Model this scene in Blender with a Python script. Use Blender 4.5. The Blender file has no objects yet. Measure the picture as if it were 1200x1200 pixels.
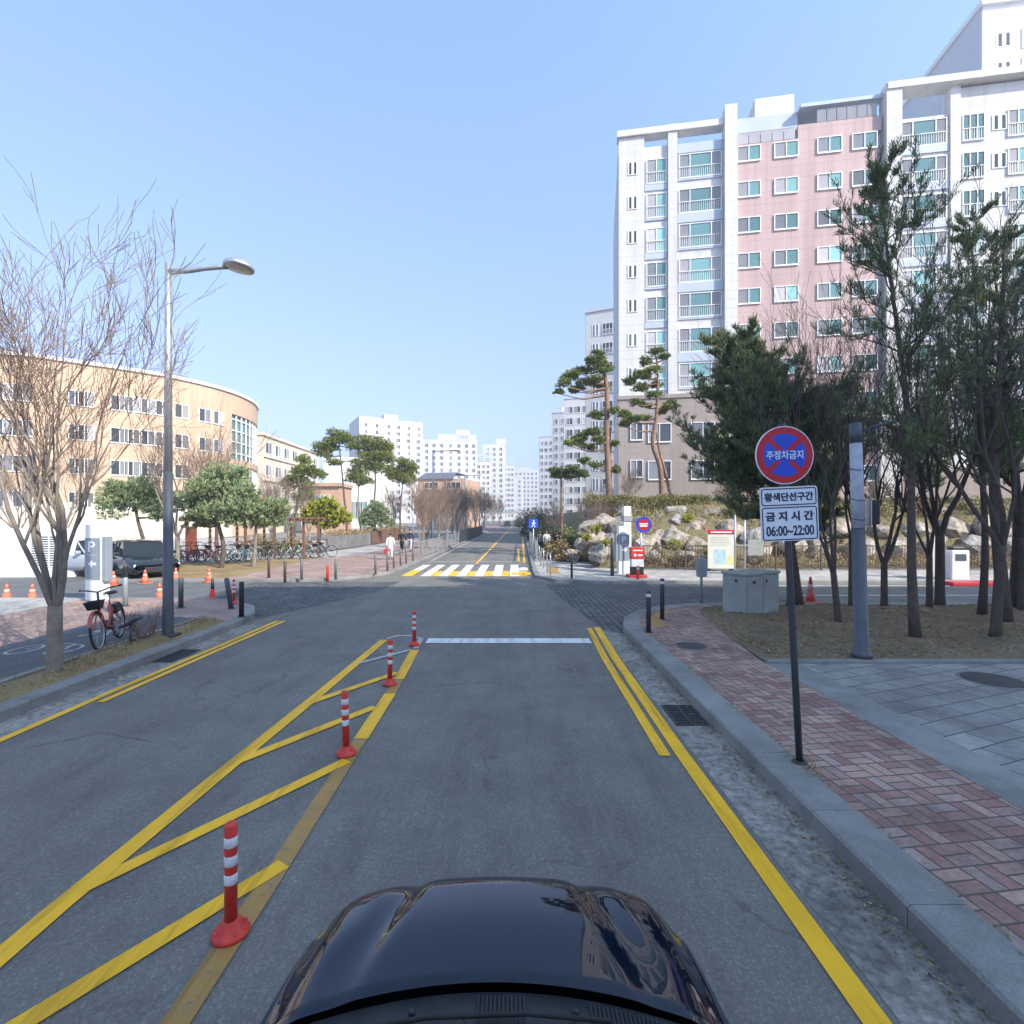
import bpy, bmesh, math, random
import numpy as np
from mathutils import Vector, Matrix, Euler

# ------------------------------------------------------------------ camera, sky, sun, exposure
SC = bpy.context.scene
COL = SC.collection
R = math.radians
CAM_Z = 2.5
HORIZON = 606.0                      # picture row of the horizon (photo is 1200 px)

cam_d = bpy.data.cameras.new("camera")
cam_d.sensor_width = 36.0
cam_d.lens = 18.0                    # 90 degrees
cam_d.shift_y = 0.005
cam_d.clip_start = 0.05
cam_d.clip_end = 6000
cam = bpy.data.objects.new("camera", cam_d)
cam.location = (0, 0, CAM_Z)
cam.rotation_euler = (R(90), 0, 0)
COL.objects.link(cam)
SC.camera = cam

SUN_EL, SUN_AZ = 35.0, 130.0         # azimuth clockwise from +Y: the sun stands behind the camera, to the right
W = bpy.data.worlds.new("World")
SC.world = W
W.use_nodes = True
nt = W.node_tree
nt.nodes.clear()
sky = nt.nodes.new("ShaderNodeTexSky")
sky.sky_type = 'NISHITA'
sky.sun_disc = False
sky.sun_elevation = R(SUN_EL)
sky.sun_rotation = R(SUN_AZ)
sky.altitude = 0
sky.air_density = 1.0
sky.dust_density = 0.6
sky.ozone_density = 2.0
bg = nt.nodes.new("ShaderNodeBackground")
bg.inputs[1].default_value = 0.15
wo = nt.nodes.new("ShaderNodeOutputWorld")
# the clear band just above the horizon is lifted out of the sky's white rim
stc = nt.nodes.new("ShaderNodeTexCoord")
smp = nt.nodes.new("ShaderNodeMapping"); smp.vector_type = 'POINT'
smp.inputs['Location'].default_value = (0, 0, 0.30); smp.inputs['Scale'].default_value = (1, 1, 0.8)
snm = nt.nodes.new("ShaderNodeVectorMath"); snm.operation = 'NORMALIZE'
nt.links.new(stc.outputs['Generated'], smp.inputs['Vector']); nt.links.new(smp.outputs[0], snm.inputs[0])
nt.links.new(snm.outputs[0], sky.inputs['Vector'])
hs = nt.nodes.new("ShaderNodeHueSaturation"); hs.inputs["Saturation"].default_value = 0.95
nt.links.new(sky.outputs[0], hs.inputs["Color"]); tn = nt.nodes.new("ShaderNodeMix"); tn.data_type = 'RGBA'; tn.blend_type = 'MULTIPLY'; tn.inputs[0].default_value = 1.0; 
sz = nt.nodes.new("ShaderNodeSeparateXYZ"); nt.links.new(stc.outputs['Generated'], sz.inputs[0])
sr = nt.nodes.new("ShaderNodeValToRGB"); sr.color_ramp.elements[0].position = 0.0; sr.color_ramp.elements[0].color = (0.98, 0.81, 0.85, 1)
sr.color_ramp.elements[1].position = 0.75; sr.color_ramp.elements[1].color = (0.88, 0.965, 0.91, 1)
nt.links.new(sz.outputs[2], sr.inputs[0]); nt.links.new(sr.outputs[0], tn.inputs[7])
nt.links.new(hs.outputs[0], tn.inputs[6]); nt.links.new(tn.outputs[2], bg.inputs[0])
nt.links.new(bg.outputs[0], wo.inputs[0])

sun_d = bpy.data.lights.new("sun", 'SUN')
sun_d.energy = 2.35
sun_d.angle = R(0.5)
sun_d.color = (1.0, 0.93, 0.82)
sun = bpy.data.objects.new("sun", sun_d)
sdir = Vector((math.sin(R(SUN_AZ)) * math.cos(R(SUN_EL)), math.cos(R(SUN_AZ)) * math.cos(R(SUN_EL)), math.sin(R(SUN_EL))))
sun.rotation_euler = sdir.to_track_quat('Z', 'Y').to_euler()
sun.location = sdir * 100
COL.objects.link(sun)

SC.view_settings.view_transform = 'Standard'
SC.view_settings.look = 'None'
SC.view_settings.exposure = 1.72
SC.view_settings.gamma = 1
SC.view_settings.use_curve_mapping = False
SC.render.engine = 'CYCLES'
SC.cycles.max_bounces = 6
SC.cycles.transparent_max_bounces = 8
SC.cycles.sample_clamp_indirect = 4

# ------------------------------------------------------------------ helpers
def G(px, py, z=0.0):
    """point of the horizontal plane at height z seen at photo pixel px, py"""
    d = 600.0 * (CAM_Z - z) / (py - HORIZON)
    return ((px - 600.0) / 600.0 * d, d)
def XA(px, Y): return (px - 600.0) / 600.0 * Y
def ZA(py, Y): return CAM_Z + (HORIZON - py) / 600.0 * Y
def AT(px, py, Y): return Vector((XA(px, Y), Y, ZA(py, Y)))

def tag(o, label=None, cat=None, group=None, kind=None):
    if label: o["label"] = label
    if cat: o["category"] = cat
    if group: o["group"] = group
    if kind: o["kind"] = kind
    return o
def thing(name, label, cat, loc=(0, 0, 0), rz=0.0, group=None):
    o = bpy.data.objects.new(name, None)
    o.empty_display_size = 0.3
    o.location = loc
    o.rotation_euler = (0, 0, rz)
    COL.objects.link(o)
    return tag(o, label, cat, group)
def children_of(o):
    return KIDS.get(o.name, [])
KIDS = {}
def adopt(c, p):
    if p is not None:
        c.parent = p
        KIDS.setdefault(p.name, []).append(c)
def dup(root, loc=None, rz=None, label=None, group=None, scale=None, parent=None):
    c = root.copy()
    COL.objects.link(c)
    if parent is not None: adopt(c, parent)
    for k in list(children_of(root)):
        dup(k, parent=c)
    if loc is not None: c.location = loc
    if rz is not None: c.rotation_euler = (0, 0, rz)
    if scale is not None: c.scale = scale if hasattr(scale, '__len__') else (scale,) * 3
    if label: c["label"] = label
    if group: c["group"] = group
    return c

class MB:
    """collects shapes, builds them as one mesh object"""
    def __init__(s):
        s.v = []; s.f = []; s.m = []; s.sm = []; s.M = None
    def add(s, verts, faces, mi=0, smooth=False):
        b = len(s.v)
        if s.M is not None:
            verts = [s.M @ Vector(v) for v in verts]
        s.v.extend([tuple(v) for v in verts])
        for f in faces:
            s.f.append([b + i for i in f]); s.m.append(mi); s.sm.append(smooth)
        return s
    def box(s, x0, x1, y0, y1, z0, z1, mi=0):
        return s.add([(x0,y0,z0),(x1,y0,z0),(x1,y1,z0),(x0,y1,z0),(x0,y0,z1),(x1,y0,z1),(x1,y1,z1),(x0,y1,z1)],
                     [(3,2,1,0),(4,5,6,7),(0,1,5,4),(1,2,6,5),(2,3,7,6),(3,0,4,7)], mi)
    def bbox(s, x0, x1, y0, y1, z0, z1, b=0.01, mi=0):
        """box with chamfered edges"""
        bm = bmesh.new()
        bmesh.ops.create_cube(bm, size=1)
        for v in bm.verts:
            v.co = ((x0+x1)/2 + v.co.x*(x1-x0), (y0+y1)/2 + v.co.y*(y1-y0), (z0+z1)/2 + v.co.z*(z1-z0))
        bmesh.ops.bevel(bm, geom=list(bm.edges), offset=b, segments=2, affect='EDGES', profile=0.5)
        bm.verts.index_update()
        s.add([v.co.copy() for v in bm.verts], [[v.index for v in f.verts] for f in bm.faces], mi)
        bm.free()
        return s
    def prism(s, poly, z0, z1, mi=0, cap=True):
        n = len(poly)
        v = [(p[0], p[1], z0) for p in poly] + [(p[0], p[1], z1) for p in poly]
        f = [(i, (i+1) % n, n + (i+1) % n, n + i) for i in range(n)]
        if cap:
            f.append(tuple(range(n, 2*n))); f.append(tuple(reversed(range(n))))
        return s.add(v, f, mi)
    def sheet(s, poly, z, mi=0):
        return s.add([(p[0], p[1], z) for p in poly], [tuple(range(len(poly)))], mi)
    def tube(s, pts, rad, n=8, mi=0, caps=True, smooth=True):
        pts = [Vector(p) for p in pts]
        if not hasattr(rad, '__len__'): rad = [rad] * len(pts)
        vs = []; up = None
        for i, p in enumerate(pts):
            d = (pts[min(i+1, len(pts)-1)] - pts[max(i-1, 0)])
            if d.length < 1e-9: d = Vector((0, 0, 1))
            d.normalize()
            if up is None:
                up = Vector((1, 0, 0)) if abs(d.x) < 0.9 else Vector((0, 1, 0))
            a = up - d * up.dot(d)
            if a.length < 1e-6: a = d.orthogonal()
            a.normalize(); up = a
            b = d.cross(a)
            for k in range(n):
                t = 2 * math.pi * k / n
                vs.append(p + (a * math.cos(t) + b * math.sin(t)) * rad[i])
        f = []
        for i in range(len(pts) - 1):
            for k in range(n):
                k2 = (k + 1) % n
                f.append((i*n + k, i*n + k2, (i+1)*n + k2, (i+1)*n + k))
        if caps:
            f.append(tuple(reversed(range(n))))
            f.append(tuple(range((len(pts)-1)*n, len(pts)*n)))
        return s.add(vs, f, mi, smooth)
    def lathe(s, prof, n=16, c=(0, 0, 0), mi=0, smooth=True):
        vs = []; f = []
        for (r, z) in prof:
            for k in range(n):
                t = 2 * math.pi * k / n
                vs.append((c[0] + r*math.cos(t), c[1] + r*math.sin(t), c[2] + z))
        for i in range(len(prof) - 1):
            for k in range(n):
                k2 = (k+1) % n
                f.append((i*n+k, i*n+k2, (i+1)*n+k2, (i+1)*n+k))
        f.append(tuple(reversed(range(n)))); f.append(tuple(range((len(prof)-1)*n, len(prof)*n)))
        return s.add(vs, f, mi, smooth)
    def build(s, name, mats, parent=None, loc=None, rot=None):
        me = bpy.data.meshes.new(name)
        me.from_pydata(s.v, [], s.f)
        if not isinstance(mats, (list, tuple)): mats = [mats]
        for m in mats: me.materials.append(m)
        me.polygons.foreach_set("material_index", s.m)
        me.polygons.foreach_set("use_smooth", s.sm)
        me.update()
        o = bpy.data.objects.new(name, me)
        COL.objects.link(o)
        adopt(o, parent)
        if loc is not None: o.location = loc
        if rot is not None: o.rotation_euler = rot
        return o

def np_mesh(name, verts, faces, mats, parent=None, smooth=False):
    """verts (N,3), faces (M,k)"""
    me = bpy.data.meshes.new(name)
    k = faces.shape[1]
    me.vertices.add(len(verts)); me.vertices.foreach_set("co", np.asarray(verts, dtype=np.float32).ravel())
    me.loops.add(faces.size); me.loops.foreach_set("vertex_index", faces.astype(np.int32).ravel())
    me.polygons.add(len(faces)); me.polygons.foreach_set("loop_start", (np.arange(len(faces)) * k).astype(np.int32))
    me.update(calc_edges=True); me.validate()
    for m in (mats if isinstance(mats, (list, tuple)) else [mats]): me.materials.append(m)
    if smooth: me.polygons.foreach_set("use_smooth", [True] * len(faces))
    o = bpy.data.objects.new(name, me)
    COL.objects.link(o)
    adopt(o, parent)
    return o

_texts = {}
def text_mesh(txt, size, mat, parent, loc, rot=(R(90), 0, 0), sx=1.0, bold=0.0, name="lettering", fit=None):
    cu = bpy.data.curves.new("lettering", 'FONT')
    cu.body = txt; cu.size = size; cu.align_x = 'CENTER'; cu.align_y = 'CENTER'
    cu.offset = bold; cu.extrude = 0.0012; cu.resolution_u = 4
    t = bpy.data.objects.new("lettering", cu)
    COL.objects.link(t)
    dg = bpy.context.evaluated_depsgraph_get()
    me = bpy.data.meshes.new_from_object(t.evaluated_get(dg))
    bpy.data.objects.remove(t); bpy.data.curves.remove(cu)
    me.name = name
    co = np.empty(len(me.vertices) * 3); me.vertices.foreach_get("co", co); co = co.reshape(-1, 3)
    if len(co):
        mn, mx = co.min(0), co.max(0)
        co[:, 0] -= (mn[0] + mx[0]) / 2; co[:, 1] -= (mn[1] + mx[1]) / 2
        if fit:
            co[:, 0] *= fit[0] / (mx[0] - mn[0]); co[:, 1] *= fit[1] / (mx[1] - mn[1])
        else:
            co[:, 0] *= sx
        me.vertices.foreach_set("co", co.ravel())
    me.materials.clear(); me.materials.append(mat)
    me.update()
    o = bpy.data.objects.new(name, me)
    COL.objects.link(o); adopt(o, parent)
    o.location = loc; o.rotation_euler = rot
    return o

# ------------------------------------------------------------------ materials
def srgb(r, g, b):
    def c(u):
        u /= 255.0
        return u / 12.92 if u <= 0.04045 else ((u + 0.055) / 1.055) ** 2.4
    return (c(r), c(g), c(b), 1)
class N:
    """thin wrapper for a material's node tree"""
    def __init__(s, name):
        s.m = bpy.data.materials.new(name); s.m.use_nodes = True
        s.t = s.m.node_tree; s.b = s.t.nodes["Principled BSDF"]; s.out = s.t.nodes["Material Output"]
    def n(s, typ, **kw):
        x = s.t.nodes.new(typ)
        for k, v in kw.items(): setattr(x, k, v)
        return x
    def l(s, a, b): s.t.links.new(a, b)
    def coord(s, kind='Object', scale=(1, 1, 1), rot=(0, 0, 0)):
        tc = s.n("ShaderNodeTexCoord"); mp = s.n("ShaderNodeMapping")
        mp.inputs['Scale'].default_value = scale; mp.inputs['Rotation'].default_value = rot
        s.l(tc.outputs[kind], mp.inputs['Vector'])
        return mp.outputs['Vector']
    def noise(s, vec, scale, detail=4, rough=0.6):
        x = s.n("ShaderNodeTexNoise"); x.inputs['Scale'].default_value = scale
        x.inputs['Detail'].default_value = detail; x.inputs['Roughness'].default_value = rough
        s.l(vec, x.inputs['Vector'])
        return x.outputs['Fac']
    def ramp(s, fac, stops):
        x = s.n("ShaderNodeValToRGB"); e = x.color_ramp.elements
        e[0].position, e[0].color = stops[0]; e[1].position, e[1].color = stops[-1]
        for p, c in stops[1:-1]:
            k = e.new(p); k.color = c
        s.l(fac, x.inputs['Fac'])
        return x.outputs['Color']
    def mix(s, fac, a, b, mode='MIX'):
        x = s.n("ShaderNodeMix", data_type='RGBA', blend_type=mode)
        for sock, v in ((x.inputs['Factor'], fac), (x.inputs['A'] if 0 else x.inputs[6], a), (x.inputs[7], b)):
            if isinstance(v, (int, float)): sock.default_value = v
            elif isinstance(v, tuple): sock.default_value = v
            else: s.l(v, sock)
        return x.outputs[2]
    def bump(s, h, strength=0.3, dist=0.01):
        x = s.n("ShaderNodeBump"); x.inputs['Strength'].default_value = strength; x.inputs['Distance'].default_value = dist
        s.l(h, x.inputs['Height']); s.l(x.outputs[0], s.b.inputs['Normal'])
    def set(s, color=None, rough=None, metal=None, spec=None):
        if color is not None:
            if isinstance(color, tuple): s.b.inputs['Base Color'].default_value = color
            else: s.l(color, s.b.inputs['Base Color'])
        if rough is not None:
            if isinstance(rough, (int, float)): s.b.inputs['Roughness'].default_value = rough
            else: s.l(rough, s.b.inputs['Roughness'])
        if metal is not None: s.b.inputs['Metallic'].default_value = metal
        if spec is not None: s.b.inputs['Specular IOR Level'].default_value = spec
        return s.m
def dark(c, k): return (c[0]*k, c[1]*k, c[2]*k, 1)
def mat(name, c, rough=0.6, metal=0.0, var=0.15, scale=3.0, bump=0.0, spec=None, bscale=None):
    """plain surface with procedural wear: blotches of the colour and a little bump"""
    n = N(name); v = n.coord()
    f = n.noise(v, scale, 5, 0.65)
    col = n.ramp(f, [(0.28, dark(c, 1 - var)), (0.72, dark(c, 1 + var))])
    n.set(col, rough, metal, spec)
    if bump: n.bump(n.noise(v, bscale or scale * 12, 3), bump, 0.01)
    return n.m
def leafmat(name, c1, c2, rough=0.6):
    """each leaf has its own tone between c1 and c2"""
    n = N(name); g = n.n("ShaderNodeNewGeometry")
    col = n.ramp(g.outputs['Random Per Island'], [(0.0, c1), (1.0, c2)])
    n.set(col, rough, 0, 0.25)
    return n.m
def glassmat(name, c, rough=0.06):
    n = N(name); v = n.coord('Object')
    oi = n.n("ShaderNodeObjectInfo")
    k = n.ramp(oi.outputs['Random'], [(0.0, (0.5, 0.5, 0.5, 1)), (0.45, (1, 1, 1, 1)), (0.7, (1.5, 1.45, 1.4, 1)), (1.0, (2.6, 2.4, 2.3, 1))])
    col = n.mix(1.0, n.mix(n.noise(v, 0.8, 2), c, dark(c, 0.6)), k, 'MULTIPLY')
    n.set(col, rough, 0, 0.6)
    return n.m

M = {}
# asphalt with aggregate speckle, long worn wheel tracks, patches and cracks
def asphalt(name, base, tint=1.0, cracks=0.6):
    n = N(name); v = n.coord()
    big = n.noise(n.coord(scale=(0.5, 0.08, 1)), 1.0, 5, 0.6)
    col = n.ramp(big, [(0.3, dark(base, 0.82)), (0.7, dark(base, 1.18))])
    patch = n.noise(v, 0.9, 6, 0.7)
    col = n.mix(0.6, col, n.ramp(patch, [(0.35, dark(base, 0.75)), (0.62, dark(base, 1.2))]))
    sp = n.n("ShaderNodeTexVoronoi"); sp.inputs['Scale'].default_value = 75; n.l(v, sp.inputs['Vector'])
    spk = n.ramp(sp.outputs['Color'], [(0.3, (0.80, 0.80, 0.80, 1)), (0.7, (1.02, 1.02, 1.02, 1)), (0.95, (1.4, 1.4, 1.4, 1))])
    col = n.mix(0.85, col, spk, 'MULTIPLY')
    stn = n.noise(n.coord(scale=(1.6, 0.22, 1)), 1.3, 6, 0.75)
    col = n.mix(0.9, col, n.ramp(stn, [(0.32, (0.74, 0.74, 0.76, 1)), (0.5, (1, 1, 1, 1))]), 'MULTIPLY')
    # cracks: thin voronoi edges, only in some places
    cv = n.n("ShaderNodeTexVoronoi", feature='DISTANCE_TO_EDGE'); cv.inputs['Scale'].default_value = 0.45
    warp = n.n("ShaderNodeVectorMath", operation='MULTIPLY_ADD')
    wn = n.n("ShaderNodeTexNoise"); wn.inputs['Scale'].default_value = 2.5; wn.inputs['Detail'].default_value = 5; n.l(v, wn.inputs['Vector'])
    n.l(wn.outputs['Color'], warp.inputs[0]); warp.inputs[1].default_value = (0.7, 0.7, 0.7); n.l(v, warp.inputs[2])
    n.l(warp.outputs[0], cv.inputs['Vector'])
    ck = n.ramp(cv.outputs['Distance'], [(0.0, (1, 1, 1, 1)), (0.012, (0, 0, 0, 1))])
    mk = n.ramp(n.noise(v, 0.35, 3), [(0.50, (0, 0, 0, 1)), (0.60, (1, 1, 1, 1))])
    cm = n.mix(1.0, ck, mk, 'MULTIPLY')
    cmf = n.n("ShaderNodeMath", operation='MULTIPLY'); n.l(cm, cmf.inputs[0]); cmf.inputs[1].default_value = cracks
    col = n.mix(cmf.outputs[0], col, dark(base, 0.35))
    n.set(col, 0.82, 0, 0.35)
    h = n.noise(v, 160, 3, 0.7)
    n.bump(h, 0.55, 0.006)
    return n.m
M["asphalt"] = asphalt("asphalt", (0.184, 0.171, 0.151, 1))
M['asphalt_pale'] = asphalt("asphalt_pale", (0.14, 0.145, 0.15, 1), cracks=0.3)
M['asphalt_path'] = asphalt("asphalt_path", (0.10, 0.103, 0.11, 1), cracks=0.3)

def paint(name, c, under, wear=0.45):
    n = N(name); v = n.coord()
    a = n.noise(v, 9, 6, 0.75); b = n.noise(v, 90, 3, 0.7)
    w = n.mix(0.45, a, b)
    f = n.ramp(w, [(wear - 0.09, (1, 1, 1, 1)), (wear + 0.02, (0, 0, 0, 1))])
    cc = n.ramp(n.noise(v, 1.6, 4), [(0.3, dark(c, 0.82)), (0.7, dark(c, 1.06))])
    tm = n.ramp(n.noise(n.coord(scale=(5, 0.35, 1)), 1.5, 5, 0.7), [(0.36, (0.66, 0.64, 0.62, 1)), (0.5, (1, 1, 1, 1))])
    n.set(n.mix(f, n.mix(1.0, cc, tm, 'MULTIPLY'), under), 0.6, 0, 0.4)
    n.bump(n.noise(v, 120, 3), 0.4, 0.004)
    return n.m
ASP = (0.14, 0.14, 0.14, 1)
M['yellow'] = paint("yellow_road_paint", (0.95, 0.50, 0.012, 1), (0.30, 0.20, 0.06, 1), 0.36)
M['yellow_old'] = paint("worn_yellow_road_paint", (0.42, 0.235, 0.06, 1), ASP, 0.45)
M['white_paint'] = paint("white_road_paint", (0.76, 0.76, 0.76, 1), ASP, 0.29)
M['white_worn'] = paint("worn_white_road_paint", (0.5, 0.5, 0.48, 1), ASP, 0.47)

def stone(name, c, scale=40, var=0.2, bump=0.25, stain=0.35, rough=0.85):
    n = N(name); v = n.coord()
    col = n.ramp(n.noise(v, scale, 3, 0.7), [(0.3, dark(c, 1 - var)), (0.7, dark(c, 1 + var))])
    st = n.ramp(n.noise(v, 1.1, 6, 0.7), [(0.35, dark((1, 1, 1, 1), 1 - stain)), (0.65, (1.08, 1.08, 1.08, 1))])
    n.set(n.mix(1.0, col, st, 'MULTIPLY'), rough, 0, 0.3)
    n.bump(n.noise(v, scale * 2, 3), bump, 0.006)
    return n.m
M['granite'] = stone("kerb_granite", (0.265, 0.26, 0.245, 1), 60)
M['gutter'] = stone("gutter_concrete", (0.29, 0.27, 0.24, 1), 12, 0.5, 0.9, 0.5)
M['concrete'] = stone("concrete", (0.36, 0.35, 0.33, 1), 25)
M['concrete_dark'] = stone("grey_concrete", (0.2, 0.2, 0.2, 1), 25)
M['rock'] = stone("rock", (0.40, 0.345, 0.285, 1), 5, 0.4, 0.9, 0.55)
M['rock2'] = stone("grey_rock", (0.30, 0.28, 0.255, 1), 4, 0.4, 0.9, 0.55)

def pavers(name, c1, c2, c3, mortar, bw, bh, rot=0.0, offset=0.5, ms=0.012, bump=0.5, dirt=0.45):
    n = N(name); v = n.coord(rot=(0, 0, rot))
    br = n.n("ShaderNodeTexBrick"); br.offset = offset
    br.inputs['Scale'].default_value = 1.0; br.inputs['Brick Width'].default_value = bw; br.inputs['Row Height'].default_value = bh
    br.inputs['Mortar Size'].default_value = ms; br.inputs['Mortar Smooth'].default_value = 0.15; br.inputs['Bias'].default_value = 0.0
    br.inputs['Color1'].default_value = (0, 0, 0, 1); br.inputs['Color2'].default_value = (1, 1, 1, 1); br.inputs['Mortar'].default_value = (0.5, 0.5, 0.5, 1)
    wv = n.n("ShaderNodeVectorMath", operation='MULTIPLY_ADD')
    wn = n.n("ShaderNodeTexNoise"); wn.inputs['Scale'].default_value = 1.5; n.l(v, wn.inputs['Vector'])
    n.l(wn.outputs['Color'], wv.inputs[0]); wv.inputs[1].default_value = (0.05, 0.05, 0.0); n.l(v, wv.inputs[2])
    n.l(wv.outputs[0], br.inputs['Vector'])
    col = n.ramp(br.outputs['Color'], [(0.0, c1), (0.35, c2), (0.7, c3), (1.0, c1)])
    col = n.mix(0.5, col, n.ramp(n.noise(v, 30, 4, 0.7), [(0.3, (0.6, 0.6, 0.6, 1)), (0.7, (1.3, 1.3, 1.3, 1))]), 'MULTIPLY')
    col = n.mix(1.0, col, n.ramp(n.noise(v, 0.8, 6, 0.7), [(0.3, dark((1, 1, 1, 1), 1 - dirt)), (0.62, (1.1, 1.1, 1.1, 1))]), 'MULTIPLY')
    col = n.mix(br.outputs['Fac'], col, mortar)
    n.set(col, 0.85, 0, 0.3)
    inv = n.n("ShaderNodeMath", operation='MULTIPLY_ADD'); n.l(br.outputs['Fac'], inv.inputs[0]); inv.inputs[1].default_value = -1.0
    n.l(n.noise(v, 40, 3), inv.inputs[2])
    n.bump(inv.outputs[0], bump, 0.008)
    return n.m
def herringbone(name, c1, c2, c3, mortar, u=0.115):
    """two-by-one pavers, runs of three laid across each other"""
    n = N(name); v = n.coord(rot=(0, 0, R(-8)))
    def bricks(vec, off):
        br = n.n("ShaderNodeTexBrick"); br.offset = off
        br.inputs['Scale'].default_value = 1.0; br.inputs['Brick Width'].default_value = u * 2; br.inputs['Row Height'].default_value = u
        br.inputs['Mortar Size'].default_value = 0.0085; br.inputs['Mortar Smooth'].default_value = 0.3
        br.inputs['Color1'].default_value = (0, 0, 0, 1); br.inputs['Color2'].default_value = (1, 1, 1, 1); br.inputs['Mortar'].default_value = (.5, .5, .5, 1)
        n.l(vec, br.inputs['Vector']); return br
    a = bricks(v, 0.0)
    rot = n.n("ShaderNodeMapping"); rot.inputs['Rotation'].default_value = (0, 0, R(90)); n.l(v, rot.inputs['Vector'])
    b = bricks(rot.outputs[0], 0.0)
    ck = n.n("ShaderNodeTexChecker"); ck.inputs['Scale'].default_value = 1.0 / (2 * u)
    off = n.n("ShaderNodeMapping"); off.inputs['Location'].default_value = (0, 0, 0.05); n.l(v, off.inputs['Vector'])
    n.l(off.outputs[0], ck.inputs['Vector'])
    cc = n.mix(ck.outputs['Fac'], a.outputs['Color'], b.outputs['Color'])
    fac = n.mix(ck.outputs['Fac'], a.outputs['Fac'], b.outputs['Fac'])
    col = n.ramp(cc, [(0.0, c1), (0.3, c2), (0.55, c1), (0.8, c3), (1.0, c2)])
    col = n.mix(0.6, col, n.ramp(n.noise(v, 28, 4, 0.7), [(0.3, (0.6, 0.6, 0.6, 1)), (0.7, (1.3, 1.3, 1.3, 1))]), 'MULTIPLY')
    col = n.mix(1.0, col, n.ramp(n.noise(v, 1.3, 6, 0.75), [(0.32, (0.55, 0.55, 0.56, 1)), (0.6, (1.12, 1.1, 1.08, 1))]), 'MULTIPLY')
    col = n.mix(fac, col, mortar)
    n.set(col, 0.85, 0, 0.3)
    inv = n.n("ShaderNodeMath", operation='MULTIPLY_ADD'); n.l(fac, inv.inputs[0]); inv.inputs[1].default_value = -1.0
    n.l(n.noise(v, 40, 3), inv.inputs[2])
    n.bump(inv.outputs[0], 0.6, 0.008)
    return n.m
M['brick_red'] = herringbone("red_pavers", (0.44, 0.29, 0.235, 1), (0.30, 0.155, 0.135, 1), (0.36, 0.27, 0.24, 1), (0.10, 0.085, 0.075, 1))
M['brick_pink'] = pavers("pink_pavers", (0.42, 0.28, 0.23, 1), (0.36, 0.22, 0.18, 1), (0.44, 0.33, 0.28, 1), (0.2, 0.16, 0.14, 1), 0.2, 0.1)
M['paver_grey'] = pavers("grey_plaza_pavers", (0.31, 0.295, 0.275, 1), (0.265, 0.255, 0.24, 1), (0.35, 0.335, 0.31, 1), (0.085, 0.09, 0.09, 1), 0.6, 0.3, rot=R(-20), ms=0.009)
M['cobble'] = pavers("cobble_setts", (0.13, 0.135, 0.14, 1), (0.2, 0.2, 0.2, 1), (0.24, 0.235, 0.225, 1), (0.045, 0.045, 0.045, 1), 0.22, 0.13, rot=R(40), ms=0.025, bump=1.0)
M['paver_pale'] = pavers("pale_pavers", (0.44, 0.42, 0.39, 1), (0.4, 0.38, 0.36, 1), (0.48, 0.46, 0.43, 1), (0.25, 0.24, 0.22, 1), 0.3, 0.3, ms=0.01)
def litter_ground(name, c1, c2, c3):
    n = N(name); v = n.coord()
    col = n.ramp(n.noise(v, 22, 6, 0.8), [(0.35, c1), (0.5, c2), (0.66, c3)])
    col = n.mix(0.8, col, n.ramp(n.noise(v, 0.9, 5), [(0.3, (0.6, 0.6, 0.6, 1)), (0.7, (1.2, 1.2, 1.2, 1))]), 'MULTIPLY')
    n.set(col, 0.95, 0, 0.1); n.bump(n.noise(v, 30, 5, 0.8), 1.0, 0.03)
    return n.m
M['earth'] = litter_ground("bare_earth_with_needles", (0.12, 0.088, 0.06, 1), (0.25, 0.185, 0.122, 1), (0.38, 0.285, 0.19, 1))
M['drygrass'] = litter_ground("dry_grass_ground", (0.2, 0.15, 0.08, 1), (0.34, 0.25, 0.13, 1), (0.42, 0.33, 0.18, 1))
M['bank'] = litter_ground('bank_soil', (0.10, 0.085, 0.05, 1), (0.21, 0.175, 0.10, 1), (0.29, 0.25, 0.14, 1))
M['land'] = litter_ground("town_ground", (0.2, 0.19, 0.17, 1), (0.28, 0.27, 0.25, 1), (0.33, 0.32, 0.29, 1))

M['bark'] = mat("bark", (0.10, 0.08, 0.065, 1), 0.95, var=0.45, scale=9, bump=1.0, bscale=40)
M['bark_dark'] = mat("dark_bark", (0.088, 0.064, 0.050, 1), 0.95, var=0.4, scale=9, bump=1.0, bscale=40)
M['bark_red'] = mat("red_pine_bark", (0.24, 0.15, 0.105, 1), 0.95, var=0.4, scale=6, bump=1.0, bscale=30)
M['bark_pale'] = mat("pale_bark", (0.22, 0.185, 0.15, 1), 0.95, var=0.35, scale=7, bump=0.8, bscale=40)
M['twig'] = mat("twigs", (0.12, 0.095, 0.08, 1), 0.95, var=0.3, scale=5)
M['twig_tan'] = mat("tan_twigs", (0.215, 0.155, 0.12, 1), 0.95, var=0.3, scale=5)
M['needle_dark'] = leafmat("dark_needles", (0.058, 0.085, 0.038, 1), (0.21, 0.25, 0.10, 1))
M['needle_mid'] = leafmat("pine_needles", (0.05, 0.085, 0.025, 1), (0.28, 0.32, 0.085, 1))
M['needle_soft'] = leafmat("blue_green_needles", (0.11, 0.16, 0.08, 1), (0.34, 0.40, 0.20, 1))
M['leaf_yellow'] = leafmat("yellow_green_leaves", (0.16, 0.19, 0.02, 1), (0.42, 0.42, 0.05, 1))
M['leaf_dry'] = leafmat("dry_leaves", (0.18, 0.12, 0.06, 1), (0.40, 0.30, 0.15, 1))
M['leaf_olive'] = leafmat("olive_hedge_leaves", (0.12, 0.115, 0.045, 1), (0.34, 0.30, 0.13, 1))
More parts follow.
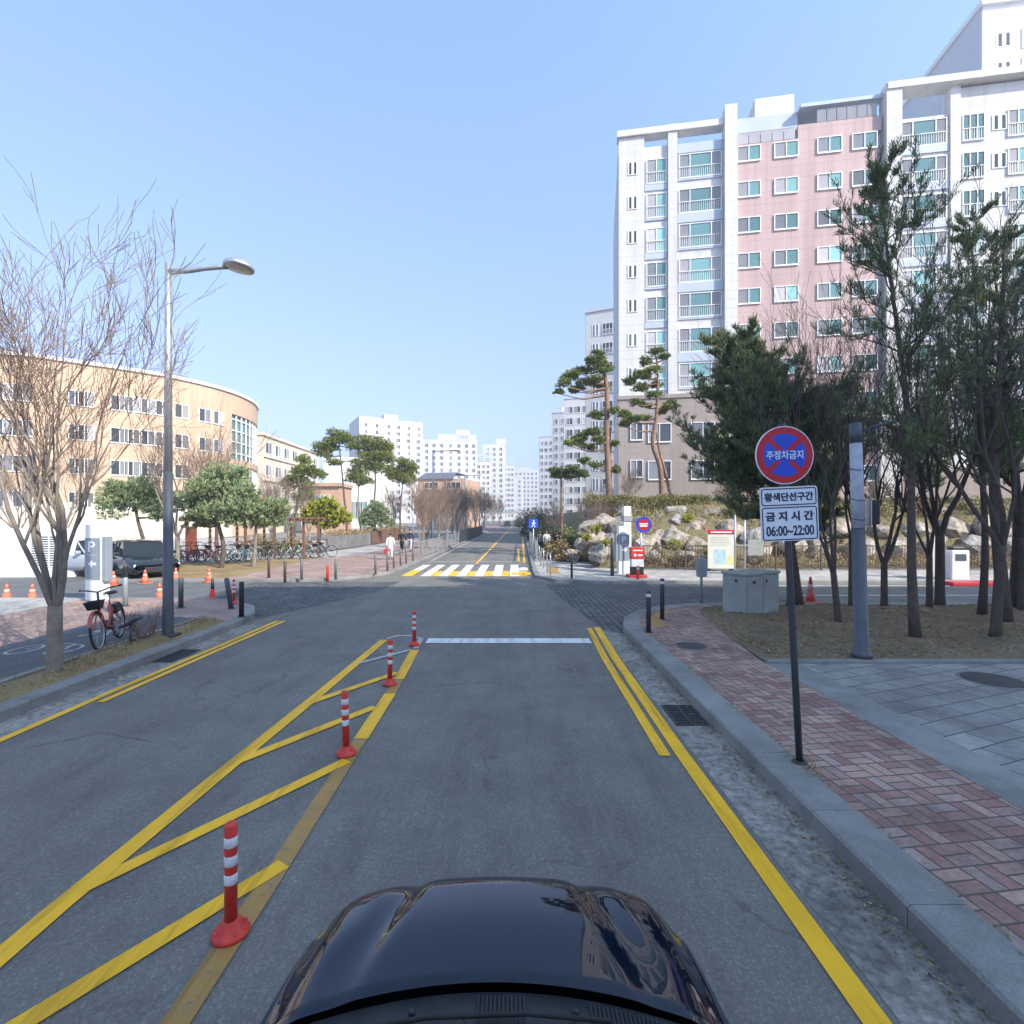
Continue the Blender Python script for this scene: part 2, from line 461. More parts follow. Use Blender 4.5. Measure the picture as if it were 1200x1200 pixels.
M['leaf_dark'] = leafmat("dark_hedge_leaves", (0.02, 0.035, 0.02, 1), (0.08, 0.10, 0.05, 1))

M['pole'] = mat("dark_lamp_pole", (0.085, 0.095, 0.11, 1), 0.5, 0.3, 0.2, 2.5, 0.05)
M['galv'] = mat("galvanised_steel", (0.48, 0.50, 0.52, 1), 0.42, 0.7, 0.15, 3)
M['steel_dark'] = mat("dark_painted_steel", (0.045, 0.05, 0.055, 1), 0.45, 0.2, 0.25, 4)
M['steel_brown'] = mat("brown_painted_steel", (0.10, 0.075, 0.06, 1), 0.55, 0.2, 0.25, 4)
M['grey_metal'] = mat("grey_painted_steel", (0.26, 0.29, 0.30, 1), 0.5, 0.1, 0.18, 3, 0.05)
M['post_grey'] = mat('weathered_grey_post', (0.15, 0.15, 0.15, 1), 0.6, 0.1, 0.25, 5)
M['white_metal'] = mat("white_painted_metal", (0.72, 0.73, 0.74, 1), 0.45, 0, 0.08, 2)
M['cabinet'] = mat("grey_green_cabinet_paint", (0.27, 0.29, 0.27, 1), 0.5, 0.0, 0.2, 2.2, 0.05)
M['red_plastic'] = mat("red_plastic", (0.60, 0.04, 0.026, 1), 0.5, 0, 0.32, 14)
M['orange_plastic'] = mat("orange_plastic", (0.62, 0.16, 0.08, 1), 0.5, 0, 0.18, 4)
M['cone_red'] = mat("faded_red_cone_plastic", (0.62, 0.09, 0.06, 1), 0.5, 0, 0.2, 4)
M['reflector'] = mat("white_reflective_band", (0.62, 0.63, 0.64, 1), 0.35, 0, 0.2, 16)
M['sign_red'] = mat("sign_red", (0.47, 0.012, 0.022, 1), 0.35, 0, 0.08, 2)
M['sign_blue'] = mat("sign_blue", (0.015, 0.065, 0.50, 1), 0.35, 0, 0.08, 2)
M['sign_white'] = mat("sign_white", (0.66, 0.70, 0.76, 1), 0.35, 0, 0.05, 2)
M['sign_ink'] = mat("sign_ink", (0.018, 0.024, 0.055, 1), 0.5, 0, 0.1, 5)
M['sign_grey'] = mat("sign_grey_blue", (0.23, 0.27, 0.30, 1), 0.4, 0, 0.08, 2)
M['black'] = mat("black_plastic", (0.016, 0.016, 0.018, 1), 0.55, 0, 0.3, 6)
M['cowl'] = mat('dusty_black_plastic', (0.034, 0.035, 0.038, 1), 0.6, 0, 0.35, 8)
M['rubber'] = mat("rubber", (0.02, 0.02, 0.02, 1), 0.8, 0, 0.3, 6)
M['chrome'] = mat("bare_alloy", (0.6, 0.6, 0.62, 1), 0.25, 0.9, 0.1, 6)
M['wood'] = mat("brown_wood", (0.16, 0.085, 0.055, 1), 0.8, 0, 0.3, 5, 0.3)
M['iron'] = mat("cast_iron", (0.06, 0.06, 0.06, 1), 0.7, 0.3, 0.3, 12, 0.4)
M['wall_white'] = mat("white_render", (0.74, 0.74, 0.74, 1), 0.85, 0, 0.05, 0.35)
M['tower_white'] = mat('weathered_tower_render', (0.55, 0.55, 0.55, 1), 0.85, 0, 0.07, 0.3)
M['shade_parapet_grey'] = mat("shade_and_parapet_render", (0.50, 0.52, 0.56, 1), 0.85, 0, 0.05, 0.35)  # shade tone of the left-facing side walls, also the parapet colour
M['wall_bluegrey'] = mat("blue_grey_panel", (0.40, 0.46, 0.55, 1), 0.6, 0, 0.06, 0.6)
M['wall_tan'] = mat("tan_brick_wall", (0.46, 0.30, 0.21, 1), 0.9, 0, 0.1, 0.6)
M['roof_dark'] = mat("dark_metal_roof", (0.12, 0.12, 0.14, 1), 0.5, 0, 0.12, 1)
M['frame_white'] = mat("white_window_frame", (0.78, 0.79, 0.79, 1), 0.5, 0, 0.04, 1)
M['glass_teal'] = glassmat("teal_window_glass", (0.14, 0.29, 0.30, 1))
M['glass_grey'] = glassmat("grey_window_glass", (0.26, 0.265, 0.28, 1))
M['glass_dark'] = glassmat("dark_window_glass", (0.05, 0.065, 0.08, 1))
def banded(name, c, line, h, wd, w2=None):
    """rendered wall with fine horizontal joints every h metres"""
    n = N(name); v = n.coord()
    br = n.n("ShaderNodeTexBrick"); br.offset = 0.0
    br.inputs['Scale'].default_value = 1; br.inputs['Brick Width'].default_value = w2 or 60.0; br.inputs['Row Height'].default_value = h
    br.inputs['Mortar Size'].default_value = wd; br.inputs['Mortar Smooth'].default_value = 0.3
    sw = n.n("ShaderNodeSeparateXYZ"); n.l(v, sw.inputs[0]); cb = n.n("ShaderNodeCombineXYZ")
    ad = n.n("ShaderNodeMath", operation='ADD'); n.l(sw.outputs[0], ad.inputs[0]); n.l(sw.outputs[1], ad.inputs[1])
    n.l(ad.outputs[0], cb.inputs[0]); n.l(sw.outputs[2], cb.inputs[1]); n.l(cb.outputs[0], br.inputs['Vector'])
    blot = n.ramp(n.noise(v, 0.3, 5), [(0.3, dark(c, 0.94)), (0.7, dark(c, 1.05))])
    streak = n.ramp(n.noise(n.coord(scale=(1.2, 1.2, 0.05)), 1.0, 5, 0.7), [(0.35, (0.82, 0.82, 0.81, 1)), (0.6, (1, 1, 1, 1))])
    n.set(n.mix(br.outputs['Fac'], n.mix(1.0, blot, streak, 'MULTIPLY'), line), 0.85, 0, 0.3)
    return n.m
M['apt_white'] = banded("white_banded_render", (0.63, 0.62, 0.61, 1), (0.46, 0.455, 0.45, 1), 0.70, 0.024)
M['apt_pink'] = banded("pink_banded_render", (0.52, 0.385, 0.37, 1), (0.37, 0.28, 0.27, 1), 0.93, 0.02, 2.6)
M['apt_stone'] = banded("grey_stone_cladding", (0.34, 0.29, 0.27, 1), (0.24, 0.2, 0.19, 1), 0.45, 0.012, 0.9)
M['school'] = banded("beige_stone_cladding", (0.55, 0.40, 0.28, 1), (0.42, 0.31, 0.23, 1), 0.9, 0.025, 1.8)
M['school_pale'] = banded("cream_render", (0.68, 0.60, 0.50, 1), (0.5, 0.44, 0.38, 1), 0.9, 0.02)

def carpaint(name, c, rough=0.12):
    n = N(name); v = n.coord()
    dirt = n.ramp(n.noise(v, 30, 6, 0.8), [(0.5, (0, 0, 0, 1)), (0.8, (0.1, 0.1, 0.1, 1))])
    n.set(n.mix(dirt, c, (c[0] + .03, c[1] + .03, c[2] + .03, 1)), rough, 0.0, 0.0)
    n.b.inputs['Coat IOR'].default_value = 1.56
    n.b.inputs['Coat Weight'].default_value = 1.0; n.b.inputs['Coat Roughness'].default_value = 0.02
    return n.m
M['car_black'] = carpaint("black_car_paint", (0.0015, 0.005, 0.018, 1))
M['car_silver'] = carpaint("silver_car_paint", (0.35, 0.38, 0.42, 1), 0.3)
M['car_navy'] = carpaint("dark_grey_car_paint", (0.02, 0.026, 0.035, 1))
M['car_white'] = carpaint("white_car_paint", (0.7, 0.7, 0.7, 1), 0.3)
M['car_glass'] = glassmat("car_glass", (0.015, 0.02, 0.022, 1), 0.03)
M['lamp_glass'] = mat("lamp_glass", (0.62, 0.56, 0.46, 1), 0.25, 0, 0.1, 5)
# ------------------------------------------------------------------ the setting: ground, roads, pavements
def structure(o, name=None):
    o["kind"] = "structure"
    return o
def arc(cx, cy, r, a0, a1, n=10):
    return [(cx + r*math.cos(R(a0 + (a1-a0)*i/n)), cy + r*math.sin(R(a0 + (a1-a0)*i/n))) for i in range(n+1)]
def off(Y): return 0.018 * max(0.0, Y - 25.0)
YS = [20, 25, 35, 50, 65, 90, 130, 180, 240, 320, 420]

b = MB(); b.sheet([(-2500, -900), (2500, -900), (2500, 4000), (-2500, 4000)], -0.04)
structure(b.build("ground", M['land']))

b = MB()
b.sheet([(-6.6, -90), (2.5, -90), (2.5, 14.0), (-6.6, 14.0)], 0)
b.sheet([(-9.9, 14), (6, 14), (80, 14), (80, 19.2), (2, 19.2), (-9.9, 19.7)], 0)
b.sheet([(-9.9, 19.7), (2, 19.2), (1.5, 25), (-6, 25)], 0)
for y0, y1 in zip(YS[1:], YS[2:]):
    b.sheet([(-5.3 + off(y0), y0), (0.98 + off(y0), y0), (0.98 + off(y1), y1), (-5.3 + off(y1), y1)], 0)
b.sheet([(-10, 9), (-6.55, 9), (-6.55, 14), (-10, 14)], -0.004)
structure(b.build("road", M['asphalt']))
b = MB()
b.sheet([(-70, 15.0), (-9.9, 15.0), (-9.9, 19.75), (-16, 19.75), (-16, 25), (-70, 25)], 0.002)
structure(b.build("side_road", M['asphalt_pale']))
b = MB()
b.sheet([(-6.2, 12.6), (-4.6, 17.0), (-4.3, 19.8), (-9.85, 19.66), (-9.85, 14.9), (-8.4, 14.75), (-7.1, 13.9), (-6.4, 12.8)], 0.005)
structure(b.build("cobbled_apron", M['cobble']))
b = MB()
b.sheet([(1.25, 19.1), (1.55, 15.5), (2.02, 11.4), (2.5, 10.9), (2.6, 12.1), (3.4, 13.5), (4.6, 14.1), (8.2, 14.2), (8.6, 19.1)], 0.005)
structure(b.build("cobbled_apron", M['cobble']))

def kerb(path, w, z1, side, name="kerb", m='granite', block=1.0, z0=-0.05):
    """stones along a path whose points lie on the road face; side +1: pavement to the left of the path's direction"""
    pts = [Vector((p[0], p[1])) for p in path]
    L = [0]
    for a, c in zip(pts, pts[1:]): L.append(L[-1] + (c - a).length)
    def at(s):
        for i in range(len(pts) - 1):
            if s <= L[i+1] + 1e-6:
                t = (s - L[i]) / max(1e-6, L[i+1] - L[i])
                d = (pts[i+1] - pts[i]).normalized()
                return pts[i].lerp(pts[i+1], t), Vector((-d.y, d.x)) * side
        d = (pts[-1] - pts[-2]).normalized()
        return pts[-1], Vector((-d.y, d.x)) * side
    mb = MB(); n = max(1, int(L[-1] / block)); c = 0.02
    for k in range(n):
        s0 = L[-1] * k / n + 0.003; s1 = L[-1] * (k + 1) / n - 0.003
        vs = []
        for s in (s0, s1):
            p, q = at(s)
            for u, z in ((0, z0), (0, z1 - c), (c, z1), (w, z1), (w, z0)):
                r_ = p + q * u
                vs.append((r_.x, r_.y, z))
        f = [(0,1,6,5), (1,2,7,6), (2,3,8,7), (3,4,9,8), (0,4,3,2,1), (5,6,7,8,9)]
        if side > 0: f = [tuple(reversed(x)) for x in f]
        mb.add(vs, f)
    return structure(mb.build(name, M[m]))

# near right: kerb, pavement, corner
KR = [(2.4, -30), (2.4, 10.9)] + arc(5.6, 10.9, 3.2, 180, 90, 14)[1:] + [(60, 14.1)]
kerb(KR, 0.36, 0.15, -1)
b = MB()
brick = [(2.76, -30), (4.1, -30), (4.1, 8.45), (4.25, 10), (4.55, 12.4), (5.0, 13.35), (5.7, 13.7), (5.6, 13.73)] + list(reversed(arc(5.6, 10.9, 2.84, 180, 95, 12))) 
b.sheet(brick, 0.147)
structure(b.build("pavement", M['brick_red']))
b = MB(); b.sheet([(4.1, -30), (4.62, -30), (4.62, 8.3), (4.1, 8.3)], 0.149)
structure(b.build("pavement_border", M['granite']))
b = MB(); b.sheet([(4.62, -30), (60, -30), (60, 8.22), (4.62, 8.22)], 0.146)
structure(b.build("plaza", M['paver_grey']))
b = MB(); b.bbox(4.12, 60, 8.22, 8.38, 0.0, 0.19, 0.015)
structure(b.build("planting_bed_edging", M['granite']))
# planting bed
def xl(y): return np.interp(y, [8.3, 10, 12.4, 13.3, 13.72], [4.12, 4.25, 4.55, 5.0, 5.75])
def bedz(x, y):
    e = min(1.0, max(0.0, (x - xl(y)) / 0.8), max(0.0, (y - 8.36) / 0.7), max(0.0, (13.75 - y) / 0.7))
    return 0.15 + e * (0.09 + 0.04*math.sin(x*1.7 + y) + 0.03*math.sin(x*3.1 - y*2.3))
b = MB(); nx, ny = 90, 24; vs = []; fs = []
for j in range(ny + 1):
    y = 8.38 + (13.74 - 8.38) * j / ny
    for i in range(nx + 1):
        t = i / nx; x = xl(y) + (60 - xl(y)) * t ** 1.8
        vs.append((x, y, bedz(x, y)))
for j in range(ny):
    for i in range(nx):
        a = j*(nx+1)+i; fs.append((a, a+1, a+nx+2, a+nx+1))
b.add(vs, fs, 0, True)
structure(b.build("planting_bed", M['earth']))
b = MB(); b.sheet([(1.92, -30), (2.42, -30), (2.42, 10.9), (2.02, 11.3), (1.92, 11.3)], 0.003)
structure(b.build("gutter", M['gutter']))

# near left
KL = [(-6.24, -30), (-6.22, 11.7)] + arc(-9.5, 11.7, 3.28, 0, 90, 12)[1:] + [(-11.5, 14.98)]
kerb(KL, 0.24, 0.15, 1)
b = MB(); b.sheet([(-6.30, -30), (-5.84, -30), (-5.76, 12.1), (-6.30, 12.1)], 0.003)
structure(b.build("gutter", M['gutter']))
b = MB(); nx, ny = 12, 160; vs = []; fs = []; rg = random.Random(5)
for j in range(ny + 1):
    y = -20 + 31.6 * j / ny
    for i in range(nx + 1):
        x = -6.47 - 0.70 * i / nx
        e = math.sin(math.pi * i / nx)
        vs.append((x, y, 0.145 + e * (0.07 + rg.uniform(-.02, .02))))
for j in range(ny):
    for i in range(nx):
        a = j*(nx+1)+i; fs.append((a, a+nx+1, a+nx+2, a+1))
b.add(vs, fs, 0, True)
structure(b.build("planting_strip", M['drygrass']))
b = MB()
for k in range(32): b.bbox(-7.28, -7.17, -20 + k + .004, -19 + k - .004, 0.0, 0.19, 0.01)
structure(b.build("planting_strip_edging", M['granite']))
b = MB(); b.sheet([(-7.28, -30), (-7.28, 11.9), (-9.3, 12.5), (-9.3, -30)], 0.147)
structure(b.build("cycle_path", M['asphalt_path']))
b = MB()
b.sheet([(-9.3, -30), (-9.3, 12.5), (-7.28, 11.9), (-7.28, 11.62), (-6.47, 11.62)] + arc(-9.5, 11.7, 3.04, 0, 90, 12)[0:] + [(-12.3, 14.8), (-12.3, -30)], 0.145)
structure(b.build("pavement", M['brick_pink']))
b = MB(); b.sheet([(-12.3, -30), (-12.3, 15.0), (-60, 15.0), (-60, -30)], 0.143)
structure(b.build("paved_forecourt", M['paver_pale']))

# far left corner and pavement
KFL = [(-16, 19.7), (-8.7, 19.7)] + arc(-8.7, 23.2, 3.5, -90, 0, 10)[1:] + [(-5.2 + off(y), y) for y in YS[2:]]
kerb(KFL, 0.2, 0.12, 1, block=1.5)
b = MB()
inner = [(-15.9, 19.9), (-8.7, 19.9)] + arc(-8.7, 23.2, 3.3, -90, 0, 10)[1:] + [(-5.4 + off(y), y) for y in YS[2:]]
b.sheet([(-11.2, 19.9)] + inner[1:] + [(-9.6 + off(420), 420), (-9.6, 33), (-11.2, 30)], 0.118)
structure(b.build("pavement", M['brick_pink']))
b = MB(); b.sheet([(-16, 19.9), (-11.2, 19.9), (-11.2, 30), (-16, 27), (-45, 27), (-45, 25), (-16, 25)], 0.116)
structure(b.build("dry_verge", M['drygrass']))
b = MB(); b.sheet([(-45, 27.02), (-16, 27.02), (-11.2, 30.02), (-9.6, 33), (-9.6, 60), (-45, 60)], 0.05)
structure(b.build("school_yard", M['paver_pale']))

# far right corner and pavement
KFR = [(60, 19.1), (3.2, 19.1)] + arc(3.2, 21.4, 2.3, 270, 180, 8)[1:] + [(0.92 + off(y), y) for y in YS[2:]]
kerb(KFR, 0.2, 0.12, -1, block=1.5)
b = MB()
b.sheet([(60, 19.3), (3.2, 19.3)] + arc(3.2, 21.4, 2.1, 270, 180, 8)[1:] + [(1.12 + off(y), y) for y in YS[2:]] + [(4.0 + off(420), 420), (4.0, 35), (4.2, 26), (60, 24)], 0.118)
structure(b.build("pavement", M['paver_pale']))

# hillside behind the rocks on the right
def hill_d(x, y):
    return min(y - 23.6, (x - 3.7 - off(y)) * 0.9) 
def sst(a, b_, t):
    t = min(1, max(0, (t - a) / (b_ - a))); return t*t*(3 - 2*t)
def hill_z(x, y):
    d = hill_d(x, y)
    return 0.05 + 2.5 * sst(0, 2.6, d) + 0.9 * sst(2.6, 6.5, d) + 0.08 * math.sin(x*1.3) * math.sin(y*0.9) * sst(0, 1, d)
b = MB(); vs = []; fs = []
xs = list(np.concatenate([np.arange(3.6, 14, 0.35), np.arange(14, 66, 1.6)])); ys = list(np.concatenate([np.arange(23.4, 34, 0.4), np.arange(34, 150, 4)]))
for y in ys:
    for x in xs: vs.append((x + off(y), y, hill_z(x + off(y), y)))
nx = len(xs)
for j in range(len(ys) - 1):
    for i in range(nx - 1):
        a = j*nx+i; fs.append((a, a+1, a+nx+1, a+nx))
b.add(vs, fs, 0, True)
structure(b.build("hillside", M['bank']))

# ------------------------------------------------------------------ road markings
def line(name, m, pts, w, z=0.009):
    """painted line of width w along pts"""
    mb = MB(); P = [Vector((p[0], p[1])) for p in pts]; vs = []
    for i, p in enumerate(P):
        d = (P[min(i+1, len(P)-1)] - P[max(i-1, 0)]).normalized(); q = Vector((-d.y, d.x)) * w / 2
        vs += [(p.x + q.x, p.y + q.y, z), (p.x - q.x, p.y - q.y, z)]
    mb.add(vs, [(2*i, 2*i+1, 2*i+3, 2*i+2) for i in range(len(P)-1)])
    return structure(mb.build(name, M[m]))
line("edge_line", 'yellow', [(1.83, -20), (1.80, 2), (1.79, 5.4), (1.83, 9), (1.92, 11.6)], 0.145)
line("edge_line", 'yellow', [(1.60, 5.35), (1.64, 9), (1.73, 11.5)], 0.12)
line("edge_line", 'yellow', [(-5.74, -20), (-5.72, 6.9), (-5.63, 12.3)], 0.11)
line("edge_line", 'yellow', [(-5.55, 6.9), (-5.47, 12.3)], 0.10)
line("stop_line", 'white_paint', [(-1.72, 10.33), (1.58, 10.33)], 0.40)
line("centre_line", 'yellow_old', [(-1.65, -8), (-1.66, 3.5), (-1.70, 5.75)], 0.15)
line("centre_line", 'yellow_old', [(-1.72, 7.25), (-1.74, 7.85)], 0.15)
line("centre_line", 'yellow', [(-1.70, 5.76), (-1.72, 7.24)], 0.16, 0.0095)
line("centre_line", 'yellow', [(-1.74, 7.87), (-1.82, 9.6)], 0.16, 0.0095)
line("centre_line", 'yellow', [(-2.98, -6), (-2.90, 3.3), (-2.82, 5.2), (-2.72, 7.2), (-2.60, 10.4)], 0.15, 0.0100)
line("centre_line", 'white_worn', [(-2.56, 10.5), (-2.40, 10.75), (-2.1, 10.75), (-1.86, 10.5), (-1.83, 9.7)], 0.10, 0.0105)
for i, (p0, p1, m_) in enumerate([((-2.88, -1.5), (-1.66, .35), 'yellow'), ((-2.90, .15), (-1.66, 2.02), 'yellow'), ((-2.90, 1.78), (-1.64, 3.68), 'yellow'), ((-2.88, 3.44), (-1.69, 5.24), 'yellow'),
                            ((-2.80, 5.22), (-1.80, 6.72), 'yellow'), ((-2.70, 6.90), (-1.84, 8.2), 'yellow'), ((-2.62, 8.72), (-1.9, 9.62), 'white_worn')]):
    line("hatch_bar", m_, [p0, p1], 0.13 if i < 6 else 0.09, 0.0112 + 0.0002 * i)
# zebra crossing
for i in range(7):
    x = -4.45 + i * 0.76
    line("zebra_stripe", 'white_paint', [(x, 21.6), (x + 0.02, 26.7)], 0.40)
    line("zebra_stripe", 'yellow', [(x + (0.38 if i else -0.02), 21.6), (x + (0.39 if i else 0), 23.6 if i else 24.0)], 0.34 if i else 0.44, 0.0125 if not i else 0.0085)
line("stop_line", 'white_worn', [(-4.6, 28.6), (0.7, 28.6)], 0.25)
line("edge_line", 'white_worn', [(-4.6, 29.5), (-4.2, 60), (-1.3, 200)], 0.12)
line("centre_line", 'yellow', [(-1.95 + off(y), y) for y in (27.4, 40, 60, 90, 140, 220)], 0.13)
line("edge_line", 'yellow', [(0.62 + off(y), y) for y in (28, 40, 60, 90, 140, 220)], 0.13)
line("edge_line", 'yellow', [(0.36, 28), (0.5, 40)], 0.13)
line("hump_mark", 'white_paint', [(0.02, 24.6), (0.75, 24.6)], 1.4, .0135)
line("hump_mark", 'yellow', [(0.0, 22.6), (0.85, 22.6)], 0.9, .0145)
line("lane_line", 'white_paint', [(9.2, 16.3), (50, 16.6)], 0.12)
line("lane_line", 'white_paint', [(9.5, 18.55), (50, 18.7)], 0.12)
line("tactile_paving", 'yellow_old', [(3.15, 11.0), (3.35, 12.0), (3.9, 12.9)], 0.28, 0.150)
line("tactile_paving", 'yellow_old', [(1.75, 21.6), (1.95, 24.6)], 0.5, 0.122)
def crack(pts, seed, w=.006):
    rng = np.random.default_rng(seed); q = []
    for (a, c) in zip(pts, pts[1:]):
        n = max(4, int(math.hypot(c[0]-a[0], c[1]-a[1])/.14))
        for i in range(n):
            t = i/n; q.append((a[0] + (c[0]-a[0])*t + rng.normal(0, .03), a[1] + (c[1]-a[1])*t + rng.normal(0, .03)))
    q.append(pts[-1]); mb = MB(); vs = []
    for i, p in enumerate(q):
        a, c = Vector(q[max(0, i-1)]), Vector(q[min(len(q)-1, i+1)]); d = (c - a).normalized(); n_ = Vector((-d.y, d.x))*w*rng.uniform(.3, 1.0)
        vs += [(p[0] + n_.x, p[1] + n_.y, .003), (p[0] - n_.x, p[1] - n_.y, .003)]
    mb.add(vs, [(2*i, 2*i+1, 2*i+3, 2*i+2) for i in range(len(q)-1)]); structure(mb.build("road_crack", M['tar']))
M['tar'] = mat("dark_crack_filling", (.085, .082, .08, 1), .7, 0, .3, 10)
crack([(-4.9, 7.9), (-4.2, 7.6), (-3.5, 8.0)], 1); crack([(-4.6, 9.8), (-3.6, 9.2), (-3.0, 9.5)], 2); crack([(-5.3, 5.6), (-4.6, 5.9), (-4.0, 5.7)], 3, .008)
crack([(-1.2, 7.6), (-.5, 7.7), (.3, 7.5), (1.4, 7.7)], 4, .008); crack([(-.7, 11.6), (-.3, 14), (-.6, 16.5), (-.2, 19.5)], 5, .014); crack([(-3.8, 12), (-2.2, 13.2), (-.4, 14.0)], 7, .012)
# worn bicycle symbols on the cycle path
for y in (9.1, 6.0):
    for dx in (-.35, .35):
        line("cycle_symbol", 'white_worn', [(-8.3 + dx + .2*math.cos(t), y + .32*math.sin(t)) for t in [2*math.pi*k/12 for k in range(13)]], 0.05, 0.152)
    line("cycle_symbol", 'white_worn', [(-8.65, y), (-8.45, y + .4), (-8.1, y + .4), (-7.95, y)], 0.05, 0.1525)
    line("cycle_symbol", 'white_worn', [(-8.55, y + 1.0), (-8.3, y + 1.5), (-8.05, y + 1.0)], 0.07, 0.1525)

# covers and drains let into the paving
def disc_cover(name, x, y, r, z, label, cat):
    o = thing(name, label, cat, (x, y, z))
    mb = MB(); mb.lathe([(r, 0.001), (r, 0.005), (r*0.97, 0.007), (0, 0.007)], 28); mb.build("lid", M['iron'], o)
    mb = MB()
    mb.lathe([(r*1.12, 0.0), (r*1.12, 0.004), (r*1.02, 0.0045), (r*1.02, 0.0)], 28); mb.build("rim", M['concrete_dark'], o)
    return o
disc_cover("manhole_cover", 6.95, 7.4, 0.36, 0.148, "round iron manhole cover in the grey plaza pavers", "manhole cover")
disc_cover("manhole_cover", 3.27, 9.35, 0.26, 0.149, "round iron manhole cover in the red brick pavement", "manhole cover")
def grate(x, y, w, l, label):
    o = thing("drain_grate", label, "drain grate", (x, y, 0.005))
    mb = MB(); mb.box(-w/2, w/2, -l/2, l/2, 0.0, 0.002); mb.build("pit", M['black'], o)
    mb = MB()
    for k in range(9):
        t = -l/2 + l * k / 8
        mb.box(-w/2, w/2, t - .012, t + .012, 0.0025, 0.012)
    for s in (-1, 0, 1): mb.box(s*(w/2 - .012) - .012, s*(w/2 - .012) + .012, -l/2 - .012, l/2 + .012, 0.003, 0.013)
    mb.build("bars", M['iron'], o)
grate(2.17, 6.45, 0.40, 0.62, "iron drain grate in the gutter by the red brick pavement")
grate(-6.02, 9.2, 0.36, 0.8, "iron drain grate in the gutter beside the planting strip")
# ------------------------------------------------------------------ buildings
class Facade:
    """local frame of a building: u along its front, w out of the front, z up; origin at the front's left foot as seen"""
    def __init__(s, o): s.o = o
def building(name, label, cat, p0, p1, group=None):
    """Empty at the front's left corner; local x runs along the front, local -y points out of it"""
    d = Vector((p1[0] - p0[0], p1[1] - p0[1])); rz = math.atan2(d.y, d.x)
    o = thing(name, label, cat, (p0[0], p0[1], 0), rz, group)
    return o, d.length
_win = {}
def window_proto(key, w, h, kind, glass='glass_teal', glass2='glass_grey', frame='frame_white'):
    """frame and pane meshes of one window type, centred on its lower edge, facing local -y"""
    k = (key,)
    if k in _win: return _win[k]
    fr = MB(); t = 0.055 if w > 0.5 else 0.05
    gl = MB()
    if kind == 'slits':                      # two narrow openings side by side
        fr.box(-w/2 - .04, w/2 + .04, -0.05, -0.002, -.06, h + .06)
        for s in (-1, 1): gl.box(s*w*.27 - w*.13, s*w*.27 + w*.13, -0.056, -0.051, 0, h)
    else:
        n = {'one': 1, 'two': 2, 'three': 3}.get(kind, 3)
        if kind == 'bay': xs = [-w/2, -w*.24, w*.26, w/2]
        else: xs = [-w/2 + w*i/n for i in range(n + 1)]
        fr.box(-w/2, w/2, -0.10, -0.002, -t, t); fr.box(-w/2, w/2, -0.10, -0.002, h - t, h)
        for i, x in enumerate(xs):
            a = x if i == 0 else (x - t if i == len(xs) - 1 else x - t/2)
            fr.box(a, a + t, -0.10, -0.002, t, h - t)
        rail = kind in ('bay', 'balcony') or key.endswith('rail')
        for i, (a, c) in enumerate(zip(xs, xs[1:])):
            side = kind == 'bay' and i != 1
            gl.box(a + t/2, c - t/2, -0.045, -0.02, t, h - t, 1 if side or (n == 2 and kind != 'bay' and i == 0) else 0)
            if rail: fr.box(a + t, c - t, -0.09, -0.05, h*.43, h*.43 + .05)
        if rail:
            for x in np.linspace(-w/2 + .1, w/2 - .1, max(4, int(w / 0.16))): fr.box(x - .012, x + .012, -0.13, -0.105, 0.0, h*.43)
            fr.box(-w/2 + .02, w/2 - .02, -0.14, -0.101, h*.43, h*.43 + .04)
    _win[k] = (fr, gl, [M[glass], M[glass2]], M[frame])
    return _win[k]
_wobj = {}
def put_window(bld, key, w, h, kind, u, z, y=0.0, **kw):
    """each window its own part; its panes a sub-part"""
    if key not in _wobj:
        fr, gl, gm, fm = window_proto(key, w, h, kind, **kw)
        a = fr.build("window", fm, bld); g = gl.build("pane", gm, a)
        _wobj[key] = a
        a.location = (u, y, z)
        return a
    src = _wobj[key]
    c = src.copy(); COL.objects.link(c); adopt(c, bld); c.location = (u, y, z)
    for k in children_of(src):
        d = k.copy(); COL.objects.link(d); adopt(d, c)
    return c

# --- main apartment block on the right
P0 = Vector((8.75, 42.0)); E = Vector((20.25, -3.4)).normalized()
def uu(px):
    k = (px - 600) / 600.0
    return (P0.y*k - P0.x) / (E.x - E.y*k)
bl, _ = building("apartment_block", "long white and pink apartment block with teal windows behind the rock bank", "apartment building", P0, P0 + E*46)
ZT, FL, DEP = 33.9, 2.8, 13.0
BASE = 2.6
b = MB(); st = 12.3
b.box(0, 46, 0.35, DEP, BASE, ZT - 1.5)                                      # body behind the front
for (a, c, y, zt) in ((725, 755, 0.0, ZT), (783, 793.5, -0.1, ZT + .25), (848, 862.5, -0.45, ZT + 1.0), (1035, 1053, -0.5, ZT + 1.1), (1113, 1125, -0.1, ZT + .6)):
    b.box(uu(a), uu(c), y, 0.6, st, zt)
b.box(uu(755), uu(783), 0.2, 0.6, st, ZT - 1.2); b.box(uu(793.5), uu(848), 0.1, 0.6, st, ZT - 1.4)
b.box(uu(1053), uu(1113), 0.1, 0.6, st, ZT - 1.4); b.box(uu(1125), 46, 0.05, 0.6, st, ZT + .4)
b.box(-.12, uu(848) - .02, -.2, 0.75, ZT - .35, ZT + .15); b.box(uu(1036), 46, -.6, 0.75, ZT + .55, ZT + 1.05)
b.box(uu(896), uu(945), 2.5, 8, ZT - 2, ZT + 3.4)
b.build("wall", M['apt_white'], bl)
b = MB(); b.box(uu(862.5), uu(1028), -0.12, 0.36, BASE, ZT - 2.1); b.box(uu(935), uu(1033), -0.05, 0.36, ZT - 2.1, ZT - 1.0); b.build("wall", M['apt_pink'], bl)
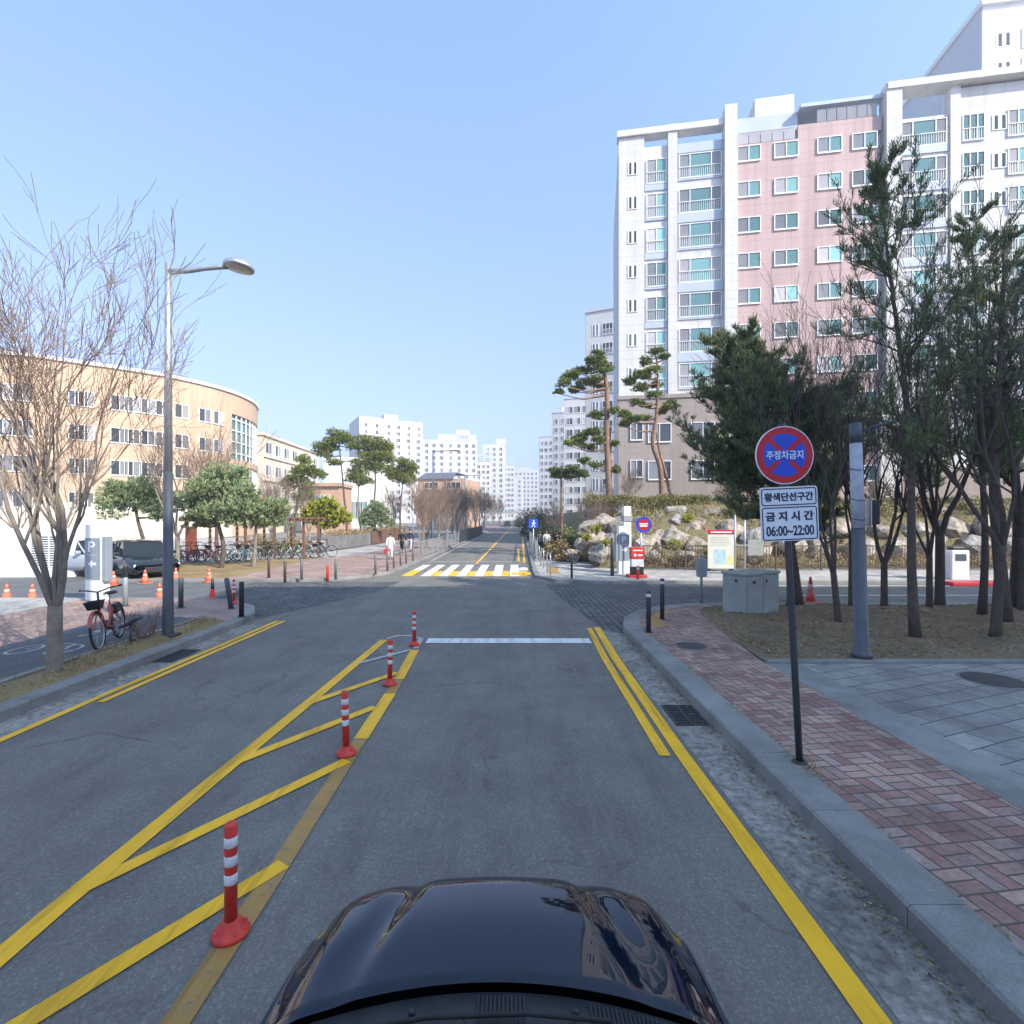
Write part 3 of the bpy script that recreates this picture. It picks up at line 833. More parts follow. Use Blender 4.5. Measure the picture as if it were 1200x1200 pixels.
b = MB(); b.box(-0.06, uu(848) - .003, -0.52, 0.36, BASE, st - .3); b.box(-.1, uu(848) - .003, -.62, .4, st - .3, st + .003); b.build("plinth", M['apt_stone'], bl)
b = MB(); b.box(uu(1053) + .003, 46.05, -0.3, 0.36, BASE, 6.2); b.build("plinth", M['apt_stone'], bl)
b = MB(); b.box(uu(848), uu(862.5) - .003, -.45, .36, BASE, st - .003); b.box(uu(1028) + .003, uu(1053), -.5, .36, BASE, st - .003); b.box(uu(1053) + .003, 46, .05, .36, 6.203, st - .003); b.build("pier", M['apt_white'], bl)
b = MB(); b.box(-0.04, 0.0, 0.6, DEP, st, ZT - 1.2); b.build("shade_toned_side_wall", M['shade_parapet_grey'], bl)  # sheet over the left side, its shade put into the grey
b = MB(); b.box(uu(864), uu(938), .6, 2.4, ZT - .9, ZT + .5); b.box(uu(938), uu(1035), -.06, 4, ZT + .35, ZT + .62); b.build("roof", M['wall_bluegrey'], bl)
for a, c in ((864, 932), (957, 1028)):
    b = MB(); n = 5 if a < 900 else 6
    for i in range(n):
        x0 = uu(a) + (uu(c) - uu(a))*i/n; x1 = uu(a) + (uu(c) - uu(a))*(i + 1)/n
        b.box(x0 + .03, x1 - .03, -.02, .03, ZT - (2.0 if a < 900 else .95), ZT - (1.15 if a < 900 else .05))
    b.box(uu(a), uu(c), -.03, .04, ZT - (1.148 if a < 900 else .048), ZT - (1.09 if a < 900 else .0))
    b.build("balustrade", M['glass_grey'], bl)
tops = [ZT - 3.2 - FL*i for i in range(8)]
rows = [ZA(207, 42.0) - FL*i for i in range(11)]        # sill heights of the left-hand columns
for i, z in enumerate(rows[:7]):
    put_window(bl, "apt_slit", 0.72, 0.95, 'slits', uu(741.5), z + 0.05, 0.0, glass='glass_dark')
for i, z in enumerate(rows[:8]):
    put_window(bl, "apt_two_rail", uu(782) - uu(757) - .1, 1.95, 'two', (uu(782) + uu(757))/2, z - .75, 0.2)
    put_window(bl, "apt_bay", uu(846.5) - uu(795) - .1, 1.9, 'bay', (uu(795) + uu(846.5))/2, z - .65, 0.1)
    if z < 33: 
        pass
    for a, c in ((866, 887.5), (907, 934), (957, 985), (1004, 1030)):
        put_window(bl, "apt_pink_two", 1.75, 1.2, 'two', min((uu(a) + uu(c))/2, uu(1028) - .95), z + .02, -0.12)
    put_window(bl, "apt_wide_bay", uu(1111) - uu(1055) - .1, 1.9, 'bay', (uu(1111) + uu(1055))/2, z - .1, 0.1)
    put_window(bl, "apt_mid_two", uu(1155) - uu(1127) - .1, 1.9, 'balcony', (uu(1155) + uu(1127))/2, z - .1, 0.05)
    put_window(bl, "apt_slit_right", 0.9, 1.0, 'slits', uu(1172), z + .5, 0.05, glass='glass_dark')
    put_window(bl, "apt_right_bay", 2.6, 1.9, 'bay', uu(1205), z - .1, 0.05)
def panel(x0, x1, y0, y1, z0, z1):
    q = MB(); q.box(x0, x1, y0, y1, z0, z1); q.build("spandrel_panel", M['wall_bluegrey'], bl)
for i, z in enumerate(rows[:8]):
    panel(uu(756), uu(782.5), 0.1, 0.21, z - 1.35 if i % 2 == 0 else z - .98, z - .85)
    if i % 2: panel(uu(794), uu(847.5), -0.02, 0.11, z - 1.45, z - .72)
    else: panel(uu(794), uu(847.5), 0.02, 0.11, z - .85, z - .72)
    panel(uu(1054), uu(1112), 0.0, 0.11, z - .7, z - .17)
panel(uu(794), uu(847.5), 0.0, 0.11, rows[0] + 1.35, rows[0] + 2.1)
for z in (9.0, 6.0):
    put_window(bl, "apt_low", 1.0, 1.4, 'two', uu(745.5), z - .3, -0.53, glass='glass_dark')
    put_window(bl, "apt_low_wide", 1.8, 1.5, 'two', uu(772), z - .5, -0.53, glass='glass_dark')
    put_window(bl, "apt_low_wide", 1.8, 1.5, 'two', uu(822), z - .5, -0.53, glass='glass_dark')
for z in rows[8:11]:
    for a, c in ((866, 887.5), (907, 934), (957, 985), (1004, 1030)):
        put_window(bl, "apt_pink_two", 1.75, 1.2, 'two', min((uu(a) + uu(c))/2, uu(1028) - .95), z + .02, -0.12)
    if z > 6.4:
        put_window(bl, "apt_wide_bay", 1, 1, 'bay', (uu(1111) + uu(1055))/2, z - .1, 0.05); put_window(bl, "apt_mid_two", 1, 1, 'balcony', (uu(1155) + uu(1127))/2, z - .1, 0.05); put_window(bl, "apt_right_bay", 1, 1, 'bay', uu(1205), z - .1, 0.05)

# --- plain towers: white slab with columns of windows
def tower(label, p0, p1, depth, z1, cols, floors, fl=2.8, ztop=1.6, z0=0.0, side=None, group=None, wall='tower_white', steps=(), crown=None, key="tower", wh=1.6, glass='glass_dark'):
    o, L = building("apartment_tower", label, "apartment tower", p0, p1, group)
    b = MB(); b.box(0, L, 0, depth, z0, z1)
    for (a, c, h) in steps: b.box(L*a, L*c, 0.3, depth - .5, z1 - .2, z1 + h)
    b.build("wall", M[wall], o)
    b = MB(); b.box(-.05, -.003, 0.02, depth - .02, z0, z1 - .05); b.box(-.15, L + .15, -.15, depth, z1 + .003, z1 + .35)  # first box covers the left side, shade painted as grey; second is the parapet
    b.build("parapet", M['shade_parapet_grey'], o)
    if side:
        for i in range(min(floors, 18)):
            pass
    for i in range(floors):
        z = z1 - ztop - fl*(i + 1) + .9
        if z < z0 + .5: break
        for (f, w, kind) in cols:
            put_window(o, "%s_%s_%.1f_%.1f" % (key, kind, w, wh), w, wh, kind, L*f, z, 0.0, glass=glass)
    if crown:
        mb = MB(); a, c, h = crown; x0, x1 = L*a, L*c
        zz = z1 + .4
        for x in np.linspace(x0, x1, 5):
            mb.box(x - .25, x + .25, 0.2, .7, zz, zz + h); mb.box(x - .25, x + .25, depth - .7, depth - .2, zz, zz + h)
        for z in (zz + h*.5, zz + h): 
            mb.box(x0, x1, -0.05, .15, z - .3, z + .3); mb.box(x0, x1, depth - .15, depth + .05, z - .3, z + .3)
        mb.box(x0 - .5, x1 + .5, -.3, depth + .3, zz - .3, zz + .1)
        mb.build("rooftop_frame", M['wall_bluegrey'], o)
    return o
C6 = [(.08, .8, 'one'), (.24, 1.6, 'two'), (.42, 1.6, 'two'), (.58, 1.6, 'two'), (.76, 1.6, 'two'), (.92, .8, 'one')]
# right side of the far road, nearest first
tower("slim white tower directly left of the pink block, the tallest of the right-hand row", (XA(687.5, 74), 75), (XA(724, 74), 73), 16, ZA(364, 74), [(.3, .9, 'slits'), (.66, 1.5, 'balcony'), (.9, .7, 'one')], 11, key="near", group="white towers right of the road")
tower("white tower behind the pines, second in the right-hand row", (XA(661, 125), 126), (XA(692, 125), 124), 18, ZA(467, 125), [(.22, 1.6, 'two'), (.5, 1.6, 'two'), (.8, 1.6, 'two')], 10, key="rt", group="white towers right of the road")
tower("white tower third in the right-hand row with a taller stair core", (XA(647, 165), 166), (XA(663, 165), 164), 18, ZA(484, 165), [(.3, 1.3, 'two'), (.75, 1.3, 'two')], 12, key="rt2", steps=((.3, .7, 2.0),), group="white towers right of the road")
tower("small far white tower ending the right-hand row by the road", (XA(631.5, 215), 216), (XA(648, 215), 214), 18, ZA(512, 215), [(.2, 1.4, 'two'), (.5, 1.4, 'two'), (.8, 1.4, 'two')], 12, key="rt3", group="white towers right of the road")
# left of the far road
tower("broad stepped white tower above the left pines with a grey side wall", (XA(429, 225), 215), (XA(494, 225), 228), 22, ZA(495, 225), [(.1, 1.4, 'two'), (.27, 1.2, 'one'), (.45, 1.2, 'one'), (.6, 1.9, 'two'), (.76, 1.9, 'two'), (.92, 1.9, 'two')], 15, steps=((.38, .6, 2.6), (.0, .36, .9)), key="fl", wh=1.7, group="white towers left of the far road")
tower("wide far white tower with many window columns and a stepped roof behind the tan hall", (XA(496, 300), 298), (XA(559, 300), 302), 24, ZA(516, 300), [(.07, 2, 'two'), (.2, 2, 'two'), (.34, 2, 'two'), (.5, 2, 'two'), (.66, 2, 'two'), (.8, 2, 'two'), (.93, 2, 'two')], 14, fl=3.6, steps=((.28, .98, 3.4), (.6, .86, 6.0)), key="fl2", wh=2.2, group="white towers left of the far road")
tower("far white tower with a pale blue frame on its lower roof and no taller core", (XA(553, 330), 330), (XA(574, 330), 330), 20, ZA(541, 330), [(.12, 2.0, 'two'), (.38, 2.0, 'two'), (.64, 2.0, 'two'), (.88, 2.0, 'two')], 12, fl=3.6, crown=(.12, .95, 6.5), key="fl2", wh=2.2, group="white towers left of the far road")
tower("narrow far white tower with the tallest stair core near the road's end", (XA(566, 370), 370), (XA(592, 370), 370), 20, ZA(521, 370), [(.2, 2.2, 'two'), (.5, 2.2, 'two'), (.8, 2.2, 'two')], 16, fl=3.8, steps=((.6, 1.0, 4.2),), key="fl3", wh=2.4, group="white towers left of the far road")
tower("far white tower with a small blue frame held on its roof above the road's end", (XA(589, 420), 420), (XA(603, 420), 420), 20, ZA(545, 420), [(.2, 2.2, 'two'), (.5, 2.2, 'two'), (.8, 2.2, 'two')], 14, fl=4.2, crown=(.05, .95, 5.0), key="fl3", wh=2.4, group="white towers left of the far road")
tower("farthest white slab of flats closing the view over the road's end", (XA(602, 520), 520), (XA(631, 520), 518), 20, ZA(551, 520), [(.1, 2.4, 'two'), (.26, 2.4, 'two'), (.42, 2.4, 'two'), (.58, 2.4, 'two'), (.74, 2.4, 'two'), (.9, 2.4, 'two')], 12, fl=4.4, steps=((.2, .7, 2.5),), key="fl4", wh=2.6, group="white towers left of the far road")
tower("pale far tower seen between the broad stepped tower and the wide one", (XA(484, 400), 400), (XA(503, 400), 400), 20, ZA(520, 400), [(.15, 2.4, 'two'), (.4, 2.4, 'two'), (.65, 2.4, 'two'), (.88, 2.0, 'two')], 13, fl=4.2, key="fl3", wh=2.4, group="white towers left of the far road")
tower("far low slab of flats behind the small blue framed roof", (XA(577, 470), 470), (XA(612, 470), 468), 20, ZA(560, 470), [(.1, 2.4, 'two'), (.3, 2.4, 'two'), (.5, 2.4, 'two'), (.7, 2.4, 'two'), (.9, 2.4, 'two')], 9, fl=4.2, key="fl3", wh=2.4, group="white towers left of the far road")
tower("small far tower just left of the right-hand row, over the road", (XA(619, 600), 600), (XA(634, 600), 600), 20, ZA(562, 600), [(.15, 2.6, 'two'), (.5, 2.6, 'two'), (.85, 2.6, 'two')], 9, fl=4.8, key="fl4", wh=2.6, group="white towers left of the far road")
# taller tower in the top right corner, gable towards the road coloured grey for its shade
tt, L = building("apartment_tower", "tall white tower with a plain grey side wall rising behind the pink block", "apartment tower", (47.8, 52), (47.8 + 28, 48))
b = MB(); b.box(0, L, 0, 14, 0, ZA(8, 52)); b.build("wall", M['wall_white'], tt); b = MB(); b.box(-.3, L, -.35, 14, ZA(8, 52) + .003, ZA(2, 52)); b.build("coping", M['wall_white'], tt)
b = MB(); b.box(-.06, -.003, .02, 13.5, 0, ZA(8, 52) - .02); b.build("shade_toned_side_wall", M['shade_parapet_grey'], tt)
b = MB(); b.box(-.09, -.062, 6.2, 7.4, 20, ZA(8, 52) - 4); b.build("stair_window", M['glass_grey'], tt)
for i in range(8):
    z = ZA(57, 52) - i*2.95
    put_window(tt, "tt_slit", 1.3, 1.3, 'slits', 1.9, z, 0, glass='glass_dark')
    put_window(tt, "tt_bay", 2.2, 2.0, 'bay', 4.6, z - .4, 0)

# --- slab block behind the camera, on the right: its shadow covers the near street
sb, L = building("apartment_slab", "white apartment slab standing behind the viewer on the right", "apartment building", (70, -9.5), (23.8, -9.5))
b = MB(); b.box(0, L, 0, 55, 0, 30); b.build("wall", M['wall_white'], sb); b = MB(); b.box(-.1, L + .1, -.1, 55.1, 30.003, 30.3); b.build("coping", M['wall_white'], sb)
for i in range(9):
    for f in (.12, .3, .5, .7, .88): put_window(sb, "slab_bay", 3.0, 1.6, 'bay', L*f, 27 - i*2.9, 0)

# --- curved school building on the left
ctl = [(-92, 45), (-76, 46), (-62, 47.5), (-50, 50), (-44.5, 53.4), (-39.6, 57.8), (-36.9, 62.5), (-35.9, 67), (-36.3, 72), (-38.0, 76.5)]
def catmull(P, n=8):
    out = []
    for i in range(len(P) - 1):
        p0, p1, p2, p3 = [Vector(P[max(0, min(len(P)-1, i+k))]) for k in (-1, 0, 1, 2)]
        for j in range(n):
            t = j / n
            out.append(0.5 * ((2*p1) + (p2-p0)*t + (2*p0-5*p1+4*p2-p3)*t*t + (3*p1-p0-3*p2+p3)*t**3))
    out.append(Vector(P[-1])); return out
cv = catmull(ctl)
sc = thing("school_building", "curved beige stone school building with a glazed corner", "school building", (-50, 50, 0))
o0 = Vector((-50, 50))
loc = [p - o0 for p in cv]
ZS = 18.4
def strip(mb, pts, z0, z1, offs=0.0, thick=0.4, mi=0):
    q = []
    for i, p in enumerate(pts):
        d = (pts[min(i+1, len(pts)-1)] - pts[max(i-1, 0)]).normalized(); nrm = Vector((d.y, -d.x))
        q.append((p + nrm*offs, p + nrm*(offs - thick)))
    n = len(q)
    vs = [(a.x, a.y, z0) for a, c in q] + [(a.x, a.y, z1) for a, c in q] + [(c.x, c.y, z0) for a, c in q] + [(c.x, c.y, z1) for a, c in q]
    fs = []
    for i in range(n - 1):
        fs += [(i, i+1, n+i+1, n+i), (n+i, n+i+1, 3*n+i+1, 3*n+i), (2*n+i+1, 2*n+i, 3*n+i, 3*n+i+1), (i+1, i, 2*n+i, 2*n+i+1)]
    fs += [(0, n, 3*n, 2*n), (n-1, 3*n-1, 4*n-1, 2*n-1)]
    mb.add(vs, fs, mi)
Ls = [0]
for a, c in zip(loc, loc[1:]): Ls.append(Ls[-1] + (c - a).length)
def on_arc(s):
    for i in range(len(loc) - 1):
        if s <= Ls[i+1]:
            t = (s - Ls[i]) / (Ls[i+1] - Ls[i]); return loc[i].lerp(loc[i+1], t), (loc[i+1] - loc[i]).normalized()
    return loc[-1], (loc[-1] - loc[-2]).normalized()
def arc_at_px(px):
    best = min(range(2001), key=lambda k: abs((lambda P: 600 + 600*(P.x + o0.x)/(P.y + o0.y) - px)(on_arc(Ls[-1]*k/2000)[0])) if Ls[-1]*k/2000 < s_glass_end else 1e9)
    return Ls[-1]*best/2000
s_glass_end = Ls[-1] * 0.94
gl0 = next(i for i, p in enumerate(loc) if (600 + 600*(p.x+o0.x)/(p.y+o0.y)) > 271)
b = MB(); strip(b, loc[:gl0+1], 0, ZS, 0, 14); b.build("wall", M['school'], sc)
b = MB(); strip(b, loc[gl0:], ZS - 2.6, ZS, 0.02, 12); b.build("wall", M['school'], sc); b = MB(); strip(b, loc[gl0:], 0, 2.2, .02, 12); b.build("plinth", M['school'], sc); b = MB(); strip(b, loc[gl0:], ZS - 9.2, ZS - 8.4, .03, 12); b.build("spandrel", M['school'], sc)
b = MB(); strip(b, loc[gl0:], 2.2, ZS - 2.6, -.35, 11); b.build("glazing", [M['glass_teal']], sc)
b = MB()
for i in range(gl0, len(loc), 2):
    p = loc[i]; d = (loc[min(i+1, len(loc)-1)] - loc[i-1]).normalized(); nrm = Vector((d.y, -d.x)); q = p - nrm*.2
    b.tube([(q.x, q.y, 2.2), (q.x, q.y, ZS - 2.6)], .11, 4, smooth=False)
for z in np.arange(3.6, ZS - 2.6, 1.45): strip(b, loc[gl0:], z - .07, z + .07, -.15, .2)
b.build("mullion", M['frame_white'], sc)
b = MB(); strip(b, loc[:gl0+1], 0.0, 4.05, .04, .03); b.build("base_course", M['school_pale'], sc)
b = MB(); strip(b, loc, ZS + .003, ZS + .35, .25, 14); b.build("parapet", M['wall_white'], sc)
for zt in (15.6, 12.1, 8.6, 5.1):
    for px in (4, 27, 92, 99, 140, 156, 173, 190, 213, 240, 256):
        s = arc_at_px(px); p, d = on_arc(s)
        w = put_window(sc, "school_win", 1.55, 1.6, 'two', 0, 0, 0, glass='glass_grey', glass2='glass_dark')
        w.location = (p.x, p.y, zt - 1.6); w.rotation_euler = (0, 0, math.atan2(d.y, d.x))
    for s in (10, 14, 20, 24, 30, 34):
        p, d = on_arc(s); w = put_window(sc, "school_win", 1.55, 1.6, 'two', 0, 0, 0); w.location = (p.x, p.y, zt - 1.6); w.rotation_euler = (0, 0, math.atan2(d.y, d.x))

# --- cream wing behind it, its front towards the road
wg, L = building("school_wing", "long cream school wing running back beside the curved building", "school building", (-37.4, 76.8), (-38.2, 101))
b = MB(); b.box(0, L, 0, 10, 0, 14.8); b.box(-.2, L + .2, -.3, 10, 14.803, 15.2)
for z in (4.6, 8.2, 11.8): b.box(.2, L - .2, -.25, -.003, z - .2, z)
b.build("wall", M['school_pale'], wg)
for z in (1.6, 5.2, 8.8, 12.2):
    for f in (.08, .22, .36, .5, .64, .78, .92): put_window(wg, "wing_win", 2.2, 1.7, 'two', L*f, z, 0, glass='glass_grey', glass2='glass_dark')
gy, L = building("gymnasium", "low plain white gymnasium behind the tall left pines", "school building", (-37.5, 102), (XA(437, 102), 102))
b = MB(); b.box(0, L, 0, 20, 0, ZA(540, 102)); b.build("wall", M['wall_white'], gy); b = MB(); b.box(-.2, L + .2, -.3, 20, ZA(540, 102) + .003, ZA(536, 102)); b.build("coping", M['wall_white'], gy)
for f in (.62, .72, .82): put_window(gy, "gym_win", 1.4, 3.4, 'two', L*f, 2.2, 0)
ph, L = building("porch_building", "small tan entrance building with tall glazing under the left pines", "school building", (XA(358, 80), 80), (XA(398, 80), 80))
b = MB(); b.box(0, L, 0, 6, 0, ZA(570, 80)); b.build("wall", M['wall_tan'], ph); b = MB(); b.box(-.3, L + .3, -.5, 6, ZA(570, 80) + .003, ZA(566, 80)); b.build("roof", M['wall_tan'], ph)
for f in (.35, .5, .65): put_window(ph, "porch_win", .7, 3.6, 'one', L*f, 2.4, 0)
hl, L = building("tan_hall", "tan brick hall with a dark sloping roof left of the far road", "hall", (XA(489, 112), 113), (XA(544, 112), 111))
zw = ZA(561, 112)
b = MB(); b.box(0, L, 0, 14, 0, zw); b.box(-.1, L + .1, -.08, -.003, zw - 2.6, zw - 2.2); b.build("wall", M['wall_tan'], hl)
b = MB(); b.add([(-.3, -.3, zw), (L*.78, -.3, zw), (L*.74, 4, zw + 1.7), (.3, 4, zw + 1.7), (.3, 14, zw + 1.7), (L*.74, 14, zw + 1.7)], [(0,1,2,3), (3,2,5,4)]); b.box(-.3, L*.78, -.35, 14, zw - .12, zw - .003); b.build("roof", M['roof_dark'], hl)
put_window(hl, "hall_win", 3.2, 1.3, 'three', L*.78, zw - 2.1, -.09, glass='glass_dark'); put_window(hl, "hall_win", 3.2, 1.3, 'three', L*.3, zw - 2.1, -.09)

# bridge across the far road
br, L = building("footbridge", "low pale blue bridge crossing the far end of the road", "bridge", (-14, 300), (26, 300))
b = MB(); b.box(0, L, 0, 5, 4.6, 5.6); b.build("deck", M['concrete'], br)
b = MB()
for z in (5.9, 6.5): b.box(0, L, -.1, .05, z, z + .25)
for x in np.arange(0, L, 2): b.box(x, x + .2, -.05, .02, 5.6, 6.7)
b.build("railing", M['glass_teal'], br)
for x in (1.5, L - 1.5):
    b = MB(); b.box(x - .6, x + .6, 1, 4, 0, 4.6); b.build("pier", M['concrete'], br)
# ------------------------------------------------------------------ street furniture
# --- flexible red posts along the hatched strip
def flexpost(name, label, loc, h=0.66, group=None, cat="delineator post"):
    o = thing(name, label, cat, loc, 0.0, group)
    mb = MB()
    mb.lathe([(.104, 0), (.106, .012), (.098, .028), (.068, .045), (.055, .08), (.046, .09)], 20)
    for k in range(4):
        a = math.pi/4 + k*math.pi/2
        mb.lathe([(.014, .02), (.014, .046), (.008, .05)], 8, (.08*math.cos(a), .08*math.sin(a), 0))
    mb.build("base", M['red_plastic'], o)
    mb = MB(); mb.lathe([(.036, .08), (.036, h - .012), (.030, h), (.0, h + .002)], 20); mb.build("post", M['red_plastic'], o)
    for z in (h - .105, h - .215, h - .325):
        mb = MB(); mb.lathe([(.0362, z - .030), (.0375, z - .029), (.0375, z + .029), (.0362, z + .030)], 20); mb.build("reflective_band", M['reflector'], o)
    return o
f0 = flexpost("delineator_post", "nearest red and white delineator post, beside the car bonnet", (-1.68, 3.06, 0.012), group="red posts along the hatched strip")
for lab, p, lean in (("second nearest red and white delineator post on the hatched strip", (-1.74, 5.38, .012), R(-1.5)), ("third red and white delineator post from the car", (-1.82, 7.62, .012), R(1)), ("farthest red and white delineator post, at the stop line's end", (-1.9, 9.95, .012), 0)):
    c = dup(f0, p, 0.4, lab); c.rotation_euler = (0, lean, .4)
dup(f0, (-7.55, 13.9, .15), 0.2, "red and white delineator post beside the black bollard at the left corner", group="posts at the left corner")

# --- bollards
def bollard(label, x, y, z, h=.78, r=.045, m='grey_metal', group=None, tilt=0.0, band=None, name="bollard"):
    o = thing(name, label, "bollard", (x, y, z), 0, group)
    mb = MB(); mb.lathe([(r, 0), (r, h - .03), (r*.75, h - .006), (0, h)], 14); mb.build("post", M[m], o)
    mb = MB(); mb.lathe([(r*1.7, 0), (r*1.7, .012), (r*1.02, .02), (r*1.02, 0)], 14); mb.build("base_plate", M['steel_dark'], o)
    if band:
        mb = MB(); mb.lathe([(r*1.02, h - .13), (r*1.05, h - .128), (r*1.05, h - .07), (r*1.02, h - .068)], 14); mb.build("band", M[band], o)
    if tilt: o.rotation_euler = (0, tilt, 0)
    return o
GB = "bollards round the junction"
x, y = G(212, 712, .15); bollard("upright grey bollard beside the tall street lamp", x, y, .145, .78, .06, 'pole', GB)
x, y = G(271, 713, .15); bollard("leaning dark grey bollard on the left brick corner", x, y, .145, .80, .06, 'pole', GB, R(-9))
x, y = G(283, 723, .15); bollard("black bollard nearest the kerb on the left brick corner", x, y, .145, .84, .055, 'black', GB)
x, y = G(147, 710, .15); bollard("pale grey bollard behind the red bicycle", x, y, .145, .76, .06, 'grey_metal', GB)
x, y = G(760, 741, .15); bollard("black bollard with a pale band at the right brick corner, the nearer of two", x, y, .145, .86, .05, 'steel_dark', GB, 0, 'reflector')
x, y = G(776, 725, .15); bollard("black bollard with a pale band at the right brick corner, the farther of two", x, y, .145, .94, .05, 'steel_dark', GB, 0, 'reflector')
for px, py, lab, m_ in ((315, 677, "brown grey bollard nearest the dry verge across the side road", 'steel_brown'), (334, 683, "low dark bollard at the kerb across the side road", 'steel_brown'),
                    (353.5, 679, "second bollard from the dry verge on the pink pavement", 'post_grey'), (384, 682, "short red bollard on the pink pavement", 'red_plastic'),
                    (393.5, 679, "grey bollard just right of the red one on the pink pavement", 'post_grey')):
    x, y = G(px, py, .12); bollard(lab, x, y, .118, .8 if m_ != 'red_plastic' else .62, .05, m_, "bollards on the far pink pavement")
# linked bollards by the crossing: five posts with a low rail
o = thing("post_and_rail", "low rail on grey posts at the left end of the zebra crossing", "railing", (*G(440, 673, .12), .118))
ps = [Vector((*G(px, py, .12), .118)) - o.location for px, py in ((440, 673), (454, 669), (461.5, 665.5), (469.5, 662.5), (476, 660), (484, 657))]
for p in ps:
    mb = MB(); mb.lathe([(.05, 0), (.05, .8), (.03, .84), (0, .845)], 12, p); mb.build("post", M['post_grey'], o)
for a, c in zip(ps, ps[1:]):
    mb = MB(); mb.tube([a + Vector((0, 0, .68)), c + Vector((0, 0, .68))], .022, 6); mb.build("rail", M['grey_metal'], o)
# right far corner: tall posts with a chain, and steel hoops
o = thing("chain_barrier", "dark posts joined by a sagging chain before the right rock bank", "barrier", (*G(670, 678, .12), .118))
pa = Vector((0, 0, 0)); pb = Vector((*G(717.5, 675, .12), .118)) - o.location
for p, h, r_ in ((pa, .85, .045), (pb, 1.55, .075)):
    mb = MB(); mb.lathe([(r_, 0), (r_, h - .03), (r_*.6, h), (0, h + .003)], 12, p); mb.build("post", M['steel_dark'], o)
mb = MB(); mb.tube([(pa.lerp(pb, t) + Vector((0, 0, .62 - .25*math.sin(math.pi*t)))) for t in np.linspace(0, 1, 14)], .016, 6); mb.build("chain", M['steel_dark'], o)
for px, py, lab in ((645, 674, "steel hoop rail nearest the right end of the zebra crossing"), (637, 666, "second steel hoop rail on the far right pavement"), (632, 659, "third steel hoop rail, nearest the walkers on the right pavement")):
    x, y = G(px, py, .12)
    o = thing("hoop_rail", lab, "hoop rail", (x, y, .118), R(93), "hoop rails on the far right pavement")
    mb = MB(); mb.tube([(0, 0, 0), (0, 0, .72), (.04, 0, .82), (.14, 0, .87), (1.0, 0, .87), (1.1, 0, .82), (1.14, 0, .72), (1.14, 0, 0)], .028, 8); mb.build("hoop", M['galv'], o)
    mb = MB(); mb.tube([(.03, 0, .42), (1.11, 0, .42)], .018, 6); mb.build("cross_bar", M['galv'], o)

# --- street lamps
def street_lamp(label, loc, h, arm, rz=0.0, group=None, r0=.098, r1=.055, head='disc', lower='pole', upper='galv', split=3.2):
    o = thing("street_lamp", label, "street lamp", loc, rz, group)
    k = split / h
    mb = MB(); mb.lathe([(r0*1.0, 0), (r0, .02), (r0 + (r1 - r0)*k, split)], 20)
    mb.build("lower_pole", M[lower], o)
    mb = MB(); mb.bbox(-r0*1.7, r0*1.7, -r0*1.7, r0*1.7, -.02, .02, .008); mb.build("base_plate", M['iron'], o)
    mb = MB(); mb.lathe([(r0 + (r1 - r0)*k - .004, split + .001), (r1, h), (r1*.5, h + .01)], 20); mb.build("pole", M[upper], o)
    mb = MB(); mb.tube([(0, 0, h - .16), (arm*.35, 0, h - .135), (arm*.6, 0, h - .09), (arm*.82, 0, h - .07), (arm, 0, h - .06)], [.055, .052, .05, .048, .045], 10); mb.build("arm", M[upper], o)
    x = arm + .22
    if head == 'disc':
        hd = MB(); hd.M = Matrix.Translation((x, 0, h - .05)) @ Matrix.Rotation(R(6), 4, 'Y')
        hd.lathe([(.25, -.05), (.275, -.045), (.28, -.01), (.26, .04), (.19, .085), (.08, .11), (0, .115)], 28)
        hd.box(-.3, -.2, -.06, .06, -.04, .05)
        hd.build("lamp_head", M['galv'], o)
        g = MB(); g.M = hd.M; g.lathe([(.0, -.075), (.12, -.07), (.2, -.06), (.235, -.0505), (.0, -.0502)], 28); g.build("lens", M['lamp_glass'], o)
    else:
        hd = MB(); hd.bbox(arm - .1, arm + .75, -.16, .16, h - .13, h - .01, .04); hd.build("lamp_head", M['grey_metal'], o)
        g = MB(); g.box(arm + .05, arm + .65, -.11, .11, h - .145, h - .131); g.build("lens", M['lamp_glass'], o)
    return o
street_lamp("tall steel street lamp with a round head and dark lower pole on the left verge", (-6.73, 10.02, .19), 7.27, 1.17)
FL_ = "distant lamps along the left of the far road"
s1 = street_lamp("tall far street lamp nearest the junction, long arm over the road", (XA(507.5, 58), 58, .1), 10.0, 2.2, 0, FL_, .13, .08, 'long', 'galv', 'galv')
dup(s1, (XA(544.5, 92), 92, .1), 0, "second far street lamp, dark against the towers")
dup(s1, (XA(563, 128), 128, .1), 0, "third far street lamp before the far towers")
dup(s1, (XA(575, 170), 170, .1), 0, "farthest of the left street lamps, near the road's end")
o = thing("flag_pole", "thin pale pole on the pavement left of the far road", "pole", (XA(484, 36), 36, .118)); mb = MB(); mb.lathe([(.07, 0), (.05, 3.6), (.0, 3.62)], 12); mb.build("shaft", M['galv'], o); mb = MB(); mb.lathe([(.12, 0), (.12, .03), (.07, .04), (.07, 0)], 12); mb.build("base_plate", M['galv'], o)

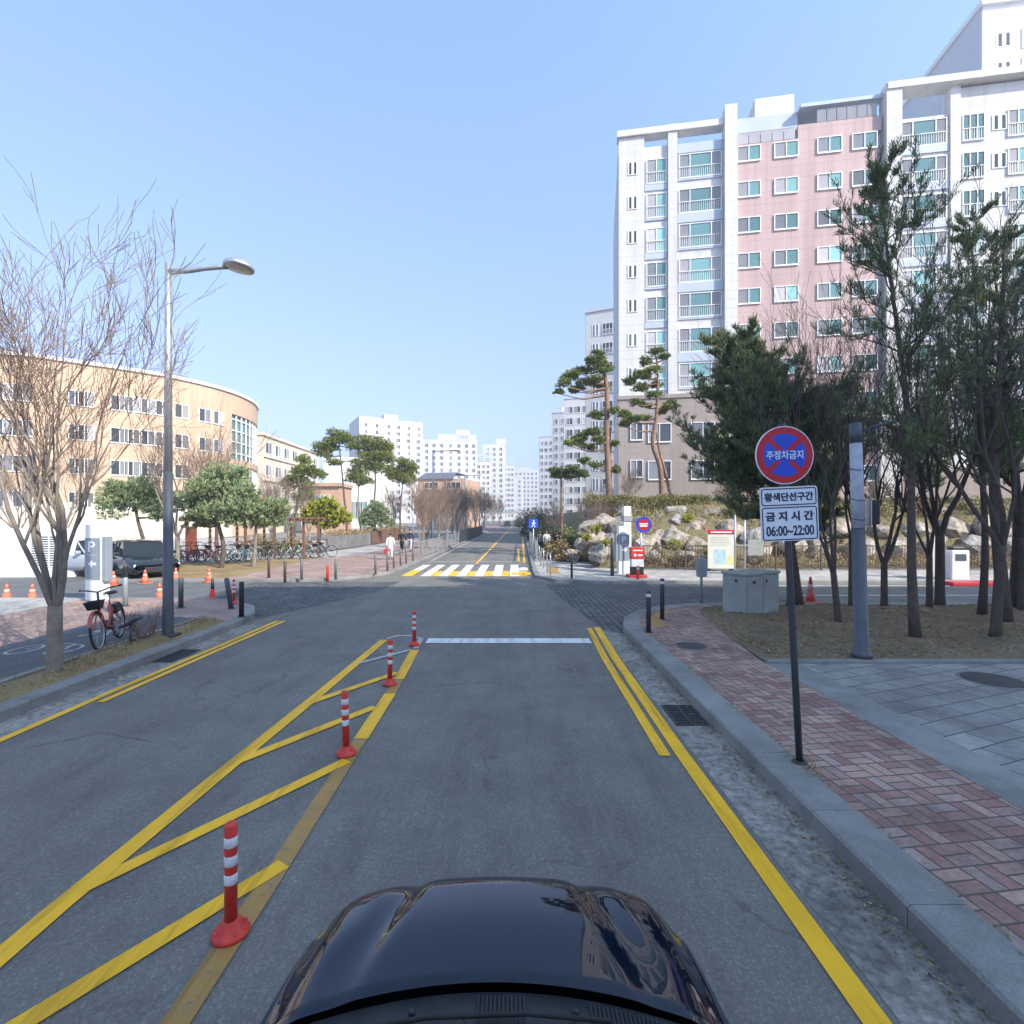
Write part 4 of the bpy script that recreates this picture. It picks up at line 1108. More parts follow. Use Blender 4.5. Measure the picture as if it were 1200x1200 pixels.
# park lamp in the planting bed on the right
x, y = G(1010, 768, .22)
pl = thing("park_lamp", "short thick lamp post with a slim head and a pale wrapped upper pole", "lamp post", (x, y, .2))
H = 3.85; LEAN = -.11
def pt(z): return (LEAN*z/H, 0, z)
mb = MB(); mb.tube([pt(0), pt(.06), pt(.10), pt(2.12)], [.155, .15, .112, .095], 18); mb.build("lower_pole", M['pole'], pl)
mb = MB(); mb.tube([pt(2.121), pt(3.52)], [.10, .09], 18); mb.build("wrapped_pole", mat("pale_anti_poster_wrap", (0.40, 0.42, 0.48, 1), .7, 0, .35, 4, .3), pl)
mb = MB(); mb.tube([pt(3.521), pt(H)], [.094, .092], 18); mb.build("cap", M['pole'], pl)
mb = MB()
for z in (2.28, 2.6, 3.1): mb.tube([(LEAN*z/H + .100*math.cos(t), .100*math.sin(t), z + .03*math.sin(t)) for t in np.linspace(0, 6.28, 17)], .006, 5)
mb.tube([(LEAN + .11, -.03, 3.1), (LEAN + .17, -.05, 2.95), (LEAN + .1, -.08, 2.8)], .006, 5)
mb.build("cable", M['black'], pl)
mb = MB(); mb.M = Matrix.Translation((.03, -.02, H - .12)) @ Matrix.Rotation(R(-16), 4, 'Y') @ Matrix.Rotation(R(-12), 4, 'Z')
mb.bbox(-.02, .1, -.025, .025, -.025, .025, .008); mb.bbox(.1, .44, -.07, .07, -.02, .035, .018); mb.build("lamp_head", M['steel_dark'], pl)
mb = MB(); mb.bbox(.10, .24, -.09, .06, 2.18, 2.58, .015); mb.build("control_box", M['black'], pl)
mb = MB(); mb.bbox(.085, .1, -.10, .07, 2.15, 2.61, .004); mb.build("box_bracket", M['galv'], pl)

# --- no-parking sign in the foreground
sx, sy = G(937, 893, .15)
sg = thing("no_parking_sign", "round red and blue no-parking sign with a white time panel on a leaning pole", "traffic sign", (sx, sy, .15))
TOP = Vector((XA(916, sy) - sx, 0, 3.25))
def on(z): t = z / 3.25; return Vector((TOP.x*t, 0, z))
mb = MB(); mb.tube([(0, 0, 0), on(1.0), on(2.0), on(3.25)], .031, 14); mb.build("pole", M['steel_dark'], sg)
mb = MB(); mb.lathe([(.07, 0), (.065, .012), (.034, .02), (.034, 0)], 14); mb.build("base_plate", M['iron'], sg)
def disc(mb, r, y0, y1, c, n=48, mi=0):
    vs = [(c[0] + r*math.cos(2*math.pi*k/n), y0, c[1] + r*math.sin(2*math.pi*k/n)) for k in range(n)] + [(c[0] + r*math.cos(2*math.pi*k/n), y1, c[1] + r*math.sin(2*math.pi*k/n)) for k in range(n)]
    mb.add(vs, [tuple(range(n)), tuple(reversed(range(n, 2*n)))] + [(k, n+k, n+(k+1) % n, (k+1) % n) for k in range(n)], mi)
cz = ZA(534, sy) - .15; cx = XA(916.5, sy) - sx
dk = MB(); disc(dk, .277, -.046, -.034, (cx, cz)); disk = dk.build("round_sign", M['sign_white'], sg)
dk = MB(); disc(dk, .268, -.0475, -.0461, (cx, cz)); dk.build("red_disc", M['sign_red'], disk)
dk = MB()
for a0 in (45, 135, 225, 315):                                    # four blue petals left by the red cross
    pts = []
    for k in range(17):
        a = R(a0 + 6.5 + 77*k/16); pts.append((cx + .205*math.cos(a), cz + .205*math.sin(a)))
    mid = R(a0 + 45); inn = .032
    pts.append((cx + inn*math.cos(mid), cz + inn*math.sin(mid)))
    dk.add([(p[0], -.0485, p[1]) for p in pts], [tuple(range(len(pts)))])
dk.build("blue_field", M['sign_blue'], disk)
dk = MB(); dk.add([(cx - .175, -.0482, cz - .055), (cx + .175, -.0482, cz - .055), (cx + .175, -.0482, cz + .045), (cx - .175, -.0482, cz + .045)], [(0, 1, 2, 3)])
dk.build("blue_band", M['sign_blue'], disk)
text_mesh("주정차금지", .09, M['sign_white'], disk, (cx, -.0495, cz + .002), (R(90), R(-1.5), 0), fit=(.35, .082), bold=.0015)
# time panel, turned a little clockwise as in the photo
pz = ZA(602, sy) - .15; px_ = XA(922, sy) - sx
pan = thing("x", None, None); bpy.data.objects.remove(pan)
def rrect(w, h, r, n=5):
    pts = []
    for (sx_, sz_, a0) in ((1, 1, 0), (-1, 1, 90), (-1, -1, 180), (1, -1, 270)):
        for k in range(n + 1):
            a = R(a0 + 90*k/n); pts.append((sx_*(w/2 - r) + r*math.cos(a), sz_*(h/2 - r) + r*math.sin(a)))
    return pts
def plate(mb, pts, y0, y1):
    n = len(pts)
    mb.add([(p[0], y0, p[1]) for p in pts] + [(p[0], y1, p[1]) for p in pts], [tuple(range(n)), tuple(reversed(range(n, 2*n)))] + [(k, n+k, n+(k+1) % n, (k+1) % n) for k in range(n)])
def ring(mb, w, h, r, t, y, cz_):
    a = rrect(w, h, r); c = rrect(w - 2*t, h - 2*t, max(.002, r - t)); n = len(a)
    mb.add([(p[0], y, p[1] + cz_) for p in a] + [(p[0], y, p[1] + cz_) for p in c], [(k, (k+1) % n, n+(k+1) % n, n+k) for k in range(n)])
mb = MB(); plate(mb, rrect(.548, .515, .03), -.010, 0)
panel = mb.build("time_panel", M['sign_white'], sg, (px_, -.038, pz), (0, R(-2.5), 0))
mb = MB(); ring(mb, .525, .165, .025, .011, -.0112, .162); ring(mb, .525, .315, .025, .011, -.0112, -.092); mb.build("border", M['sign_ink'], panel)
text_mesh("황색단선구간", .1, M['sign_ink'], panel, (0, -.0115, .162), fit=(.465, .085), bold=.004)
text_mesh("금 지 시 간", .12, M['sign_ink'], panel, (0, -.0115, -.022), fit=(.455, .092), bold=.005)
text_mesh("06:00~22:00", .12, M['sign_ink'], panel, (0, -.0115, -.160), fit=(.455, .098), bold=.003)
mb = MB()
for z in (cz + .1, cz - .12, pz + .12, pz - .12):
    p = on(z); mb.bbox(p.x - .06, p.x + .06, -.034, .036, z - .015, z + .015, .004)
mb.build("clamp", M['galv'], sg)

# --- electrical cabinet
x, y = G(874, 724, .2)
eb = thing("utility_cabinet", "grey green steel utility cabinet at the edge of the planting bed", "utility cabinet", (x, y, .16), R(30))
mb = MB(); mb.bbox(0, 1.25, 0, .62, .06, .99, .012); mb.build("body", M['cabinet'], eb)
mb = MB(); mb.bbox(-.03, 1.28, -.03, .65, .991, 1.05, .012); mb.build("lid", M['cabinet'], eb)
mb = MB(); mb.box(-.02, 1.27, -.02, .64, -.06, .059); mb.build("plinth", M['concrete_dark'], eb)
for x0 in (.03, .635):
    mb = MB(); mb.bbox(x0, x0 + .59, -.012, -.001, .1, .95, .004); d = mb.build("door", M['cabinet'], eb)
    mb = MB(); mb.bbox(x0 + .09 if x0 > .1 else x0 + .2, x0 + .13 if x0 > .1 else x0 + .3, -.028, -.0125, .80, .87, .004); mb.build("lock", M['steel_dark'], d)
mb = MB(); mb.bbox(-.012, -.001, .22, .28, .82, .9, .004); mb.build("latch", M['steel_dark'], eb)

# --- small grey box on a post at the corner
x, y = G(822, 706, .15)
jb = thing("box_on_post", "small grey steel box on a thin post at the right corner", "junction box", (x, y, .14))
mb = MB(); mb.lathe([(.035, 0), (.035, 1.35)], 12); mb.build("post", M['grey_metal'], jb)
mb = MB(); mb.bbox(-.12, .12, -.1, .08, .72, 1.22, .012); mb.build("box", M['grey_metal'], jb)

# --- pylons with the parking sign
def pylon(label, loc, h, w, rz, flip, group, s=1.0):
    o = thing("parking_pylon", label, "sign pylon", loc, rz, group)
    mb = MB(); mb.bbox(-w/2, w/2, 0, .28, 0, h, .015); mb.build("body", M['white_metal'], o)
    mb = MB(); mb.box(-w/2 + .02, w/2 - .02, -.025, -.001, .62*s, h - .38*s); pn = mb.build("panel", M['sign_grey'], o)
    mb = MB(); mb.bbox(w/2 + .001 if not flip else -w/2 - .12, w/2 + .12 if not flip else -w/2 - .001, .02, .24, .55*s, h - .34*s, .012); mb.build("side_panel", M['sign_grey'], o)
    zt = h - .62*s
    text_mesh("P", .4*s, M['sign_white'], pn, (-.02, -.027, zt), fit=(.22*s, .30*s), bold=.004)
    mb = MB(); mb.box(-w*.3, w*.3, -.0265, -.0255, zt - .235*s, zt - .225*s); mb.build("rule", M['sign_white'], pn)
    mb = MB(); zz = zt - .48*s
    if not flip: A = [(-.16, 0), (0, .13), (0, .045), (.15, .045), (.15, -.045), (0, -.045), (0, -.13)]
    else: A = [(.16, 0), (0, -.13), (0, -.045), (-.15, -.045), (-.15, .045), (0, .045), (0, .13)]
    mb.add([(a*s*.85, -.0265, zz + c*s*.85) for a, c in A], [(0, 1, 6), (2, 3, 4, 5)]); mb.build("arrow", M['sign_white'], pn)
    return o
x, y = G(109, 704, .15)
pylon("white pylon with a grey P parking panel left of the street lamp", (x, y, .14), 2.15, .52, R(-8), False, "parking sign pylons")
x, y = G(731, 672, .12)
py2 = pylon("tall white pylon with a grey P parking panel before the right rocks", (x, y - .1, .118), 2.0, .48, R(8), True, "parking sign pylons", .9)
mb = MB(); mb.bbox(.1, .42, .29, .55, 0, 2.85, .015); mb.build("rear_mast", M['white_metal'], py2)
mb = MB(); mb.bbox(.07, .45, .24, .6, 2.2, 2.45, .01); mb.build("collar", M['grey_metal'], py2)

# --- red and blue round sign by the kiosk
x, y = G(751, 674, .12)
rs = thing("round_sign", "round blue rimmed red sign on a slim pole before the rocks", "traffic sign", (x, y, .118))
mb = MB(); mb.lathe([(.035, 0), (.035, 2.3)], 12); mb.build("pole", M['galv'], rs)
cc = (.1, ZA(615, y) - .118)
mb = MB(); disc(mb, .32, -.06, -.04, cc); d0 = mb.build("disc", M['sign_blue'], rs)
mb = MB(); disc(mb, .225, -.063, -.0605, cc); mb.build("red_centre", M['sign_red'], d0)
mb = MB(); mb.box(cc[0] - .17, cc[0] + .17, -.066, -.0635, cc[1] + .01, cc[1] + .07); mb.box(cc[0] - .15, cc[0] + .15, -.066, -.0635, cc[1] - .08, cc[1] - .02); mb.build("white_lettering", M['sign_white'], d0)
# --- red, white and black kiosk box
x, y = G(746, 676, .12)
kb = thing("help_point", "small red, white and black pillar box on a red base beside the rocks", "pillar box", (x, y, .118))
mb = MB(); mb.bbox(-.36, .36, -.3, .3, 0, .1, .015); mb.build("base", M['red_plastic'], kb)
mb = MB(); mb.bbox(-.24, .24, -.18, .18, .101, .42, .01); mb.build("lower_body", M['black'], kb)
mb = MB(); mb.bbox(-.24, .24, -.18, .18, .421, .72, .01); mb.build("middle_body", M['white_metal'], kb)
mb = MB(); mb.bbox(-.25, .25, -.19, .19, .721, 1.18, .012); tp = mb.build("head", M['red_plastic'], kb)
mb = MB(); disc(mb, .06, -.2, -.192, (-.1, .88), 20); mb.box(.0, .19, -.2, -.192, .85, .91); mb.box(-.19, .19, -.2, -.192, 1.04, 1.09); mb.build("emblem", M['sign_white'], tp)
x, y = G(747.5, 682, .0)
bollard("short white and red post in front of the red pillar box", x, y, .0, .62, .05, 'red_plastic', None, 0, 'reflector')

# --- blue pedestrian sign on the far right pavement
x, y = G(625, 656, .12)
bs = thing("crossing_sign", "square blue pedestrian sign on a thin pole beside the far road", "traffic sign", (x, y, .118))
mb = MB(); mb.lathe([(.03, 0), (.03, 2.2)], 10); mb.build("pole", M['galv'], bs)
zc = ZA(613.5, y) - .118
mb = MB(); mb.bbox(-.26, .26, -.06, -.035, zc - .26, zc + .26, .01); p_ = mb.build("panel", M['sign_blue'], bs)
mb = MB(); disc(mb, .045, -.064, -.0605, (.02, zc + .15), 16)
for q in ([(-.02, .1), (.06, .1), (.05, -.05), (-.02, -.05)], [(-.02, -.05), (.02, -.05), (-.07, -.2), (-.12, -.2)], [(.02, -.05), (.05, -.05), (.12, -.2), (.07, -.2)], [(.05, .09), (.14, 0), (.11, -.02), (.04, .05)], [(-.02, .09), (-.1, .0), (-.07, -.02), (0, .05)]):
    mb.add([(a, -.0632, zc + c) for a, c in reversed(q)], [(0, 1, 2, 3)])
mb.build("figure", M['sign_white'], p_)

# --- notice board before the fence
x, y = G(840, 668, .12)
nb = thing("notice_banner", "tall pale notice board with a red heading standing before the fence", "notice board", (x, y - .5, .118), R(-4))
W2 = .58; HB = 1.82
mb = MB(); mb.box(-W2, W2, 0, .04, .12, HB); pb_ = mb.build("board", mat("cream_notice_board", (.62, .60, .52, 1), .6, 0, .06, 2), nb)
mb = MB(); mb.box(-W2, W2, -.004, -.001, HB - .2, HB - .004); mb.build("heading", M['sign_red'], pb_)
mb = MB()
for i, (z, w) in enumerate(((HB - .13, .46),)): mb.box(-w, w, -.007, -.0045, z, z + .06)
mb.build("heading_strip", M['sign_white'], pb_)
mb = MB(); rg = random.Random(3)
for i in range(6): mb.box(-.48, -.48 + rg.uniform(.7, .95), -.003, -.001, HB - .33 - i*.075, HB - .315 - i*.075)
mb.build("text_lines", M['sign_grey'], pb_)
mb = MB(); mb.box(-.32, .2, -.003, -.001, .3, .95); mb.build("picture", mat("pale_blue_print", (.36, .52, .56, 1), .6, 0, .25, 6), pb_)
mb = MB(); mb.box(.26, .56, -.003, -.001, .3, .7); mb.build("picture", mat("yellow_print", (.62, .58, .25, 1), .6, 0, .2, 6), pb_)
for s in (-.5, .5):
    mb = MB(); mb.box(s - .03, s + .03, .041, .12, 0, 1.5); mb.box(s - .03, s + .03, .0, .5, 0, .04); mb.build("stand", M['steel_dark'], nb)
# grey sign panel and poles behind the cabinet
sp = thing("back_of_sign", "grey green sign plate on two steel poles behind the utility cabinet", "sign", (XA(867, 21), 21, .118))
for dx in (-.2, .2):
    mb = MB(); mb.lathe([(.04, 0), (.04, 2.6)], 10, (dx, 0, 0)); mb.build("pole", M['galv'], sp)
mb = MB(); mb.bbox(.3, .95, -.05, -.02, .8, 1.45, .02); mb.bbox(-.25, .31, -.045, -.041, 1.2, 1.26, .001); mb.build("plate", M['cabinet'], sp)

# --- fences
def railing(label, p0, p1, h, step, m, pick=.14, name="railing", z=.118, posts=True, group=None, infill='bars', rails=(.12, 1.0)):
    d = Vector((p1[0] - p0[0], p1[1] - p0[1])); L = d.length
    o = thing(name, label, "fence", (p0[0], p0[1], z), math.atan2(d.y, d.x), group)
    n = max(1, round(L / step))
    for i in range(n + 1):
        x = L*i/n; mb = MB(); mb.box(x - .03, x + .03, -.03, .03, 0, h + .04); mb.build("post", M[m], o)
    for i in range(n):
        x0 = L*i/n + .031; x1 = L*(i+1)/n - .031; mb = MB()
        for r_ in rails: mb.box(x0, x1, -.02, .02, h*r_ - .05, h*r_)
        if infill == 'bars':
            k = max(2, int((x1 - x0)/pick))
            for j in range(1, k): 
                xx = x0 + (x1 - x0)*j/k; mb.box(xx - .009, xx + .009, -.009, .009, h*rails[0] + .001, h*rails[-1] - .051)
        elif infill == 'boards':
            k = max(2, int((x1 - x0)/pick))
            for j in range(k):
                xx = x0 + (x1 - x0)*(j + .5)/k; mb.box(xx - pick*.42, xx + pick*.42, -.05, -.021, .03, h*(1.0 + .02*((j*7) % 3)))
        mb.build("panel", M[m], o)
    return o
railing("brown metal railing before the right rock bank, running to the frame's edge", (5.75, 22.9), (32, 22.9), 1.12, 2.0, 'steel_brown', .13)
railing("grey metal railing on the pavement edge left of the far road", (-5.35, 29.5), (-4.9, 47), .95, 2.2, 'grey_metal', .34)
railing("dark solid railing left of the far road, beyond the grey railing", (-4.85, 48), (-4.2, 72), 1.15, 2.0, 'steel_dark', .12, infill='boards')
railing("long grey railing along the right kerb of the far road", (1.35, 27.5), (1.9, 62), 1.05, 2.3, 'grey_metal', .4)
railing("low weathered grey wooden fence behind the pink pavement", (XA(382, 36), 36), (XA(434, 44), 44), 1.0, 2.0, 'concrete_dark', .16, name="wooden_fence", infill='boards', rails=(.3, .85))
railing("brown wooden fence farther along behind the pink pavement", (XA(436, 44.5), 44.5), (XA(474, 58), 58), 1.1, 2.2, 'wood', .16, name="wooden_fence", infill='boards', rails=(.3, .85))

# --- cones
def cone(label, loc, h=.52, m='orange_plastic', group="traffic cones by the parking entrance"):
    o = thing("traffic_cone", label, "traffic cone", loc, 0.3, group)
    mb = MB(); mb.bbox(-.18, .18, -.18, .18, 0, .035, .012); mb.build("base", M[m], o)
    def r_(z): return .135 - .105*(z/h)
    mb = MB(); mb.lathe([(r_(.03), .034), (r_(h*.5), h*.5)], 18); mb.lathe([(r_(h*.72), h*.72), (r_(h), h - .01), (.012, h)], 18); mb.build("shell", M[m], o)
    mb = MB(); mb.lathe([(r_(h*.5) + .001, h*.5), (r_(h*.72) + .001, h*.72)], 18); mb.build("band", M['cone_band'], o)
    return o
M['cone_band'] = mat('dull_cone_band', (.55, .36, .28, 1), .5, 0, .15, 6)
c0 = cone("orange cone beside the parking pylon, in front of the dark car", (*G(133, 686), .004))
for px, py, lab in ((170, 684, "orange cone in front of the dark car's wing, left of the street lamp"), (206, 681, "orange cone half hidden behind the street lamp"), (187, 704, "bright orange cone just left of the street lamp, nearer the pavement"),
                    (8, 705, "faded orange cone at the picture's left edge before the white vent box"), (38, 705, "faded orange cone second from the left edge"), (245, 682, "pale orange cone on the dry verge right of the street lamp")):
    x, y = G(px, py); dup(c0, (x, y, .004), px*.1, lab)
x, y = G(249, 705, 0.0)
k_ = thing("warning_post", "slim red cone with a dark top between two grey bollards", "traffic cone", (x, y, .012))
mb = MB(); mb.lathe([(.15, 0), (.15, .03), (.1, .05), (.055, .36), (.05, .36)], 14); mb.build("base", M['red_plastic'], k_)
mb = MB(); mb.lathe([(.048, .361), (.04, .66), (0, .67)], 14); mb.build("top", M['steel_dark'], k_)
x, y = G(957, 702, .15)
cone("tall faded red cone beyond the planting bed, behind the no-parking sign", (x, y + .3, .012), .75, 'cone_red', None)

# --- parking gate on the right side road, red kerb
o = thing("ticket_machine", "white parking ticket machine on the red island of the side road", "ticket machine", (XA(1121, 19.6), 19.6, .118), R(-4))
mb = MB(); mb.bbox(-.32, .32, -.2, .25, 0, 1.12, .03); mb.build("body", M['white_metal'], o)
mb = MB(); mb.bbox(.321, .36, -.15, .2, .1, 1.05, .01); mb.build("side_panel", M['black'], o)
mb = MB(); mb.box(-.2, .2, -.206, -.201, .72, .98); mb.build("screen", M['glass_dark'], o)
mb = MB(); mb.bbox(-.2, .22, -.1, .2, 1.121, 1.24, .02); mb.build("hood", M['steel_dark'], o)
o = thing("gate_sign", "white framed grey panel standing left of the ticket machine", "sign", (XA(1098, 19.6), 19.6, .118), R(6))
mb = MB(); mb.bbox(-.24, .24, -.04, .04, .3, 1.55, .03); mb.build("panel", M['glass_grey'], o)
mb = MB(); mb.tube([(-.27, 0, 0), (-.27, 0, 1.5), (-.2, 0, 1.6), (.2, 0, 1.6), (.27, 0, 1.5), (.27, 0, 0)], .03, 8); mb.build("frame", M['white_metal'], o)
b = MB(); b.bbox(15.9, 24, 18.45, 19.07, 0.002, .14, .02); structure(b.build("traffic_island", mat("red_kerb_paint", (.46, .03, .035, 1), .6, 0, .2, 3)))

# --- vent box and bike shelter on the left
o = thing("vent_box", "white rendered ventilation box with grey louvres at the left edge", "ventilation box", (XA(-12, 19.8), 21.2, .0), R(4))
mb = MB(); mb.bbox(-2.2, 1.95, 0, 3, 0, 2.0, .02); mb.build("body", M['wall_white'], o)
mb = MB(); mb.box(.25, 1.75, -.03, -.003, .42, 1.78); l_ = mb.build("vent_frame", M['white_metal'], o)
mb = MB()
for x0 in (.32, 1.03):
    for k in range(13):
        z = .48 + k*.097
        mb.add([(x0, -.032, z), (x0 + .65, -.032, z), (x0 + .65, -.075, z + .06), (x0, -.075, z + .06)], [(0, 1, 2, 3)])
mb.build("louvres", M['grey_metal'], l_)
o = thing("bike_shelter", "brown wooden pergola over the parked bicycles", "shelter", (-18.4, 29.0, .05))
for i, x in enumerate(np.linspace(0, 6.6, 5)):
    for y in (0, 2.2):
        mb = MB(); mb.box(x - .06, x + .06, y - .06, y + .06, 0, 2.2); mb.build("post", M['wood'], o)
mb = MB(); mb.box(-.3, 6.9, -.3, -.2, 2.2, 2.36); mb.box(-.3, 6.9, 2.4, 2.5, 2.2, 2.36)
for x in np.linspace(-.2, 6.8, 20): mb.box(x - .03, x + .03, -.4, 2.6, 2.361, 2.45)
mb.build("roof", M['wood'], o)
mb = MB(); mb.box(-.05, .6, -.09, -.065, .3, 1.9); mb.build("screen_panel", mat("rust_brown_panel", (.25, .07, .04, 1), .8, 0, .2, 3), o)
# small tilted garden plate beside the lamp
x, y = G(153, 757, .2)
o = thing("verge_plate", "small black tilted plate on a stalk in the dry verge by the street lamp", "marker", (x, y, .17))
mb = MB(); mb.lathe([(.022, 0), (.022, .42)], 10); mb.build("stalk", M['steel_dark'], o)
mb = MB(); mb.M = Matrix.Translation((0, 0, .45)) @ Matrix.Rotation(R(-28), 4, 'Y'); mb.bbox(-.19, .19, -.08, .08, -.02, .02, .008); mb.build("plate", M['steel_dark'], o)
# ------------------------------------------------------------------ trees, shrubs, rocks
def nrm(v):
    return v / (np.linalg.norm(v) + 1e-9)
def grow(out, rng, p, d, L, r, depth, maxd, up=.12, wob=.14, kids=(2, 4), ang=(22, 42), ratio=(.55, .78), nseg=4, taper=.45, first=.35, rmin=.004):
    """one limb and, from it, its branches; out collects (points, radii, depth)"""
    pts = [p.copy()]; rad = [r]; q = p.copy(); dd = d.copy(); dirs = [dd]
    for i in range(nseg):
        dd = nrm(dd + rng.normal(0, wob, 3) + np.array([0, 0, up]))
        q = q + dd * L / nseg
        pts.append(q.copy()); rad.append(max(rmin, r * (1 - (1 - taper) * (i + 1) / nseg))); dirs.append(dd)
    out.append((pts, rad, depth))
    if depth >= maxd: return
    k = rng.integers(kids[0], kids[1] + 1)
    for j in range(k):
        t = first + (1 - first) * (j + rng.uniform(.1, .9)) / k if j < k - 1 else 1.0
        x = t * nseg; i0 = min(nseg - 1, int(x)); f = x - i0
        pp = pts[i0] * (1 - f) + pts[i0+1] * f; rr = rad[i0] * (1 - f) + rad[i0+1] * f; bd = dirs[min(nseg, i0 + 1)]
        a = R(rng.uniform(*ang)) * (0.45 if t >= 1 else 1.0); az = rng.uniform(0, 2*math.pi)
        o1 = nrm(np.cross(bd, [0.3, 0.2, 1.0]) + 1e-4); o2 = np.cross(bd, o1)
        nd = nrm(bd * math.cos(a) + (o1 * math.cos(az) + o2 * math.sin(az)) * math.sin(a))
        rt = rng.uniform(*ratio)
        grow(out, rng, pp, nd, L * rt * (1.1 if t >= 1 else 1), max(rmin, rr * (.85 if t >= 1 else .62)), depth + 1, maxd, up, wob, kids, ang, ratio, max(2, nseg - (depth > 1)), taper, first, rmin)
def limbs_mesh(segs, name, m, parent, d0, d1):
    mb = MB()
    for pts, rad, dep in segs:
        if d0 <= dep <= d1:
            n = 10 if dep == 0 else (7 if dep == 1 else (5 if dep == 2 else 3))
            mb.tube(pts, rad, n, caps=(dep < 2))
    return mb.build(name, M[m], parent)
def trunk_flare(mb, base, top, r0, r1, bend=(0, 0), n=12):
    """trunk with a root flare and a slight bend"""
    pts = []; rad = []
    for i in range(9):
        t = i / 8; pts.append((base[0] + (top[0]-base[0])*t + bend[0]*math.sin(math.pi*t), base[1] + (top[1]-base[1])*t + bend[1]*math.sin(math.pi*t), base[2] + (top[2]-base[2])*t))
        rad.append((r0 + (r1 - r0)*t) * (1 + .28*max(0, 1 - t*7)))
    mb.tube(pts, rad, n); return pts

def quads(P, D, length, width, rng, bend=.0):
    """leaf blades: one quad per point P along direction D"""
    n = len(P)
    r = rng.normal(size=(n, 3)); s = np.cross(D, r); s /= (np.linalg.norm(s, axis=1, keepdims=True) + 1e-9)
    length = np.asarray(length).reshape(-1, 1); width = np.asarray(width).reshape(-1, 1)
    a = P - s*width*.5; b = P + s*width*.5; mid = P + D*length*.55
    tip = P + D*length
    V = np.stack([P, mid - s*width*.5, tip, mid + s*width*.5], 1).reshape(-1, 3)
    F = np.arange(4*n).reshape(n, 4)
    return V, F
def rand_dirs(n, rng):
    v = rng.normal(size=(n, 3)); return v / np.linalg.norm(v, axis=1, keepdims=True)
def tufts(T, TD, k, length, width, rng, spread=.8):
    """k needles at each tuft point T, fanned round its direction TD"""
    n = len(T)
    P = np.repeat(T, k, 0); D = np.repeat(TD, k, 0) + rand_dirs(n*k, rng) * spread
    D /= np.linalg.norm(D, axis=1, keepdims=True)
    L = length * rng.uniform(.6, 1.15, n*k)
    P = P + rand_dirs(n*k, rng) * .03
    return quads(P, D, L, np.full(n*k, width), rng)

def bare_tree(name, label, loc, seed, height=7.0, r=.12, stems=4, fork=1.2, spread=.35, maxd=4, bark='bark', twig='twig', group=None, lean=(0, 0), kids=(3, 4), cat="tree", rmin=.004):
    rng = np.random.default_rng(seed)
    o = thing(name, label, cat, loc, 0, group)
    mb = MB(); f = (lean[0], lean[1], fork)
    trunk_flare(mb, (0, 0, -.05), f, r, r*.86)
    segs = []
    L = (height - fork) * .52
    for i in range(stems):
        az = 2*math.pi*(i + rng.uniform(-.3, .3))/stems
        sp = spread * rng.uniform(.55, 1.25)
        d = nrm(np.array([math.cos(az)*sp, math.sin(az)*sp, 1.0]))
        p = np.array(f) + np.array([math.cos(az), math.sin(az), -0.6]) * r * .35
        grow(segs, rng, p, d, L * rng.uniform(.85, 1.1), r * .55 * rng.uniform(.75, 1.05) / (stems/4)**.5, 0, maxd, .09, .11, kids, (16, 38), (.52, .74), 5, .5, .35, rmin)
    for pts, rad, dep in segs:
        if dep <= 1: mb.tube(pts, rad, 9 if dep == 0 else 7, caps=False)
    mb.build("trunk", M[bark], o)
    limbs_mesh(segs, "crown", twig, o, 2, maxd)
    return o

def pine(name, label, loc, seed, height=8.0, r=.13, crown0=.35, radius=1.8, lean=(0, 0), bend=(0, 0), density=1.0, needle='needle_dark', bark='bark_dark', group=None, tl=.17, tw=.018, k=14, whorl=.38, updir=.5, cat="pine tree", kids=(3, 5), fan=.8):
    """pine with whorled limbs and tufts of needles towards their ends"""
    rng = np.random.default_rng(seed)
    o = thing(name, label, cat, loc, 0, group)
    mb = MB(); pts = []
    rad = []
    for i in range(15):
        t = i/14
        pts.append(np.array([lean[0]*t + bend[0]*math.sin(math.pi*t) + .05*math.sin(t*9 + seed), lean[1]*t + bend[1]*math.sin(math.pi*t) + .05*math.cos(t*8 + seed), -.05 + height*t])); rad.append(max(.018, r*(1 - t*.88))*(1 + .25*max(0, 1 - t*10)))
    mb.tube(pts, rad, 10)
    T = []; TD = []
    z = height*crown0
    while z < height*.99:
        t = z/height; i = min(13, int(t*14)); f = t*14 - i; p = pts[i]*(1-f) + pts[i+1]*f
        nb = int(rng.integers(3, 6)*density + .5)
        tt = (t - crown0)/(1 - crown0)
        for b_ in range(nb):
            az = rng.uniform(0, 2*math.pi)
            ln = radius*(1 - tt**1.6*.8)*(.55 + .45*min(1, tt*3))*rng.uniform(.55, 1.1)
            seg = []
            d = nrm(np.array([math.cos(az), math.sin(az), updir*rng.uniform(.3, 1.2)]))
            grow(seg, rng, p, d, ln, max(.012, rad[i]*.42), 1, 3, .10, .16, kids, (25, 55), (.42, .64), 4, .45, .3, .006)
            for (q, rr, dep) in seg:
                mb.tube(q, rr, 4, caps=False)
                for a in range(1 if dep > 1 else 2, len(q)):
                    n_ = 2 if dep > 1 else 1
                    for c in range(n_):
                        ff = rng.uniform(0, 1); T.append(q[a-1]*(1-ff) + q[a]*ff); TD.append(nrm(q[a] - q[a-1] + np.array([0, 0, .25])))
        z += whorl*rng.uniform(.7, 1.3)
    mb.build("trunk", M[bark], o)
    T = np.array(T); TD = np.array(TD)
    V, F = tufts(T, TD, k, tl, tw, rng, fan)
    np_mesh("crown", V, F, M[needle], o)
    return o

